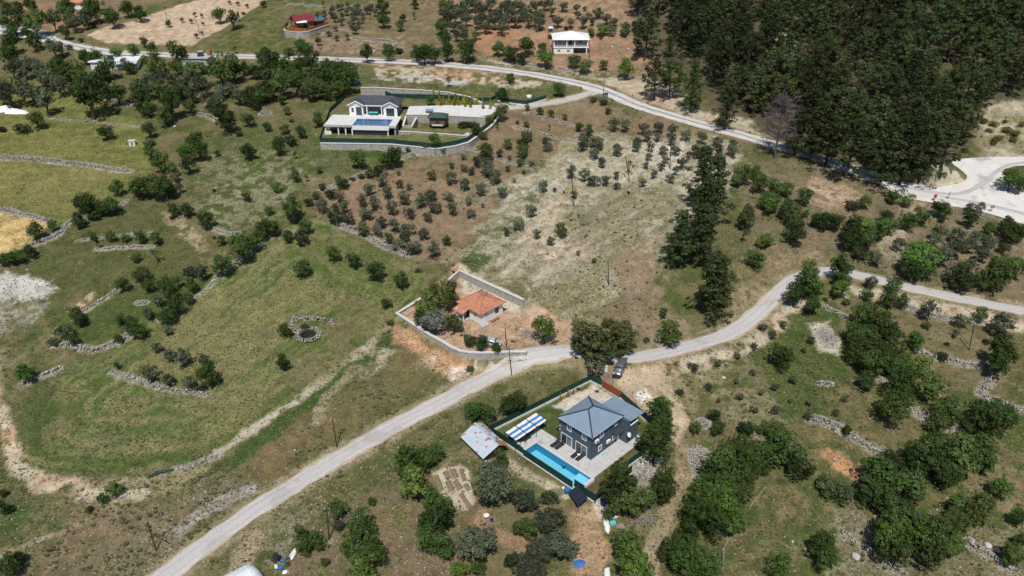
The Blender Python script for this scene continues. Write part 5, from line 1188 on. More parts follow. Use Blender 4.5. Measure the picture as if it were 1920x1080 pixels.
def garden_house():
    q = PZ(822, 231, MV_ZL+1.3); o = thing('garden_house', 'small brown garden house with a dark green hip roof on the villa lawn', 'shed', (q[0], q[1], MV_ZL+1.3), MV_A)
    MB().box(-2.2, 2.2, -1.5, 1.5, -.2, 2.2).build('wall', M['brownwall'], o)
    hip_roof(o, -2.9, 2.9, -2.1, 2.1, 2.3, 3.3, (-1, 0), (1, 0), M['greenroof'])
    MB().box(-.5, .5, -1.55, -1.502, 0, 2.0).build('door', M['glass'], o); MB().box(-1.6, 1.6, -2.1, -1.56, -.2, .1).build('step', M['cap'], o)
    q = PZ(806, 208, MV_Z); s = thing('storage_box', 'dark blue-grey cabinet against the villa rubble wall', 'cabinet', (q[0], q[1]-1.5, MV_ZL+1.2), MV_A)
    MB().box(-1, 1, -.8, .8, -.1, 2.4).build('cabinet', M['ridge'], s); MB().slab([(-1.1,-.9,2.5),(1.1,-.9,2.5),(1.1,.9,2.7),(-1.1,.9,2.7)], .08).build('lid', M['metalroof'], s)
garden_house()

# ---------------------------------------------------------------- white house far back
def white_house():
    o = thing('farmhouse', 'white two-storey farmhouse with a bright white hip roof and columned veranda', 'house', (WH[0], WH[1], WH_Z))
    MB().box(0, 7.0, .2, 9, -.4, 2.1).build('ground_floor', M['white'], o); MB().box(7.002, 12.2, 4.0, 9, -.4, 2.1).build('ground_floor_back', M['greywall'], o)
    MB().box(-.15, 12.5, -.05, 9.2, 2.102, 2.32).build('floor_slab', M['white_clean'], o)
    MB().box(.15, 12.2, 1.9, 9, 2.322, 4.9).build('upper_wall', M['greywall'], o)
    hip_roof(o, -.55, 12.9, -.6, 9.7, 5.05, 6.9, (5.6, 4.5), (6.8, 4.5), M['whiteroof'], M['white_clean'])
    for x in (.1, 4.6, 7.4, 11.9): MB().box(x-.18, x+.18, .02, .38, 2.322, 4.92).build('veranda_column', M['white_clean'], o)
    for x in (11.7,): MB().box(x-.18, x+.18, .05, .4, -.4, 2.1).build('column', M['white_clean'], o)
    MB().box(0, 12.2, .1, .22, 2.9, 3.0).box(0, 12.2, .1, .22, 2.322, 2.45).build('veranda_rail', M['white_clean'], o)
    for x in (2.3, 9.6): window(o, (x, 1.9, 3.8), 'y-', 1.9, 1.2, mull=1)
    MB().box(5.4, 6.5, 1.85, 1.898, 2.4, 4.5).build('door', M['wood_dark'], o)
    for x in (1.9, 5.2): window(o, (x, .2, 1.1), 'y-', 1.1, .9, mull=1)
    t = P(1032, 78); s = thing('water_tank_stand', 'steel water tank stand with white tanks left of the white farmhouse', 'water tank', (t[0], t[1], t[2]))
    for x in (-.8, .8):
        for y in (-.8, .8): MB().tube((x, y, -.2), (x, y, 3.6), .07, n=6).build('leg', M['rust'], s)
    MB().box(-1.1, 1.1, -1, 1, 3.6, 3.75).build('platform', M['greysteel'], s)
    MB().tube((-.7, .3, 4.9), (.9, .3, 4.9), .42, n=12).build('upper_tank', M['white_clean'], s, False); MB().slab([(-.9,-1.0,3.9),(.7,-1.0,3.9),(.7,.1,4.7),(-.9,.1,4.7)], .08).build('solar_collector', M['panel'], s)
    MB().lathe([(.5,0),(.55,.1),(.55,.9),(.4,1.05),(.1,1.1)], 12, (-.4, .6, 3.76)).build('lower_tank', M['white_clean'], s, True)
white_house()

# ---------------------------------------------------------------- log cabin
def cabin():
    wl = [(CB[0]+a, CB[1]+b) for a, b in CB_WALL]
    wall_run('retaining_wall', 'curved grey stone terrace wall under the red-roofed log cabin', smooth_pl(wl[:7], 1.2), CB_Z, .6, M['stonewall2'], M['cap'])
    f = smooth_pl([np.array(w) for w in wl[0:5]], 1.5)
    fence_run('timber_fence', 'orange-brown timber fence on the log cabin terrace wall', [a for a in f[::2]], CB_Z+.13, 1.35, panel=2.4, pm_=M['log'], postm=M['wood_dark'], th=.06)
    fence_run('timber_fence', 'short timber fence right of the log cabin terrace', [np.array(w) for w in wl[4:7]], CB_Z+.13, 1.0, panel=2.4, pm_=M['log'], postm=M['wood_dark'], th=.06)
    o = thing('log_cabin', 'log cabin with a dark red gable roof on a stone terrace', 'cabin', (CB[0]+2.9, CB[1]+1.2, CB_Z), math.radians(33))
    MB().box(-3.4, 3.4, -2.6, 2.6, -.2, 2.5).build('wall', M['log'], o)
    for sx in (-3.41, 3.41): MB().add([(sx,-2.6,2.5), (sx,2.6,2.5), (sx,0,4.1)], [(0,1,2) if sx > 0 else (2,1,0)]).build('gable_wall', M['wood'], o)
    MB().slab([(-4,-3.4,2.15), (4,-3.4,2.15), (4,0,4.25), (-4,0,4.25)], .1).slab([(-4,0,4.25), (4,0,4.25), (4,3.3,2.2), (-4,3.3,2.2)], .1).build('roof', M['darkred_roof'], o)
    for k in range(9): MB().bar((-3.9+k*.97, -3.4, 2.19), (-3.9+k*.97, -.05, 4.27), .05, .05).build('roof_rib', M['darkred_roof'], o)
    window(o, (-1.4, -2.6, 1.4), 'y-', 1.0, 1.0); window(o, (1.6, -2.6, 1.4), 'y-', 1.0, 1.0); window(o, (-3.4, 0, 1.4), 'x-', 1.0, 1.1)
    MB().box(-.4, .5, -2.66, -2.602, 0, 2.0).build('door', M['wood_dark'], o)
    a = thing('canopy', 'white sheet canopy in front of the log cabin', 'canopy', (CB[0]+3.6, CB[1]-2.8, CB_Z), math.radians(18))
    MB().slab([(-1.9,-1.2,2.2), (1.9,-1.2,2.2), (1.9,1.2,2.5), (-1.9,1.2,2.5)], .06).build('sheet', M['white_clean'], a)
    for x in (-1.8, 1.8):
        for y in (-1.1, 1.1): MB().tube((x, y, 0), (x, y, 2.2 if y < 0 else 2.45), .04, n=6).build('post', M['wood'], a)
    b = thing('tarpaulin_shelter', 'bright blue tarpaulin shelter right of the red-roofed log cabin', 'shelter', (CB[0]+8.3, CB[1]+2.8, CB_Z), math.radians(12))
    m = MB(); xs = np.linspace(-2.6, 2.6, 7); ys = np.linspace(-1.7, 1.7, 5); zz = lambda x, y: 2.3+.25*math.sin(x*1.1)+.12*math.sin(y*2+x)
    for i in range(6):
        for j in range(4): m.slab([(xs[i],ys[j],zz(xs[i],ys[j])), (xs[i+1],ys[j],zz(xs[i+1],ys[j])), (xs[i+1],ys[j+1],zz(xs[i+1],ys[j+1])), (xs[i],ys[j+1],zz(xs[i],ys[j+1]))], .02)
    m.build('tarpaulin', M['bluetarp'], b)
    for x in (-2.5, 0, 2.5):
        for y in (-1.6, 1.6): MB().tube((x, y, -.1), (x, y, zz(x, y)), .05, n=6).build('post', M['wood'], b)
    MB().box(-2.4, 2.4, 1.3, 1.5, 0, 1.2).build('back_boards', M['log'], b)
cabin()

# ---------------------------------------------------------------- farm buildings on the left
def farm_buildings():
    q = P(218, 128); o = thing('farm_building', 'long low farm building with a flat white roof and solar water heater', 'farm building', q, math.radians(8))
    MB().box(-7.5, 7.5, -1.5, 4.5, -.5, 2.6).build('wall', M['white'], o); MB().box(-8, 8, -2, 5, 2.602, 2.85).build('roof_slab', M['white_clean'], o)
    MB().slab([(.5,-3.6,2.2), (8,-3.6,2.2), (8,-2.02,2.7), (.5,-2.02,2.7)], .06).build('tin_canopy', M['tin'], o)
    for x in (.8, 4.2, 7.7): MB().tube((x, -3.5, -.5), (x, -3.5, 2.15), .06, n=6).build('post', M['wood'], o)
    for x in (-5, -2, 2, 5): window(o, (x, -1.5, 1.4), 'y-', 1.0, 1.1)
    def heater(c, z, l):
        h = thing('solar_water_heater', l, 'water heater', (c[0], c[1], z), math.radians(8))
        MB().slab([(-1,-.9,.15), (1,-.9,.15), (1,.5,1.2), (-1,.5,1.2)], .08).build('collector', M['panel'], h)
        MB().tube((-1, .7, 1.35), (1, .7, 1.35), .3, n=12).build('tank', M['greysteel'], h)
        for x in (-.9, .9): MB().tube((x, .7, 0), (x, .7, 1.2), .04, n=6).tube((x, -.85, 0), (x, -.85, .15), .04, n=6).build('leg', M['greysteel'], h)
    heater((q[0]-1.5, q[1]+.8), q[2]+2.85, 'solar water heater on the flat white roof of the long farm building')
    q = P(368, 124); o = thing('farm_building', 'flat-roofed concrete house half hidden by vines near the upper road', 'house', q, math.radians(-2))
    MB().box(-4.6, 4.6, -1, 5, -.5, 2.8).build('wall', M['concrete'], o); MB().box(-5, 5, -1.4, 5.4, 2.802, 3.05).build('roof_slab', M['concrete'], o)
    MB().box(3.6, 4.8, 2.2, 3.6, 3.052, 4.9).build('stair_tower', M['rust'], o)
    for x in (-2.6, 1.4): window(o, (x, -1, 1.5), 'y-', 1.1, 1.1)
    heater((q[0]+1.6, q[1]+1.6), q[2]+3.05, 'solar water heater on the vine-covered concrete house')
    v = MB()
    q = P(150, 16); o = thing('farm_building', 'house with a red tiled roof among dark trees at the top left edge', 'house', q, math.radians(-6))
    MB().box(-3.6, 3.6, -1, 4, -.5, 2.5).build('wall', M['white'], o); hip_roof(o, -4.3, 4.3, -1.7, 4.7, 2.55, 4.3, (-1.4, 1.5), (1.4, 1.5), M['terracotta'], M['tile_ridge'])
    window(o, (-1.5, -1, 1.4), 'y-', 1, 1); window(o, (1.5, -1, 1.4), 'y-', 1, 1)
    q = P(198, 176); o = thing('lean_to_shed', 'tiny shed with a pale tin roof between dark trees on the left', 'shed', q, math.radians(5))
    MB().box(-1.3, 1.3, -.9, .9, -.4, 1.9).build('wall', M['wood'], o); MB().slab([(-1.6,-1.3,1.9), (1.6,-1.3,1.9), (1.6,1.2,2.5), (-1.6,1.2,2.5)], .05).build('roof', M['tin'], o); MB().box(-.4, .4, -.95, -.902, -.3, 1.6).build('door', M['wood_dark'], o)
    q = P(249, 272); o = thing('field_box', 'small pale concrete box standing alone in the left meadow', 'pump box', q, .2)
    MB().box(-.8, .8, -.6, .6, -.3, 1.3).build('body', M['white'], o); MB().box(-.95, .95, -.75, .75, 1.302, 1.42).build('lid', M['cap'], o); MB().box(-.3, .3, -.64, -.602, .1, 1.0).build('hatch', M['greysteel'], o)
farm_buildings()
# ---------------------------------------------------------------- vegetation
RG = np.random.RandomState(5)
def leaf_quads(C, S, Nn, tint):
    """C centres, S sizes, Nn normals -> quad arrays (slightly folded leaf sprays)"""
    n = len(C); up = RG.randn(n, 3); a = np.cross(Nn, up); a /= np.linalg.norm(a, axis=1)[:, None]+1e-9; b = np.cross(Nn, a)
    s = S[:, None]; asp = RG.uniform(.55, 1.0, n)[:, None]
    V = np.stack([C-a*s*.5, C+b*s*.5*asp+Nn*s*.12, C+a*s*.5, C-b*s*.5*asp-Nn*s*.05], 1).reshape(-1, 3)
    F_ = np.arange(4*n).reshape(-1, 4)
    return V, F_, np.repeat(tint, 4, 0)
def foliage_mesh(name, V, F_, T):
    me = np_mesh(name, V, F_, None)
    a = me.attributes.new('tint', 'FLOAT_COLOR', 'POINT'); a.data.foreach_set('color', np.column_stack([T, np.ones(len(T))]).astype(np.float32).ravel())
    me.materials.append(LEAF['D'])
    return me
def lobes_crown(name, lobes, n, size, shell=(.72, 1.04), upbias=.35, seed=0, sparse=0.0):
    """crown from ellipsoid lobes (cx,cy,cz,rx,ry,rz): leaf sprays through the outer shell of every lobe, lumped into clumps"""
    global RG
    RG = np.random.RandomState(seed)
    L = np.array(lobes); vol = L[:, 3]*L[:, 4]+L[:, 3]*L[:, 5]; cnt = np.maximum(8, (n*vol/vol.sum())).astype(int)
    Cs, Ns, Ts = [], [], []
    for l, k in zip(L, cnt):
        d = RG.randn(k, 3); d[:, 2] += .15; d /= np.linalg.norm(d, axis=1)[:, None]
        # clump directions: pull sprays towards a few branch tips
        nc = max(5, k//26); cd = RG.randn(nc, 3); cd[:, 2] += .3; cd /= np.linalg.norm(cd, axis=1)[:, None]
        j = np.argmax(d @ cd.T, axis=1); d = d*.62+cd[j]*.38; d /= np.linalg.norm(d, axis=1)[:, None]
        ct = RG.uniform(.72, 1.3, nc)[j]; rr = RG.uniform(shell[0], shell[1], k)*(1+.16*(RG.rand(nc)[j]-.5)); rr *= np.where(RG.rand(k) < .15, RG.uniform(.4, .8, k), 1)
        p = l[:3]+d*rr[:, None]*l[3:6]
        keep = np.ones(k, bool)
        if sparse: keep = RG.rand(nc)[j] > sparse
        nn = d+RG.randn(k, 3)*.34; nn[:, 2] += upbias; nn /= np.linalg.norm(nn, axis=1)[:, None]
        t = np.column_stack([ct*RG.uniform(.8, 1.2, k), RG.rand(nc)[j], RG.rand(k)])
        Cs.append(p[keep]); Ns.append(nn[keep]); Ts.append(t[keep])
    C, Nn, T = np.vstack(Cs), np.vstack(Ns), np.vstack(Ts)
    V, F_, TT = leaf_quads(C, size*RG.uniform(.7, 1.4, len(C)), Nn, T)
    return foliage_mesh(name, V, F_, TT)
def limb_mesh(name, segs, m, n=6):
    mb = MB()
    for a, b, r0, r1 in segs: mb.tube(a, b, r0, r1, n, caps=False)
    me = bpy.data.meshes.new(name); me.from_pydata(mb.v, [], mb.f); me.update(); me.materials.append(m)
    me.polygons.foreach_set('use_smooth', [True]*len(me.polygons)); return me
def limbs(th, tips, r, lean=(0, 0), fork=None):
    f = fork or th; base = (0, 0, -.06); k = (lean[0]*.5, lean[1]*.5, th*.5); top = (lean[0], lean[1], th)
    s = [(base, k, r*1.35, r*.95), (k, top, r*.95, r*.75)]
    for t in tips:
        mid = ((top[0]*.5+t[0]*.5)+.02, (top[1]*.5+t[1]*.5), top[2]*.42+t[2]*.58)
        s += [(top, mid, r*.55, r*.36), (mid, t, r*.36, r*.12)]
    return s
def rnd_lobes(rs, n, R, zc, zs, rmin, rmax, flat=.85):
    out = []
    for i in range(n):
        a = rs.uniform(0, 6.283); q = math.sqrt(rs.uniform(.05, 1))*R; r = rs.uniform(rmin, rmax)
        z = zc+rs.uniform(-zs, zs)*(1-.5*q/R)
        out.append((q*math.cos(a), q*math.sin(a), z, r, r*rs.uniform(.85, 1.15), r*flat))
    return out
PROTO = {}
def proto_round(key, cnt, hgt, n, size, zc, zs, R, rmin, rmax, th, r, bark, sparse=0, flat=.85, nl=9, seed=0):
    """unit crown width 1; hgt = tree height / width"""
    L = []
    for i in range(cnt):
        rs = np.random.RandomState(seed+i*7+1)
        lo = rnd_lobes(rs, nl, R, zc, zs, rmin, rmax, flat)+[(0, 0, zc, R*.72, R*.72, zs+rmin*.6)]
        cr = lobes_crown('crown_%s' % key, lo, n, size, seed=seed+i*13, sparse=sparse)
        tips = [(l[0]*.85, l[1]*.85, l[2]) for l in lo[:5]]
        tr = limb_mesh('trunk_%s' % key, limbs(th, tips, r, (rs.uniform(-.05, .05), rs.uniform(-.05, .05))), bark)
        L.append((cr, tr))
    PROTO[key] = (L, hgt)
proto_round('O', 7, 1.1, 3600, .040, .60, .26, .34, .11, .19, .2, .032, M['bark'], nl=14, seed=1, sparse=.24)
proto_round('D', 10, 1.2, 6200, .034, .64, .36, .34, .10, .21, .18, .03, M['bark'], nl=17, seed=50, sparse=.10)
proto_round('Y', 3, 1.25, 900, .05, .78, .28, .24, .13, .2, .4, .022, M['bark'], sparse=.35, nl=8, seed=90)
proto_round('S', 4, .7, 1500, .055, .34, .10, .30, .16, .26, .1, .02, M['bark'], nl=8, flat=.8, seed=120)
proto_round('BIG', 5, .95, 9000, .028, .55, .24, .36, .08, .16, .2, .03, M['bark'], nl=30, seed=150)
def proto_pine(key, cnt, hgt, n, size, broad, seed):
    L = []
    for i in range(cnt):
        rs = np.random.RandomState(seed+i*11); lo = []; tips = []
        H_ = hgt
        for k in range(30 if broad else 60):
            f = (k+rs.uniform(0, 1))/(30 if broad else 60)
            if broad: z = H_*(.34+.60*f); R = .46*math.sqrt(max(.05, 1-((f-.25)/.9)**2)); rr = rs.uniform(.08, .16)
            else: z = H_*(.14+.82*f); R = .48*(1-f**1.6)**.7*(.62+.38*math.sin(k*.9+i*2+rs.uniform(-.4, .4)))+.04; rr = rs.uniform(.09, .17)*(1-.2*f)
            a = k*2.4+rs.uniform(-.5, .5); q = R*rs.uniform(.4, 1.0)
            lo.append((q*math.cos(a), q*math.sin(a), z, rr, rr, rr*.55)); tips.append((q*math.cos(a)*.9, q*math.sin(a)*.9, z-.02))
        lo.append((0, 0, H_*.95, .12, .12, .12))
        cr = lobes_crown('crown_%s' % key, lo, n, size, shell=(.5, 1.05), upbias=.6, seed=seed+i)
        lx, ly = rs.uniform(-.06, .06), rs.uniform(-.06, .06)
        s = [((0,0,-.08), (lx*.4, ly*.4, H_*.4), .030, .024), ((lx*.4, ly*.4, H_*.4), (lx, ly, H_*.93), .024, .008)]
        for t in tips:
            f = max(.25, (t[2]-.1*H_)/H_); b = (lx*f, ly*f, t[2]-.10); s.append((b, t, .010, .004))
        L.append((cr, limb_mesh('trunk_%s' % key, s, M['pinebark'])))
    PROTO[key] = (L, hgt)
proto_pine('P', 5, 1.25, 7000, .028, True, 300); _pb = PROTO['P'][0]; proto_pine('P', 4, 1.4, 7000, .028, False, 420); PROTO['P'] = (PROTO['P'][0]+_pb, 1.35)
proto_pine('PT', 3, 1.6, 15000, .026, False, 340)
proto_pine('PB', 3, .95, 7000, .030, True, 380)
def proto_cyp():
    L = []
    for i in range(3):
        rs = np.random.RandomState(i); lo = [(rs.uniform(-.04,.04), rs.uniform(-.04,.04), .25+k*.36, .34-.055*k, .34-.055*k, .34) for k in range(6)]
        L.append((lobes_crown('crown_C', lo, 520, .16, seed=500+i), limb_mesh('trunk_C', [((0,0,-.1), (0,0,1.6), .05, .02)], M['bark'])))
    PROTO['C'] = (L, 2.4)
proto_cyp()
def dead_pine():
    rs = np.random.RandomState(3); s = [((0,0,-.08), (.01,.0,.7), .028, .02), ((.01,0,.7), (.0,.02,1.5), .02, .006)]
    tw = []
    for k in range(70):
        f = rs.uniform(.35, 1); a = rs.uniform(0, 6.283); q = .5*math.sin(min(1, (1.08-f)*1.6)*1.5)*rs.uniform(.6, 1)
        b = (0, 0, 1.5*f-.08); t = np.array((q*math.cos(a), q*math.sin(a), 1.5*f+rs.uniform(-.02, .12))); s.append((b, tuple(t), .009, .003))
        for j in range(5):
            g = rs.uniform(.35, 1); c = np.array(b)*(1-g)+t*g; e = c+rs.randn(3)*.085; s.append((tuple(c), tuple(e), .0035, .0015))
            for _ in range(3): tw.append((tuple(e), tuple(e+rs.randn(3)*.05), .0022, .001))
    PROTO['X'] = ([(limb_mesh('twigs_X', tw, M['deadbark'], 4), limb_mesh('trunk_X', s, M['deadbark'], 5))], 1.55)
dead_pine()

TREES = []          # (type, px, py, crown width px)
def T(ox, oy, **kw):
    for t, L in kw.items():
        v = [int(a) for a in L.replace(';', ',').split(',')]
        for i in range(0, len(v), 3): TREES.append((t, ox+v[i]/4.0, oy+v[i+1]/4.0, v[i+2]/4.0))
T(0, 0, D='85,130,170;240,30,90;130,50,110;40,40,80;500,45,140;715,60,150;840,110,130;950,55,100;1035,75,110;490,230,80;1260,170,40;80,220,110;250,300,110;60,300,130;60,385,140;620,405,110;700,405,110;1140,355,70;1325,380,140;430,500,150;560,520,200;620,590,170;760,560,200;800,500,130;650,700,250;590,650,140;880,680,140;1200,500,120;1660,480,220;1750,520,120;1890,520,90;1830,500,80;1870,700,120;1270,770,180;1230,860,120;1430,770,110;1110,810,90;1680,870,170;1900,750,100;260,890,110;795,970,95;1075,310,60',
  M='250,150,160;1640,95,95;190,230,70;1000,365,100;950,480,100;1150,470,160;1180,660,120;1360,650,120;1040,720,180;1590,800,90;1850,880,90;1115,960,100;1470,1030,130',
  B='480,100,130;640,100,110;875,380,90;1330,490,90;1430,490,90;1510,490,80',
  O='400,140,140;550,155,120;630,155,100;1360,148,30;1430,155,30;1520,170,28;1455,105,30;1510,110,30;1470,265,32;1515,243,30;1720,12,28;1785,20,30;1852,36,30;1735,125,130;390,345,140;460,355,100;200,440,120;130,470,110;90,510,110;260,480,120;320,540,150;360,580,150;430,620,150;180,510,120;60,690,170;160,680,170;240,690,150;330,740,170;20,720,100;1100,600,120;1200,590,130;1300,590,130;1400,610,130;1480,600,120;1540,640,120;1100,660,120;1280,680,120;1440,690,120;1560,720,120;1650,660,120;1720,640,110;1790,700,120;1010,640,110;1640,740,90',
  S='690,180,60;600,295,45;520,345,50;1825,95,30;160,950,110;10,960,60;1790,990,60;1120,1060,70', Y='1760,360,45')
T(480, 0, D='50,20,40;1190,15,60;950,25,100;955,135,90;1100,120,45;1415,290,110;1430,380,110;1570,350,150;1260,370,140;1200,390,90;1330,370,140;990,370,110;830,390,100;370,350,130;330,330,80;110,440,180;60,430,120;400,450,150;530,480,120;700,520,110;230,520,170;130,550,170;550,570,170;660,580,170;300,600,170;60,640,160;30,700,120;590,640,140;10,520,90;540,710,60;190,740,60;465,880,85;1310,735,65;1650,960,80;1840,830,100;1845,690,90;1750,900,60;1905,570,70',
  M='1430,30,100;1390,190,90;1810,345,90;1895,390,90;1085,180,65;330,500,150;620,500,120;420,560,170;180,620,170;420,640,150;720,560,110;500,670,100;230,820,55;85,940,60;210,950,70;335,980,75;1705,1000,60;1885,1060,70;1345,1050,80',
  O='570,70,50;560,105,45;510,85,40;510,120,40;460,110,40;640,40,45;690,30,45;610,50,45;730,60,55;760,40,45;680,80,50;650,110,50;590,130,50;640,155,50;700,165,45;740,100,60;730,135,60;770,70,50;800,105,45;830,70,50;860,40,55;890,85,50;800,150,35;770,180,45;740,205,65;590,210,35;540,240,42;605,280,42;680,270,42;465,305,50;1410,90,80;1460,60,100;1440,130,90;1530,40,100;1560,80,100;1500,110,100;1580,130,100;1480,180,80;1540,210,90;1560,250,80;1500,260,70;1650,30,90;1700,60,90;1690,120,100;1720,180,100;1660,160,80;1650,250,65;1600,20,90;1760,20,90;1810,80,90;1790,140,110;1860,150,100;1840,190,100;1860,50,100;1900,100,90;1900,20,90;350,690,70',
  S='1070,370,60;240,370,100;160,1040,110;260,1040,110;265,900,35;1530,920,60;1560,910,90;1620,910,90', Y='500,25,40;1185,115,40;850,115,35;1450,600,60;1810,930,40')
T(960, 0, D='645,80,70;110,310,140;230,350,60;465,450,85;355,655,85;725,815,50;115,800,35;210,825,50;290,845,50;40,910,25;500,940,60',
  M='20,400,90;75,420,80;550,470,100;398,870,40;110,920,45;575,965,70;80,1060,90', B='680,215,80;595,235,50;260,410,130;680,470,70;850,500,125',
  O='20,40,80;60,30,80;110,60,90;180,40,80;240,20,80;30,140,90;130,140,100;210,150,100;90,100,80;300,80,60;345,150,80;290,20,70;385,35,70;200,95,90;490,60,55;495,105,50;545,60,30;575,110,45;440,160,70;535,160,70;605,155,50;715,130,80;770,150,70;745,210,75;865,190,90;930,170,80;840,230,60;765,920,85;860,930,80;990,955,80;1025,1000,80;1100,950,70;1100,1010,70;1200,970,80;1195,1030,80;1310,1000,75;1425,1030,75;1540,1040,80;1660,1060,70;940,1060,70;110,1000,90;260,1040,60;540,1040,80;640,1050,90',
  S='405,205,40;615,735,60;690,760,60', Y='280,950,35', P='1010,240,230;1190,310,130;1085,560,210;1200,540,220;950,340,90')
T(1440, 0, G='1700,920,60;1800,960,70;1620,900,55;1740,1020,65;1860,980,70;1660,970,50;1900,920,55;1700,1050,60;1840,1040,55;1780,900,40')
T(0, 270, D='1120,50,100;1200,130,120;1410,40,130;1500,40,120;1040,300,150;1140,290,180;1230,310,150;1010,330,90;1270,330,90;1860,40,110;870,320,100;600,400,140;660,460,150;700,500,90;830,440,130;770,470,90;575,560,95;110,820,120;210,785,95;20,860,80;1400,480,90;1525,565,115;1110,1040,110;1240,1040,130;1440,1050,100;1660,880,160;1820,770,180;1900,730,120',
  M='1400,150,110;1290,170,90;1630,60,40;385,605,75;265,640,120;1300,480,85;1850,385,60;680,680,60;820,680,80;935,690,60;1050,690,80;1165,690,85;1020,840,65;1030,970,90;1090,970,80;910,1040,100;1650,720,60', O='1310,230,80;1340,330,60;1500,960,110;1420,950,100', S='1290,545,40;1600,345,30;1600,700,30', Y='720,740,70;1165,830,85;1330,1010,100')
T(480, 270, D='60,600,150;130,610,110;30,680,80;270,470,140;270,540,80;400,420,60;450,370,60;170,15,90;295,225,75;770,95,120;1025,90,130;970,120,90;850,200,70;920,180,90;1140,40,35;640,265,95;345,915,130;570,815,100;740,870,105;905,940,135;1085,1010,110',
  M='90,490,60;370,610,90;468,185,50;150,310,70;500,310,50;230,680,80;580,520,120;800,610,110;1720,35,110;1430,710,70',
  O='335,690,110;490,440,110;630,385,85;650,470,80;695,535,105;830,320,95;950,250,95;985,345,95;780,415,85;890,435,95;1070,290,60;1145,310,50;1115,390,95;1015,465,95;800,520,80;855,520,70;940,570,100;910,640,80;985,690,90;1040,600,100;1135,620,110;1060,730,90;1110,690,70;1170,770,90;1210,770,80;1250,670,80;1320,790,110;1285,535,75;1150,500,80;1230,410,95;1310,360,95;1345,455,95;1435,375,75;1475,480,85;1590,410,65;1610,505,65;1320,220,75;1460,245,80;1470,160,45;1560,175,50;1620,195,55;1560,90,45;1565,290,80;1690,320,100;1840,340,85;1805,230,95;1725,150,140;1660,110,90;1830,65,60;1905,95,45;1890,180,40;1700,460,30;1870,650,60;1400,40,45;1275,15,40;1070,210,35',
  S='720,250,50;790,230,60;1215,945,45;555,370,90', Y='290,75,45;280,190,60;375,250,45')
T(960, 270, D='80,30,90;1740,200,140;1830,190,100;1830,830,150', M='1700,250,100;1860,280,120;1900,390,130;1760,530,160', B='370,630,95;1900,700,110',
  O='270,15,60;65,125,60;150,145,45;85,200,35;15,270,30;535,5,70;625,50,80;660,10,50;785,30,80;940,10,65;1045,15,65;1135,30,70;1230,35,75;1390,30,115;1545,40,80;1660,35,90;1545,110,70;675,125,70;1025,90,55;1150,105,60;1000,145,55;1120,155,60;1330,80,50;1280,130,80;455,200,85;545,220,80;620,255,90;710,265,75;780,225,55;790,310,50;985,275,60;1060,215,60;1190,245,65;1225,190,60;240,310,75;318,335,35;390,355,25;470,370,55;150,490,85;60,590,80;185,665,65;295,715,65;500,815,35;620,870,35',
  S='875,358,30;1460,880,70', Y='880,165,80;1740,680,70', PT='1440,260,260;1520,390,250;1430,470,270;1260,680,270;1430,700,250;1545,1010,350')
T(1440, 270, D='150,470,140;220,520,160;210,640,170;380,540,120;440,560,130;520,580,110;630,610,180;640,700,160;900,520,100;920,600,120;945,380,90;1060,560,130;1160,530,120;1300,460,120;1655,620,110;1790,610,120;1850,640,150;1900,660,100;1090,910,180;1180,930,150;1480,990,180;310,940,180;300,1020,190;560,930,170;560,1000,130;945,1050,110;1840,230,160;1900,290,120;1530,555,110',
  M='60,310,150;150,310,120;270,385,110;720,420,100;760,680,170;850,620,150;690,810,100;1335,500,90;1740,980,200;1640,1000,150;10,700,80', B='30,420,140;720,620,170;1045,400,90;1150,840,230;1760,900,200;1860,900,160;540,1060,140;380,1060,120',
  O='810,830,120;1535,460,70;1610,470,70;985,740,110;1290,660,110;1260,720,90;1420,670,110;1550,690,110;1660,740,140;1620,810,120;1400,770,150;1500,740,120;1780,770,90;1310,830,140;1120,770,140;1520,900,170;1430,950,160;780,1030,100', S='640,450,110;1300,565,50')
T(0, 540, D='570,180,120;590,230,90;550,380,80;880,370,65;970,270,120;1030,300,120;1280,30,120;1250,190,130;1330,130,120;1400,60,90;180,620,140;1570,650,160;1510,620,80', M='900,220,80', O='480,310,120;1100,180,100;1180,75,110;1240,300,85;1170,435,85;1260,485,110;1360,510,140;1530,535,100;1120,630,130;1255,680,100;1400,700,110;875,575,55', S='400,390,90;1500,745,70')
T(480, 540, D='210,295,100;200,545,110;980,100,75;1240,200,130;1690,400,110;1800,435,80;1630,920,140;1720,930,140;1890,850,140', M='1600,380,90', B='1270,120,180;1330,60,160;1430,40,180;1480,250,130', W='1340,240,200', S='365,275,60;1610,600,60;1010,250,60')
T(960, 540, B='250,280,200;1130,870,150', D='1190,310,190;40,830,150;1110,950,190;1120,1040,190;1520,940,100;1540,1030,110;1770,1030,130;1890,1040,100', M='1140,180,65;1380,1030,90', S='1010,380,50;1260,770,60',
  PB='560,395,280;720,340,320;830,360,240;640,450,270', O='1815,430,55;1690,495,60;1885,280,60;1550,555,60;1380,590,70;1810,625,50;1680,690,50;1475,730,55;1870,770,55;1705,810,55;1550,835,40;1815,905,55;1335,575,40', C='365,815,30;418,790,30;460,775,26', G='497,755,28;637,770,28')
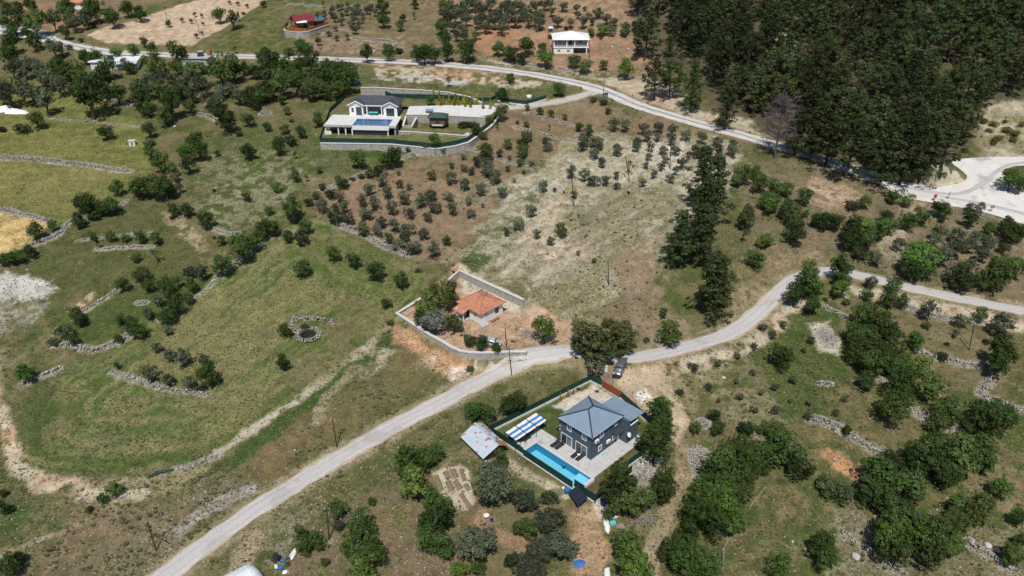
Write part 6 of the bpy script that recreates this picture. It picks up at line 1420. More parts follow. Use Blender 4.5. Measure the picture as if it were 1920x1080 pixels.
T(1440, 540, D='750,30,90;330,120,130;210,20,160;100,480,180;710,190,160;820,190,190;640,330,160;760,320,200;900,330,200;700,430,190;820,450,200;1110,370,150;670,500,150;790,560,180;900,560,180;980,700,200;1050,650,150;950,880,220;1785,470,230;1740,560,180;1600,930,200;1700,930,200;1550,1000,150;1700,1030,200;60,1040,150;590,1060,70',
  M='1600,190,100;950,450,200;750,670,150;1230,710,220;1350,900,200;1270,970,180;1830,960,160', B='920,70,120;1010,90,100;1030,560,180;1150,560,150',
  O='1220,150,150;1745,240,180;1465,230,120;1410,330,65;120,275,50;40,345,60;275,460,40;320,385,50;190,680,65;575,825,55;315,855,55;510,925,60;300,955,60;50,905,70;60,730,60;170,840,40', S='590,100,60;435,75,45;1640,390,60;1185,275,65;1345,410,40;1320,500,95')
T(0, 810, D='765,490,80;30,560,100;60,1000,160;130,930,100;10,450,60', B='855,420,110', S='660,580,60')
T(480, 810, D='1280,180,150;1340,150,130;330,750,110;440,800,150;350,850,130;780,690,190;780,800,260;850,890,220;740,880,200;1320,480,160;1400,560,200;1360,660,250;1310,760,220;1400,830,200;1900,970,80', M='870,510,65;620,550,140;510,970,60;1660,1020,110;1840,190,120', B='1150,230,240;1170,350,250;800,1010,230;1520,1030,140', O='610,690,90;150,930,70', BIG='1780,400,340;1640,810,330')
T(960, 810, BIG='90,510,210;290,640,250;370,830,280;200,890,230;130,1010,280', D='100,680,180;30,960,90;820,330,220;780,430,240;720,600,90;1150,330,170;1140,430,190;1080,100,240;1020,40,150;850,840,260;1500,280,200;1600,200,250;1700,120,230;1650,330,250;1780,250,200;1650,460,250;1750,380,200;1380,620,230;1500,650,250;1650,640,220;1330,720,180;1200,860,200;1300,860,230;1420,900,230;1330,980,250;1470,990,220;1850,130,200;1880,260,120', M='870,480,250;1010,480,170', B='890,980,320;1500,430,250;1420,520,250;1600,560,250', S='270,470,130')
T(1440, 810, D='150,80,280;60,60,150;260,240,200;850,280,300;940,250,250;800,430,230;1210,120,300;1180,220,180;1340,330,180;1640,200,180;900,720,300;1100,700,300;960,830,280;1300,680,300;1250,860,280;1350,780,250;1620,520,150;400,830,200;430,920,190;80,1010,180;1850,900,180;1900,800,100;1890,640,120', M='1100,370,250;1430,120,300;1400,250,220;1600,120,250;1000,600,300;1450,650,200;1570,560,200;1440,520,160;1590,620,140', B='1740,400,170', S='480,400,200;560,440,180')
for a in ((1330,700),(1375,715),(1385,755),(1405,745),(1450,725),(1445,748),(1485,755),(1500,730),(1520,755),(1553,740),(1568,765),(1585,745),(1608,770),(1618,745),(1657,745),(1705,780),(1757,780)): TREES.append(('C', 480+a[0]/4, a[1]/4, 8.2))
TREES.append(('X', 1465, 222, 84))
# pine forest: individual trees standing apart on the hillside
FOREST = [(1172,-30),(1960,-50),(1960,180),(1842,196),(1826,258),(1795,296),(1755,290),(1640,286),(1545,262),(1500,236),(1400,212),(1335,190),(1322,150),(1290,112),(1240,40),(1195,44)]
_fp = np.array([P(*a)[:2] for a in FOREST]); _rs = np.random.RandomState(21); _pl = []
_lo, _hi = _fp.min(0), _fp.max(0); _cl = [P(a, b)[:2] for a, b in ((1465,82),(1492,110),(1750,152),(1320,170))]
for _ in range(9000):
    c = _lo+_rs.rand(2)*(_hi-_lo)
    if poly_sd(_fp, c[:1], c[1:])[0] > -1: continue
    if any(np.hypot(*(c-k)) < 4.2 for k in _cl): continue
    if any(np.hypot(*(c-k)) < 5.9 for k in _pl): continue
    _pl.append(c)
    if len(_pl) > 420: break
FPINES = []
for c in _pl:
    q = (c[0], c[1], gz(*c)+5); x, y = proj(q)
    if -40 < x < 1960 and -60 < y < 330: FPINES.append((c, x, y))
for a in ((1300,160,56),(1365,190,60),(1420,160,60),(1500,230,70),(1535,228,86),(1562,240,80),(1602,252,94),(1640,238,80),(1668,262,102),(1706,268,92),(1742,266,84),(1780,268,70)): TREES.append(('P', a[0], a[1], a[2]))

NAMES = {'O': ('olive_tree', 'grey-green olive tree', 'olive tree'), 'D': ('dense_tree', 'dark green tree', 'tree'), 'M': ('leafy_tree', 'mid-green leafy tree', 'tree'), 'd': ('small_dense_tree', 'low dark tree', 'bush'), 'B': ('bright_leafy_tree', 'bright green leafy tree', 'tree'),
         'S': ('shrub', 'low rounded shrub', 'shrub'), 'Y': ('young_tree', 'thin young tree', 'tree'), 'P': ('pine_tree', 'dark pine tree', 'pine tree'), 'PT': ('pine_tree', 'tall dense pine tree', 'pine tree'), 'PB': ('pine_tree', 'broad spreading pine tree', 'pine tree'),
         'C': ('cypress', 'slim golden cypress', 'cypress'), 'G': ('scrub_bush', 'yellow-green scrub bush', 'bush'), 'W': ('silver_tree', 'silvery grey-leaved tree', 'tree'), 'BIG': ('olive_tree', 'large spreading grey-green olive tree', 'olive tree'), 'X': ('dead_pine_tree', 'bare purple-grey dead pine tree', 'dead tree')}
LAND = [(575,45,'the red-roofed log cabin'),(1070,85,'the white farmhouse'),(690,205,'the infinity-pool villa'),(850,200,'the golden cypress row'),(897,575,'the orange-roofed cottage'),(1110,800,'the slate-blue villa'),(898,828,'the rusty tin shed'),(580,620,'the stone-ringed well'),(300,715,'the curved field wall'),(215,115,'the white-roofed farm building'),(365,110,'the concrete house by the road'),(320,45,'the bare tan field'),(25,430,'the golden stubble field'),(120,305,'the long meadow wall'),(230,460,'the short field terrace'),(150,650,'the drystone wall on the left'),(20,200,'the white plastic sheet'),(750,390,'the red-soil olive orchard'),(1180,290,'the pale olive slope'),(1320,420,'the tall pine cluster'),(1135,640,'the parked silver car'),(1750,340,'the pale earth mound'),(1465,215,'the bare dead pine'),(1850,390,'the road junction'),(1550,510,'the road bend'),(1640,680,'the right-hand thicket'),(1590,820,'the pale rock pile'),(1820,680,'the pole at the right edge'),(1820,960,'the lower right corner rocks'),(1380,900,'the dirt track'),(1210,970,'the bleached branch heap'),(845,910,'the dug garden beds'),(900,1010,'the brown garden path'),(620,990,'the pole at the bottom'),(465,1065,'the white plastic tunnel'),(230,930,'the lower left field corner'),(560,140,'the roadside grove'),(1000,30,'the hilltop olive orchard'),(660,30,'the young orchard'),(150,12,'the red-tiled house'),(450,330,'the speckled meadow'),(1150,470,'the pole on the dry slope'),(400,600,'the upper field edge'),(1400,760,'the streaked bank'),(1500,130,'the pine forest edge'),(1100,230,'the upper road bank'),(950,290,'the orchard terrace wall')]
def ordn(i): return ['first','second','third','fourth','fifth','sixth','seventh','eighth','ninth','tenth','eleventh','twelfth'][i-1] if i <= 12 else '%dth' % i if i % 10 not in (1, 2, 3) or i % 100 in (11, 12, 13) else '%d%s' % (i, {1: 'st', 2: 'nd', 3: 'rd'}[i % 10])
PLACED = []
for t, px, py, w in TREES:
    key = {'M': 'D', 'B': 'D', 'W': 'BIG', 'G': 'S'}.get(t, t)
    L, hg = PROTO[key]
    fz = .5 if t in ('PT',) else .62 if t in ('P', 'PB') else .55 if t != 'C' else .42
    W = 4.0; q = None
    for _ in range(3):
        q = P(px, py, fz*hg*W); W = w/ppm(q)*((1.36 if w < 24 else 1.26) if t not in ('P', 'PT', 'PB', 'X', 'BIG', 'C') else 1.22 if t == 'PT' else 1.12)
    PLACED.append(['d' if t == 'D' and W < 4.0 else t, key, px, py, q[0], q[1], W])  # small dark trees of the same tree shapes, kept as a separate kind
keyd = {}
for i, r in enumerate(PLACED):
    t, key, px, py, x, y, W = r
    d = min(LAND, key=lambda l: (l[0]-px)**2+((l[1]-py)*1.35)**2); dx, dy = px-d[0], (py-d[1])*1.35
    rel = 'beside' if math.hypot(dx, dy) < 18 else ('left of' if dx < 0 else 'right of') if abs(dx) > abs(dy) else ('behind' if dy < 0 else 'in front of')
    sz = '' if t in ('BIG', 'C', 'X', 'PT', 'PB', 'W') else ('small ' if W < 2.6 else 'big ' if W > 5.6 else '')
    keyd.setdefault((sz+NAMES[t][1], rel, d[2]), []).append(i)
labels = {}
for (nm, rel, lm), ids in keyd.items():
    ids.sort(key=lambda i: PLACED[i][2])
    for k, i in enumerate(ids):
        n = len(ids)
        labels[i] = '%s %s %s' % (nm, rel, lm) if n == 1 else '%s %s %s, %s' % (nm, rel, lm, ('the left one' if k == 0 else 'the right one') if n == 2 else '%s from left' % ordn(k+1))
def plant(t, key, x, y, W, label, group, rs, z=None):
    L, hg = PROTO[key]; cr, tr = L[rs.randint(len(L))]; z = gz(x, y) if z is None else z
    s = W*np.array([1, rs.uniform(.86, 1.1), rs.uniform(.84, 1.18)]); rz = rs.uniform(0, 6.283)
    if t in ('S', 'G'):
        o = bpy.data.objects.new(NAMES[t][0], cr); COL.objects.link(o); tag(o, label, NAMES[t][2], group)
        o.location = (x, y, z-.05*W); o.scale = s; o.rotation_euler = (0, 0, rz)
        o.material_slots[0].link = 'OBJECT'; o.material_slots[0].material = LEAF[t]; return o
    o = bpy.data.objects.new(NAMES[t][0], None); COL.objects.link(o); tag(o, label, NAMES[t][2], group)
    o.location = (x, y, z-.04); o.scale = s; o.rotation_euler = (rs.uniform(-.06, .06), rs.uniform(-.06, .06), rz); o.empty_display_size = .2
    b = bpy.data.objects.new('trunk', tr); COL.objects.link(b); b.parent = o
    c = bpy.data.objects.new('crown', cr); COL.objects.link(c); c.parent = o
    if t != 'X': c.material_slots[0].link = 'OBJECT'; c.material_slots[0].material = LEAF[{'PT': 'PT', 'PB': 'PB', 'BIG': 'O', 'd': 'D'}.get(t, t)]
    return o
_rs = np.random.RandomState(77)
GRP = {'O': 'olive trees', 'D': 'dark leafy trees', 'd': 'low dark trees', 'M': 'mid-green trees', 'B': 'bright green trees', 'S': 'low shrubs', 'Y': 'thin young trees', 'P': 'scattered pines', 'PT': 'tall pines', 'PB': 'spreading pines', 'C': 'golden cypresses', 'G': 'scrub bushes', 'BIG': 'large olive trees'}
for i, (t, key, px, py, x, y, W) in enumerate(PLACED):
    plant(t, key, x, y, W, labels[i], GRP.get(t), _rs)
FPINES.sort(key=lambda r: -r[2]); FPINES = FPINES[:290]; _nb = 10
_rows_ = [FPINES[k*len(FPINES)//_nb:(k+1)*len(FPINES)//_nb] for k in range(_nb)]
for k, R_ in enumerate(_rows_):
    R_.sort(key=lambda r: r[1])
    for j, (c, x, y) in enumerate(R_):
        plant('P', 'P', c[0], c[1], _rs.uniform(7.8, 11.8), 'dark pine in the upper right forest, %s row up from the road, %s from left' % (ordn(k+1), ordn(j+1)), 'pines of the upper right forest', _rs)
# ---------------------------------------------------------------- drystone walls and stone heaps
_rocks = []
def _mk_rocks():
    for s in range(10):
        bm = bmesh.new(); bmesh.ops.create_icosphere(bm, subdivisions=1, radius=.5)
        rs = np.random.RandomState(900+s); sc = np.array([rs.uniform(.8, 1.25), rs.uniform(.7, 1.1), rs.uniform(.5, .8)])
        v = np.array([x.co[:] for x in bm.verts])*(1+rs.uniform(-.24, .24, (len(bm.verts), 1)))*sc
        f = np.array([[x.index for x in q.verts] for q in bm.faces]); bm.free(); _rocks.append((v, f))
_mk_rocks()
def rock_mesh(name, pos, size, m, rs, squash=None):
    """many rocks joined: pos (n,3), size (n,)"""
    V, F_ = [], []; k = 0
    for p, s in zip(pos, size):
        v, f = _rocks[rs.randint(10)]; a = rs.uniform(0, 6.283); c, d = math.cos(a), math.sin(a)
        w = v*s; w = np.column_stack([w[:, 0]*c-w[:, 1]*d, w[:, 0]*d+w[:, 1]*c, w[:, 2]]) + p
        V.append(w); F_.append(f+k); k += len(v)
    return np_mesh(name, np.vstack(V), np.vstack(F_), m, nv=3)
def drystone(label, pxs, w, h, dens=2.2, size=(.14, .46), m='rock', cat='drystone wall', name='drystone_wall', seed=0):
    rs = np.random.RandomState(400+seed)
    pl = smooth_pl([P(*a)[:2] for a in pxs], 1.0)
    s = np.concatenate([[0], np.cumsum(np.linalg.norm(np.diff(pl, axis=0), axis=1))]); L = s[-1]
    n = int(L*w*dens*6.5); t = rs.rand(n)*L; x = np.interp(t, s, pl[:, 0]); y = np.interp(t, s, pl[:, 1])
    w = w*.72; h = h*1.15; off = rs.normal(0, w*.26, n)*(1+1.4*(rs.rand(n) < .12)); tx = np.gradient(pl[:, 0]); ty = np.gradient(pl[:, 1]); nx = np.interp(t, s, -ty); ny = np.interp(t, s, tx); ln = np.hypot(nx, ny)+1e-9
    x = x+nx/ln*off; y = y+ny/ln*off; hh = h*np.exp(-(off/(w*.42))**2)*(.65+.5*vnoise(t/2.3, t*0+seed))
    z = hsample(x, y)+hh*rs.uniform(.0, .9, n)
    sz = rs.uniform(size[0], size[1], n)*np.where(rs.rand(n) < .08, 1.6, 1)
    O = np.array([x[0], y[0], gz(x[0], y[0])])
    me = rock_mesh('stones', np.column_stack([x, y, z])-O, sz, M[m], rs)
    o = thing(name, label, cat, O); o['kind'] = 'thing'; kind(link('stones', me, o), 'stuff')
    return o
for _i, (l, p, w, h) in enumerate(DS): drystone(l, p, w, h, seed=_i)
def heap(label, px, py, rx, ry, n, size, h, m='rock', name='stone_heap', cat='stone heap', seed=0):
    rs = np.random.RandomState(700+seed); q = P(px, py); n = int(n*2.2); size = (size[0]*.7, size[1]*.75); a = rs.uniform(0, 6.283, n); r = np.sqrt(rs.rand(n))
    x = q[0]+r*np.cos(a)*rx; y = q[1]+r*np.sin(a)*ry; z = hsample(x, y)+h*(1-r**1.5)*rs.uniform(.1, 1, n)
    O = np.array([q[0], q[1], q[2]]); me = rock_mesh('stones', np.column_stack([x, y, z])-O, rs.uniform(size[0], size[1], n), M[m], rs)
    o = thing(name, label, cat, O); kind(link('stones', me, o), 'stuff')
heap('white gravel heap alone in the meadow left of the infinity-pool villa', 497, 214, 2.3, 1.6, 260, (.2, .5), 1.4, seed=1)
heap('pink-white rubble heap beside the dirt track right of the villa', 1316, 868, 2.4, 4.0, 420, (.15, .5), .5, seed=2)
heap('pale rubble heap at the top of the bank right of the villa', 1318, 794, 1.6, 1.6, 150, (.2, .5), .6, seed=3)
heap('stony round clearing with grey rubble in the right meadow', 1550, 632, 2.2, 3.2, 300, (.15, .45), .4, seed=4)
heap('small white rock patch in the right meadow', 1548, 720, 2.0, 1.0, 70, (.2, .5), .4, seed=5)
heap('white rock heap beneath the right thicket', 1652, 712, 1.3, 1.0, 60, (.25, .55), .6, seed=6)
heap('grey stone heap below the infinity-pool villa wall', 877, 253, 1.4, 1.0, 40, (.3, .8), .7, seed=7)
heap('low grey stone heap on the left green terrace', 266, 568, 1.8, 1.0, 80, (.25, .55), .6, 'rock', seed=8)
heap('white stones left of the driveway gate beside the parked car', 1118, 706, 1.6, 1.0, 60, (.2, .5), .4, seed=9)
heap('rubble slope of white stones right of the villa fence', 1212, 888, 2.6, 3.4, 420, (.12, .42), .3, seed=10)
heap('white rock patch below the log cabin terrace', 603, 64, 1.6, 1.6, 50, (.4, .9), .7, seed=11)
heap('stone pile right of the log cabin terrace wall', 637, 57, 2.0, 1.2, 50, (.3, .7), .5, seed=12)
heap('pale stones at the foot of the pole at the bottom', 620, 1014, .5, .5, 14, (.2, .4), .2, seed=13)
heap('pale rocks at the end of the wall behind the cottage', 985, 574, 1.4, 1.8, 60, (.2, .6), .4, seed=14)
def boulder(label, px, py, s, m='rock_white', seed=0):
    s = s*.85
    q = P(px, py); bm = bmesh.new(); bmesh.ops.create_icosphere(bm, subdivisions=2, radius=.5); rs = np.random.RandomState(seed)
    for v in bm.verts:
        d = v.co.copy(); k = 1+.35*(vnoise(np.array([d.x*3+seed]), np.array([d.y*3+d.z*2]))[0]-.5)+rs.uniform(-.11, .11); v.co = Vector((d.x*k*1.2, d.y*k*.95, d.z*k*.75))*s
    me = bpy.data.meshes.new('boulder'); bm.to_mesh(me); bm.free(); me.materials.append(M[m])
    o = link('boulder', me, None, (q[0], q[1], q[2]+.2*s)); o.rotation_euler = (0, 0, rs.uniform(0, 6)); tag(o, label, 'boulder', 'loose boulders')
for _i, (l, a, b, s) in enumerate((('grey squat boulder at the bottom right, below the round bush', 1605, 1046, 1.5), ('white boulder on the ledge at the lower right edge', 1852, 1025, 1.3), ('smaller pale boulder right of the ledge boulder', 1870, 1033, .9), ('white boulder at the left end of the ledge', 1822, 1015, 1.0), ('pale boulder in the meadow near the dark round bush', 1486, 1016, .55), ('round white boulder at the end of the left drystone wall', 111, 689, .8), ('white boulder outside the villa garden fence', 876, 255, 1.8), ('grey standing stone in the meadow left of the thicket', 328, 238, 1.1), ('pale boulder on the bank beside the dirt track', 1357, 709, .8), ('white boulder near the lower right thicket edge', 1640, 971, .8), ('small white boulder by the cluttered plot', 1511, 1030, .6), ('white boulder at the lower right under the hedge', 1660, 1047, .6), ('white boulder in the yard near the log pile', 978, 618, .7), ('white rock beside the white farmhouse yard track', 1178, 93, 1.2), ('flat pale rock in the farmhouse yard', 1148, 89, 1.1))): boulder(l, a, b, s, seed=_i+1)

# well
WELLM = pm('shade_dark_stone', (.035,.032,.026), (.07,.062,.05), 3, .8)  # near-black stone tone stands in for the shade inside the pit
def well():
    o = thing('well', 'round stone-lined well pit inside a horseshoe drystone wall', 'well', (WELL[0], WELL[1], WELL[2]))
    rs = np.random.RandomState(8); pos, sz = [], []
    for k in range(14):
        for t in np.arange(0, 6.283, .24):
            r = 1.32+.015*k; pos.append((r*math.cos(t)+rs.normal(0, .04), r*math.sin(t)+rs.normal(0, .04), -2.9+k*.24)); sz.append(rs.uniform(.34, .5))
    for t in np.arange(0, 6.283, .03): r = rs.uniform(1.8, 2.9); pos.append((r*math.cos(t), r*math.sin(t), .1+.25*(1-abs(r-2.2))+rs.normal(0, .08))); sz.append(rs.uniform(.2, .42))
    nl = 14*len(np.arange(0, 6.283, .24)); pos = np.array(pos); sz = np.array(sz)
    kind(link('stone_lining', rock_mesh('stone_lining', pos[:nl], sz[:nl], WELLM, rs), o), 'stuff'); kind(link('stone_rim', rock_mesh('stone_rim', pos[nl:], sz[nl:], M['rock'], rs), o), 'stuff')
    MB().lathe([(1.5,0),(1.5,.05)], 20, (0,0,-2.3)).build('pit_shade_disc', M['glass'], o)  # dark disc added so the sunlit pit floor looks shaded
    drystone('horseshoe drystone wall sheltering the well pit', [(549,622),(546,606),(555,600),(575,600),(600,601),(628,606)], 1.2, 1.1, seed=60, m='rock')
well()

# ---------------------------------------------------------------- poles and wires
POLES = {}
def pole(key, bx, by, tx, ty, label, arm=True, m='pole', brace=None, r=.11):
    g = P(bx, by); d = ray(tx, ty); hd = math.hypot(g[0], g[1]); tt = hd/math.hypot(d[0], d[1]); top = CAM+tt*d; h = float(top[2]-g[2])
    o = thing('utility_pole', label, 'utility pole', g); tp = np.array([top[0]-g[0], top[1]-g[1], h])
    MB().tube((0, 0, -.4), tuple(tp), r, r*.72, 10).build('pole', M[m], o)
    if arm:
        MB().bar(tuple(tp+np.array([-.45, .12, -.35])), tuple(tp+np.array([.45, .12, -.35])), .08, .1).build('crossarm', M['greysteel'], o)
        for x in (-.38, 0, .38): MB().lathe([(.03,0),(.05,.03),(.035,.06),(.05,.09),(.02,.14)], 8, tuple(tp+np.array([x, .12, -.29]))).build('insulator', M['white_clean'], o)
    if brace is not None: MB().tube((brace[0], brace[1], gz(g[0]+brace[0], g[1]+brace[1])-g[2]-.2), tuple(tp*.62), .07, .06, 8).build('brace', M[m], o)
    POLES[key] = np.array(g)+tp
    return o
pole('a', 293,1033, 276,978, 'braced wooden pole beside the road at lower left', brace=(1.7, 1.4))
pole('b', 617,1012, 612,952, 'dark wooden pole at the bottom between two round bushes', brace=(1.3, 1.6))
pole('c', 632,838, 623,786, 'wooden pole on the field side of the road, left of the tin shed')
pole('d', 960,704, 954,651, 'wooden pole at the road edge in front of the cottage wall')
pole('e', 951,661, 947,615, 'thinner wooden pole on the cottage retaining wall', arm=False)
pole('f', 1142,535, 1140,490, 'wooden pole standing alone on the dry slope')
pole('g', 1817,657, 1827,607, 'wooden pole in the right meadow below the road')
pole('h', 1181,340, 1173,293, 'wooden pole among the upper slope olives', arm=True)
pole('i', 1256,316, 1258,272, 'wooden pole left of the tall pine cluster')
pole('j', 1077,387, 1072,337, 'wooden pole in the pale scrub of the slope')
pole('k', 374,64, 367,35, 'thin pole at the right side of the bare tan field', arm=False)
pole('l', 313,40, 308,10, 'thin pole at the upper edge of the bare tan field', arm=False)
pole('m', 175,90, 171,70, 'short pole by the upper road above the white-roofed farm building', arm=False)
pole('n', 1105,114, 1106,70, 'pole at the right corner of the white farmhouse', arm=False)
pole('o', 933,245, 933,225, 'short pole right of the villa garden fence', arm=False)
def wire(a, b, label, sag=.8, off=0):
    A = POLES[a] if isinstance(a, str) else np.array(a); B = POLES[b] if isinstance(b, str) else np.array(b)
    m = MB(); pts = []
    for k in range(17):
        t = k/16; p = A*(1-t)+B*t; pts.append((p[0]-A[0], p[1]-A[1]+.12, p[2]-A[2]-.2-sag*4*t*(1-t)))
    for k in range(16): m.tube(pts[k], pts[k+1], .02, n=4, caps=False)
    o = m.build('power_cable', M['cable'], None, False, tuple(A)); tag(o, label, 'cable', 'overhead cables')
wire('b', PZ(430,1082,0.5), 'overhead cable from the bottom pole toward the lower left'); wire('b', PZ(905,1075,.8), 'overhead cable from the bottom pole across the round trees')
wire('c', 'd', 'overhead cable along the road from the shed side pole to the cottage pole', 1.0); wire('e', 'f', 'overhead cable from the cottage pole up to the dry slope', 1.2)
wire('f', 'j', 'overhead cable between the two poles on the dry slope', .9); wire('j', 'h', 'overhead cable from the scrub pole to the olive slope', .8); wire('h', 'i', 'overhead cable between the upper slope poles', .6)
wire('a', 'c', 'overhead cable from the braced pole along the road', 1.2)
def street_lamp():
    g = P(1131, 183); o = thing('street_lamp', 'tall dark street lamp at the upper road junction with the villa drive', 'street lamp', g)
    MB().tube((0,0,-.3), (0,0,8.2), .11, .06, 10).build('column', M['dark_steel'], o); MB().tube((0,0,8.1), (.9,-.3,8.45), .045, n=8).build('arm', M['dark_steel'], o)
    MB().cbox((1.15,-.4,8.45), (.6,.28,.14), rz=-.3).build('lamp_head', M['dark_steel'], o); MB().cbox((1.15,-.4,8.37), (.4,.2,.02), rz=-.3).build('lens', M['lamp'], o)
    g = P(1136, 182); b = thing('waste_bin', 'grey metal waste container at the foot of the street lamp', 'bin', g, -.3)
    MB().box(-.6,.6,-.45,.45,.1,1.0).build('body', M['greysteel'], b); MB().slab([(-.65,-.5,1.02),(.65,-.5,1.02),(.65,.5,1.18),(-.65,.5,1.18)], .06).build('lid', M['dark_steel'], b)
    for x in (-.5,.5): MB().tube((x,-.4,.1),(x,-.3,.1), .1).build('wheel', M['tyre'], b)
    def sign(px, py, h, l, plate, m, rz, double=False):
        g = P(px, py); s = thing('road_sign', l, 'road sign', g, rz)
        for x in ((-.4,.4) if double else (0,)): MB().tube((x,0,-.2), (x,0,h), .04, n=8).build('post', M['greysteel'], s)
        MB().box(-plate[0]/2, plate[0]/2, -.08, -.045, h-plate[1]+.1, h+.1).build('plate', M[m], s)
        MB().box(-plate[0]/2+.06, plate[0]/2-.06, -.1, -.082, h-plate[1]+.16, h+.04).build('face', M[m], s)
    sign(1751, 378, 1.9, 'red sign plate at the verge above the junction bushes', (.9,1.0), 'reds', .2)
    sign(1777, 375, 2.2, 'grey two-post sign seen edge-on at the junction verge', (1.0,.9), 'greysteel', .9, True)
    sign(1858, 398, 1.8, 'grey rectangular sign at the right junction verge', (1.1,.8), 'greysteel', .1)
    g = P(1334, 240); s = thing('road_sign', 'tiny grey diamond sign on the upper road edge', 'road sign', g, -.5)
    MB().tube((0,0,-.2),(0,0,1.6), .035, n=8).build('post', M['greysteel'], s); MB().cbox((0,-.05,1.5), (.75,.03,.75), ry=.785).build('plate', M['greysteel'], s)
street_lamp()

# ---------------------------------------------------------------- cars
def car(name, label, loc, rz, paint, L=4.4, W=1.78, H=1.75, van=True):
    o = thing(name, label, 'car', loc, rz)        # local +x = front
    hl = L/2
    # cross sections: x, half width at sill, half width at belt, half width at roof, z sill, z belt, z roof
    prof = [(-hl,.78,.80,.66,.42,.95,1.55), (-hl+.12,.86,.88,.70,.26,1.0,H-.06), (-.5,.88,.89,.72,.24,.98,H), (.35,.88,.89,.72,.24,.96,H-.03), (.75,.88,.88,.70,.24,.95,H-.14),
            (hl-.95,.88,.86,.66,.24,.93,1.02), (hl-.35,.84,.80,.60,.26,.80,.88), (hl-.05,.76,.70,.5,.34,.62,.70), (hl,.66,.62,.45,.42,.55,.60)]
    V, F_ = [], []
    for x, a, b, r, z0, z1, z2 in prof: V += [(x,-a,z0), (x,-a*1.01,(z0+z1)/2), (x,-b,z1), (x,-r,z2-.06), (x,-r*.8,z2), (x,r*.8,z2), (x,r,z2-.06), (x,b,z1), (x,a*1.01,(z0+z1)/2), (x,a,z0)]
    n = 10
    for i in range(len(prof)-1):
        for k in range(n): F_.append((i*n+k, i*n+(k+1) % n, (i+1)*n+(k+1) % n, (i+1)*n+k))
    F_ += [tuple(range(n-1, -1, -1)), tuple(range((len(prof)-1)*n, len(prof)*n))]
    m = MB(); m.v = V; m.f = [f[::-1] for f in F_]; bo = m.build('body', M[paint], o, True)
    MB().add([(.80,-.66,H-.155),(.80,.66,H-.155),(hl-.98,.70,1.03),(hl-.98,-.70,1.03)], [(0,3,2,1)]).build('windscreen', M['glass'], o)
    MB().add([(-hl-.012,-.6,1.0),(-hl-.012,.6,1.0),(-hl+.08,.55,1.5),(-hl+.08,-.55,1.5)], [(0,1,2,3)][::-1]).build('rear_window', M['glass'], o)
    for s in (-1, 1):
        for x0, x1 in ((-.42,.62), (-1.6,-.5)):
            q = [(x0, s*.905, 1.02), (x1, s*.905, 1.02), (x1-.1 if x1 > 0 else x1, s*.765, H-.16), (x0, s*.765, H-.14)]
            MB().add(q, [(0,1,2,3) if s < 0 else (3,2,1,0)]).build('side_window', M['glass'], o)
        for x in (-1.35, 1.38):
            w = MB().tube((x, s*.78, .33), (x, s*.92, .33), .33, n=18).build('wheel', M['tyre'], o); MB().tube((x, s*.915, .33), (x, s*.93, .33), .2, n=12).build('rim', M['rim'], w)
        MB().cbox((hl-.12, s*.58, .68), (.16,.3,.16)).build('headlight', M['lamp'], o); MB().cbox((-hl+.02, s*.72, 1.0), (.08,.12,.4)).build('tail_light', M['redlamp'], o)
        MB().cbox((.72, s*1.0, 1.02), (.14,.2,.14)).build('wing_mirror', M['dark_steel'], o)
    MB().box(hl-.02, hl+.03, -.45, .45, .4, .52).build('grille', M['dark_steel'], o); MB().box(-hl-.05, -hl+.02, -.8, .8, .4, .58).build('bumper', M['dark_steel'], o)
    return o
_a, _b = PZ(1169, 676, float(P(1162,690)[2])+.8), PZ(1156, 699, float(P(1162,690)[2])+.8); _c = (_a+_b)/2
car('car', 'silver van-like car parked under the spreading pine by the driveway', (_c[0], _c[1], gz(_c[0], _c[1])), math.atan2(_b[1]-_a[1], _b[0]-_a[0]), 'silver')
_c = PZ(921, 640, OH_Z+.8); car('car', 'pale silver car half hidden by bushes in the cottage yard', (_c[0], _c[1], OH_Z), math.radians(-14), 'carwhite', 4.1, 1.7, 1.48)
_g = P(1136, 696); _o = thing('water_meter_post', 'short pale concrete post left of the parked silver car', 'post', _g); MB().box(-.25,.25,-.2,.2,-.2,1.1).build('post', M['white'], _o); MB().box(-.32,.32,-.27,.27,1.102,1.2).build('cap', M['cap'], _o)

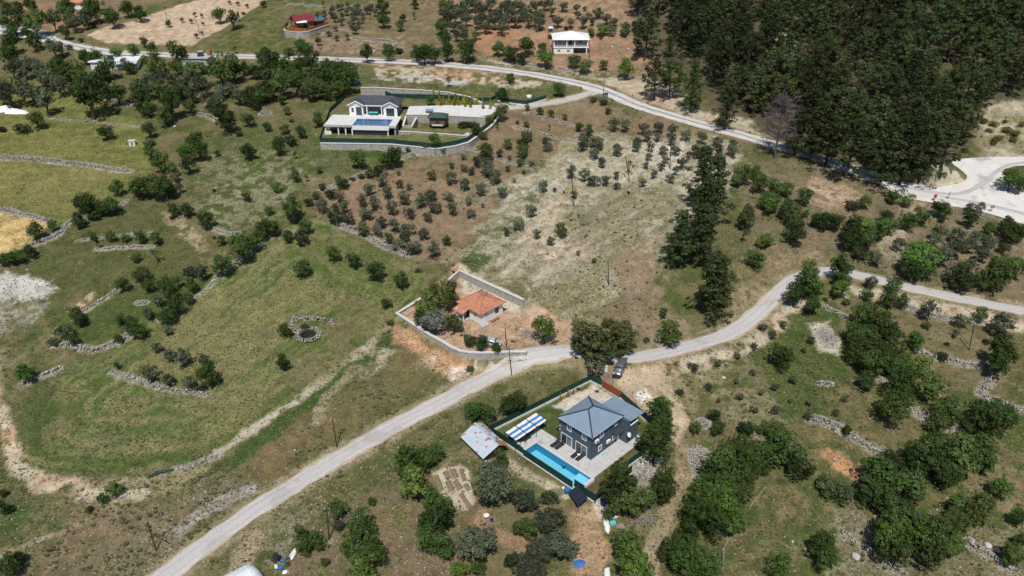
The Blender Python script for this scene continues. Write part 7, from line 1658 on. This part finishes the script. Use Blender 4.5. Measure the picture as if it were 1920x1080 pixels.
# ---------------------------------------------------------------- solar panels and clutter near the villa
def clutter():
    c = P(1083, 940); a = math.atan2(*(lambda d: (d[1], d[0]))(P(1101,933)[:2]-P(1075,918)[:2]))
    o = thing('solar_array', 'rack of three dark solar panels below the villa fence', 'solar panels', c, a)
    for k in range(3):
        x = -1.6+k*1.07; p = MB().slab([(x,-.85,.75),(x+1.02,-.85,.75),(x+1.02,.85,1.75),(x,.85,1.75)], .05).build('solar_panel', M['panel'], o)
        f = MB(); f.bar((x,-.85,.76),(x+1.02,-.85,.76), .05,.07).bar((x,.85,1.76),(x+1.02,.85,1.76), .05,.07).bar((x,-.85,.76),(x,.85,1.76), .05,.07).bar((x+1.02,-.85,.76),(x+1.02,.85,1.76), .05,.07); f.build('frame', M['dark_steel'], p)
    for x in (-1.5, 0, 1.5):
        MB().tube((x,-.7,-.3),(x,-.7,.8), .04, n=6).build('leg', M['greysteel'], o); MB().tube((x,.75,-.3),(x,.75,1.68), .04, n=6).build('leg', M['greysteel'], o)
    g = P(1131, 946); b = thing('barrel', 'dark blue plastic barrel beside the leafy tree at the villa corner', 'barrel', g); MB().lathe([(.40,0),(.48,.08),(.5,.55),(.48,1.05),(.42,1.12),(.40,1.08)], 16).build('drum', M['barrel'], b, True); MB().lathe([(.38,0),(.40,.04)], 16, (0,0,1.09)).build('lid', M['barrel'], b)
    g = P(1064, 923); b = thing('barrel', 'small blue tub behind the solar panels', 'tub', g, .6); MB().box(-.45,.45,-.3,.3,0,.6).build('tub', M['blueplastic'], b); MB().box(-.5,.5,-.35,.35,.602,.66).build('rim', M['blueplastic'], b)
    g = P(1056, 917); b = thing('bucket', 'white bucket left of the blue tub by the fence', 'bucket', g); MB().lathe([(.18,0),(.24,.4),(.21,.4)], 12).build('pail', M['white_clean'], b, True); MB().tube((-.23,0,.4),(0,0,.55), .012, n=5).tube((0,0,.55),(.23,0,.4), .012, n=5).build('handle', M['greysteel'], b)
    def sheet(label, pxs, m, h, name='plastic_sheet', cat='plastic sheet', seed=0):
        pts = np.array([P(*q)[:2] for q in pxs]); c0 = pts.mean(0); z0 = gz(*c0); lo, hi = pts.min(0), pts.max(0); N = 14; rs = np.random.RandomState(seed)
        xs = np.linspace(lo[0], hi[0], N); ys = np.linspace(lo[1], hi[1], N); X_, Y_ = np.meshgrid(xs, ys); sd = poly_sd(pts, X_, Y_)
        Z_ = hsample(X_.ravel(), Y_.ravel()).reshape(X_.shape)+.03+h*np.clip(-sd/max(.3, -sd.min()), 0, 1)**.6*(.5+fbm(X_*1.7+seed, Y_*1.7, 3))
        V = np.column_stack([X_.ravel()-c0[0], Y_.ravel()-c0[1], Z_.ravel()-z0]); F_ = []
        for j in range(N-1):
            for i in range(N-1):
                if np.mean([sd[j, i], sd[j, i+1], sd[j+1, i], sd[j+1, i+1]]) < .05: F_.append((j*N+i, j*N+i+1, (j+1)*N+i+1, (j+1)*N+i))
        m_ = MB(); m_.v = [tuple(v) for v in V]; m_.f = F_; me = bpy.data.meshes.new('sheet'); me.from_pydata(m_.v, [], m_.f); me.update(); me.materials.append(M[m])
        o = bpy.data.objects.new(name, me); COL.objects.link(o); o.location = (c0[0], c0[1], z0); tag(o, label, cat)
        md = o.modifiers.new('thickness', 'SOLIDIFY'); md.thickness = .02
    sheet('crumpled white plastic sheeting heaped at the far left edge', [(-6,203),(15,197),(30,205),(52,208),(50,214),(20,214),(-6,211)], 'whitesheet', 1.0, seed=1)
    sheet('white sheet strip lying by the turquoise clutter', [(1131,972),(1138,970),(1144,990),(1141,1002),(1135,995)], 'white_clean', .3, seed=2)
    sheet('torn bright blue tarpaulin on the bare earth at the bottom', [(1074,1054),(1086,1049),(1098,1053),(1094,1062),(1082,1066),(1075,1062)], 'bluetarp', .15, 'tarpaulin', 'tarpaulin', seed=3)
    sheet('white sheet at the bottom edge by the bright green tree', [(1134,1066),(1143,1064),(1145,1085),(1134,1085)], 'whitesheet', .2, seed=4)
    sheet('pale plastic sheet in front of the round bush at bottom left', [(543,1042),(554,1026),(556,1034),(547,1050)], 'whitesheet', .2, seed=5)
    g = P(1150, 978); b = thing('plastic_crate', 'pale blue plastic crate behind the turquoise crate', 'crate', P(1151,972), .4); MB().box(-.5,.5,-.4,.4,0,.5).build('crate', M['metalroof'], b); MB().box(-.54,.54,-.44,.44,.502,.56).build('lid', M['whitesheet'], b)
    b = thing('plastic_crate', 'turquoise plastic crate by the branch heap', 'crate', P(1149,983), .2); MB().box(-.4,.4,-.3,.3,0,.4).build('crate', M['turq'], b); MB().box(-.43,.43,-.33,.33,.402,.45).build('rim', M['turq'], b)
    b = thing('pallet', 'wooden pallet lying beside the turquoise crate', 'pallet', P(1163,988), .3)
    for k in range(5): MB().box(-.6,.6,-.5+k*.22,-.5+k*.22+.12,.1,.13).build('board', M['deadwood'], b)
    for x in (-.55,0,.45): MB().box(x,x+.1,-.5,.5,0,.098).build('runner', M['deadwood'], b)
    rs = np.random.RandomState(4)
    def branches(label, px, py, n, L, sp, m, seed, r=.05):
        rs = np.random.RandomState(seed); g = P(px, py); o = thing('branch_heap', label, 'branches', g)
        for k in range(n):
            a = rs.uniform(0, 6.283) if rs.rand() < .3 else rs.normal(1.1, .5); l = L*rs.uniform(.5, 1); x, y = rs.normal(0, sp, 2); z = abs(rs.normal(.15, .2))
            d = np.array([math.cos(a)*l/2, math.sin(a)*l/2, rs.normal(0, .2)]); m_ = MB().tube(np.array([x,y,z])-d, np.array([x,y,z])+d, r*rs.uniform(.6, 1.3), r*.4, 6)
            for _ in range(2): q = np.array([x,y,z])+d*rs.uniform(-.2, .8); m_.tube(q, q+rs.normal(0, .35, 3)*np.array([1,1,.4])*L*.3, r*.4, r*.15, 5)
            m_.build('branch', M[m], o)
    branches('heap of bleached branches right of the turquoise crate', 1212, 972, 46, 3.4, 1.1, 'deadwood', 1); branches('grey log pile beside the bright green tree right of the cottage', 988, 627, 30, 2.6, .7, 'deadwood', 2, .07)
    branches('thin grey brush heap near the lower track', 1222, 1030, 22, 1.8, .6, 'deadwood', 3, .03)
    branches('fallen branches on the slope above the road pine', 1176, 566, 20, 2.5, 1.0, 'deadwood', 5, .05)
    # fallen fence rails at lower right
    for k, (p0, p1) in enumerate((((1353,1078),(1357,1030)), ((1354,1036),(1374,1000)), ((1374,1000),(1391,977)), ((1405,955),(1433,918)))):
        A, B = P(*p0), P(*p1); o = thing('fence_rail', 'grey wooden rail of the broken fence at lower right, %s from the bottom' % ordn(k+1), 'rail', A, 0, 'broken fence rails'); d = B-A
        MB().tube((0,0,.45), (d[0], d[1], d[2]+.5), .06, .05, 7).build('rail', M['deadwood'], o); MB().tube((0,0,-.2), (0,0,.8), .06, n=7).build('post', M['deadwood'], o)
    # garden table with buckets, bottom clutter
    b = thing('garden_table', 'white plastic table beneath the large olive tree', 'table', P(912,972), .3); MB().lathe([(.45,.66),(.47,.68),(.47,.7)], 16).build('table_top', M['white_clean'], b)
    for t in range(4): MB().tube((.3*math.cos(t*1.57), .3*math.sin(t*1.57), 0), (.3*math.cos(t*1.57), .3*math.sin(t*1.57), .66), .025, n=6).build('leg', M['white_clean'], b)
    b = thing('bucket', 'blue bucket on the ground beside the white table', 'bucket', P(922,977)); MB().lathe([(.2,0),(.27,.42),(.24,.42)], 12).build('pail', M['barrel'], b, True); MB().tube((-.26,0,.42),(0,0,.58), .012, n=5).tube((0,0,.58),(.26,0,.42), .012, n=5).build('handle', M['greysteel'], b)
    for k, (px, py, m, l) in enumerate(((531,1052,'bluetarp','blue plastic sack in the rubbish pile by the plastic tunnel'), (527,1066,'blueplastic','teal-blue sack at the bottom of the rubbish pile'), (518,1064,'whitesheet','white sack at the left of the rubbish pile'), (540,1060,'dark_steel','black bag at the right of the rubbish pile'), (535,1074,'whitesheet','white bag at the bottom edge of the rubbish pile'))):
        g = P(px, py); bm = bmesh.new(); bmesh.ops.create_icosphere(bm, subdivisions=2, radius=.5); rs = np.random.RandomState(k)
        for v in bm.verts: v.co = Vector((v.co.x*.9, v.co.y*.65, v.co.z*.5))*(1+rs.uniform(-.2, .2))
        me = bpy.data.meshes.new('sack'); bm.to_mesh(me); bm.free(); me.materials.append(M[m]); o = link('sack', me, None, (g[0], g[1], g[2]+.2)); o.rotation_euler = (0, 0, k); tag(o, l, 'sack', 'rubbish sacks')
    # two drainage pipes on the field edge
    for px, py, l, le, rz in ((308,886,'dark green hose roll on the stony field edge, longer piece',3.0,.25), (286,893,'short dark green hose roll on the stony field edge',1.4,.45)):
        b = thing('hose_roll', l, 'roll', P(px,py), rz); MB().tube((-le/2,0,.22),(le/2,0,.22), .25, n=12).build('roll', M['green_fence'], b); MB().tube((-.1,0,.22),(.1,0,.22), .27, n=12).build('strap', M['dark_steel'], b)
    g = P(668, 158); b = thing('water_drum', 'blue water drum at the edge of the grove by the villa wall', 'barrel', g); MB().lathe([(.9,0),(1.0,.1),(1.0,1.8),(.85,2.0),(.2,2.1)], 14).build('drum', M['blueplastic'], b, True); MB().lathe([(.25,0),(.25,.12)], 10, (0,0,2.08)).build('cap', M['dark_steel'], b)
    g = P(992, 184); b = thing('round_sign', 'round white disc marker on the bank above the villa fence', 'marker', g); MB().lathe([(.7,0),(.8,.1),(.8,.9),(.6,1.0)], 14).build('tank', M['white'], b, True); MB().lathe([(.15,0),(.15,.1)], 8, (0,0,1.0)).build('cap', M['greysteel'], b)
clutter()
# garden beds
def beds():
    rs = np.random.RandomState(6)
    for k, (p0, p1, w) in enumerate((((818,892),(828,920),.9), ((836,884),(842,898),1.2), ((848,880),(856,896),1.3), ((864,880),(872,902),.8), ((840,902),(848,920),1.2), ((854,902),(864,918),1.2), ((873,908),(880,920),1.0), ((864,926),(882,952),1.0))):
        A, B = P(*p0), P(*p1); c = (A+B)/2; d = B-A; L = float(np.hypot(d[0], d[1]))
        o = thing('garden_bed', 'narrow dug bed of brown earth, %s of eight in the garden plot from upper left' % ordn(k+1), 'garden bed', (c[0], c[1], gz(c[0], c[1])), math.atan2(d[1], d[0]), 'dug garden beds')
        n = 9; V = []; F_ = []
        for i in range(n):
            for j in range(4): V.append((-L/2+L*i/(n-1), (-.5+j/3)*w, (.14 if j in (1, 2) else -.05)+rs.uniform(-.03, .05)+(gz(c[0]+math.cos(o.rotation_euler.z)*(-L/2+L*i/(n-1)), c[1]+math.sin(o.rotation_euler.z)*(-L/2+L*i/(n-1)))-c[2])))
        for i in range(n-1):
            for j in range(3): F_.append((i*4+j, (i+1)*4+j, (i+1)*4+j+1, i*4+j+1))
        MB().add(V, F_).build('earth', BEDM, o)
        pv = MB()
        for _ in range(int(L*w*5)):
            x, y = rs.uniform(-L/2, L/2), rs.uniform(-w*.35, w*.35); zz = .1+(gz(c[0]+math.cos(o.rotation_euler.z)*x, c[1]+math.sin(o.rotation_euler.z)*x)-c[2])
            for t in range(3): a = rs.uniform(0, 6.28); pv.add([(x, y, zz), (x+.12*math.cos(a), y+.12*math.sin(a), zz+.14), (x+.12*math.cos(a+.8), y+.12*math.sin(a+.8), zz+.12)], [(0,1,2)])
        kind(pv.build('seedlings', SEEDM, o), 'stuff')
BEDM = pm('dug_earth', (.19,.14,.095), (.25,.19,.135), 4, .95, bump=.6, bscale=9); SEEDM = pm('seedling_leaf', (.08,.11,.04), (.11,.13,.05), 6, .7)
beds()
# plastic tunnel at the bottom edge
def tunnel():
    c = P(474, 1094); o = thing('plastic_tunnel', 'rounded end of a white plastic tunnel roof at the bottom edge', 'greenhouse', c, math.radians(-52))
    K = 16; R, Hh = 3.3, 2.5; m = MB(); ys = [0, -1.5, -3, -4.5, -6, -7.5]
    ring = lambda y, s: [(R*s*math.cos(math.pi*k/K), y, Hh*s*math.sin(math.pi*k/K)) for k in range(K+1)]
    rings = [ring(1.15*math.sin(t)*1.5, max(.02, math.cos(t))) for t in (1.56, 1.3, 1.05, .8, .55, .28)]+[ring(y, 1-.01*(i % 2)) for i, y in enumerate(ys)]
    for i in range(len(rings)-1):
        for k in range(K): m.add([rings[i][k], rings[i][k+1], rings[i+1][k+1], rings[i+1][k]], [(0,1,2,3)])
    m.build('cover', M['whitesheet'], o, True)
    for y in (0, -2, -4, -6):
        h = MB(); q = ring(y, 1.012)
        for k in range(K): h.tube(q[k], q[k+1], .03, n=6)
        h.build('hoop', M['whitesheet'], o)
tunnel()
# ---------------------------------------------------------------- loose stones and grass tufts (uncountable)
_rs = np.random.RandomState(31)
def _idx(mask_val, n):
    # sample terrain vertices in view by weight (area-weighted)
    A = (_ww(TY.ravel())*np.gradient(_v)[:, None].repeat(TX.shape[1], 1).ravel())*np.where(np.abs(TX.ravel()) <= _ww(TY.ravel()), 1, 0)*((Y > 72) & (Y < 300))
    p = A*mask_val; p = p/p.sum(); return _rs.choice(len(X), n, p=p)
_onroad = np.minimum(line_d(ROAD_LO[::2], X, Y)[0]-HW_LO, line_d(ROAD_UP[::2], X, Y)[0]-HW_UP)
_pad = np.minimum.reduce([poly_sd([NVW(*a) for a in NV_FENCE], X, Y), poly_sd(mvp([(-5,-17),(28,-20),(46,9),(36,16),(-7,16)]), X, Y)])
_free = (_onroad > .4) & (_pad > .4)
_far = np.clip(120/np.maximum(Y, 60), .2, 1.4)**1.5
def scatter_stones():
    i = _idx(np.clip(ston, 0, 1)**1.3*_free*_far, 15000)
    x = X[i]+_rs.uniform(-.3, .3, len(i)); y = Y[i]+_rs.uniform(-.3, .3, len(i)); s = .10+.26*_rs.rand(len(i))**3; s *= np.where(_rs.rand(len(i)) < .03, 2.0, 1)
    z = hsample(x, y)+s*.12
    kind(link('scattered_stones', rock_mesh('scattered_stones', np.column_stack([x, y, z]), s, M['rock'], _rs)), 'stuff')['label'] = 'loose pale stones scattered over the slopes'
def tufts(name, n, w, hgt, rad, mat, label, blades=4):
    i = _idx(w*_free*_far, n); x = X[i]+_rs.uniform(-.4, .4, n); y = Y[i]+_rs.uniform(-.4, .4, n); z = hsample(x, y)-.02
    V, F_ = [], []
    hh = hgt*_rs.uniform(.5, 1.5, n); rr = rad*_rs.uniform(.5, 1.5, n)
    a0 = _rs.uniform(0, 6.283, n)
    for b in range(blades):
        a = a0+b*6.283/blades+_rs.uniform(-.5, .5, n); dx, dy = np.cos(a)*rr, np.sin(a)*rr; w2 = rr*.55
        p0 = np.column_stack([x-dy/rr*w2*.4, y+dx/rr*w2*.4, z]); p1 = np.column_stack([x+dy/rr*w2*.4, y-dx/rr*w2*.4, z]); p2 = np.column_stack([x+dx+dy/rr*w2*.5, y+dy-dx/rr*w2*.5, z+hh]); p3 = np.column_stack([x+dx-dy/rr*w2*.5, y+dy+dx/rr*w2*.5, z+hh])
        V.append(np.stack([p0, p1, p2, p3], 1).reshape(-1, 3))
    V = np.vstack(V); me = np_mesh(name, V, np.arange(len(V)).reshape(-1, 4), mat)
    t = np.repeat(np.tile(_rs.uniform(.7, 1.35, n), blades), 4); at = me.attributes.new('tint', 'FLOAT_COLOR', 'POINT'); at.data.foreach_set('color', np.column_stack([t, np.repeat(np.tile(_rs.rand(n), blades), 4), t, np.ones(len(t))]).astype(np.float32).ravel())
    o = kind(link(name, me), 'stuff'); o['label'] = label
_gr = colr[:, 1]/(colr[:, 0]+1e-6); _lum = colr.mean(1)
scatter_stones()
tufts('grass_tufts', 64000, np.clip((_gr-.72)*3, 0.02, 1)*np.clip(PATCHY*2-.7, .05, 1), .15, .15, leaf_mat('green_weeds', (.10,.122,.042), .1), 'short green weeds and grass tufts on the fields')
tufts('dry_grass', 40000, np.clip((_lum-.07)*6, .03, 1)*(_lum < .3)*np.clip(1.6-PATCHY*2, .05, 1), .11, .14, leaf_mat('dry_grass_blades', (.24,.20,.11), .1), 'dry pale grass tufts on the banks and fields')
tufts('low_scrub', 1500, np.clip(ND*3-1.2, 0, 1)*np.clip(NA*2.5-.9, 0, 1)*(_lum < .28)*(ston > .15), .26, .26, leaf_mat('grey_green_scrub', (.105,.118,.055), .1), 'knee-high dark scrub dotted over the slopes', 9)
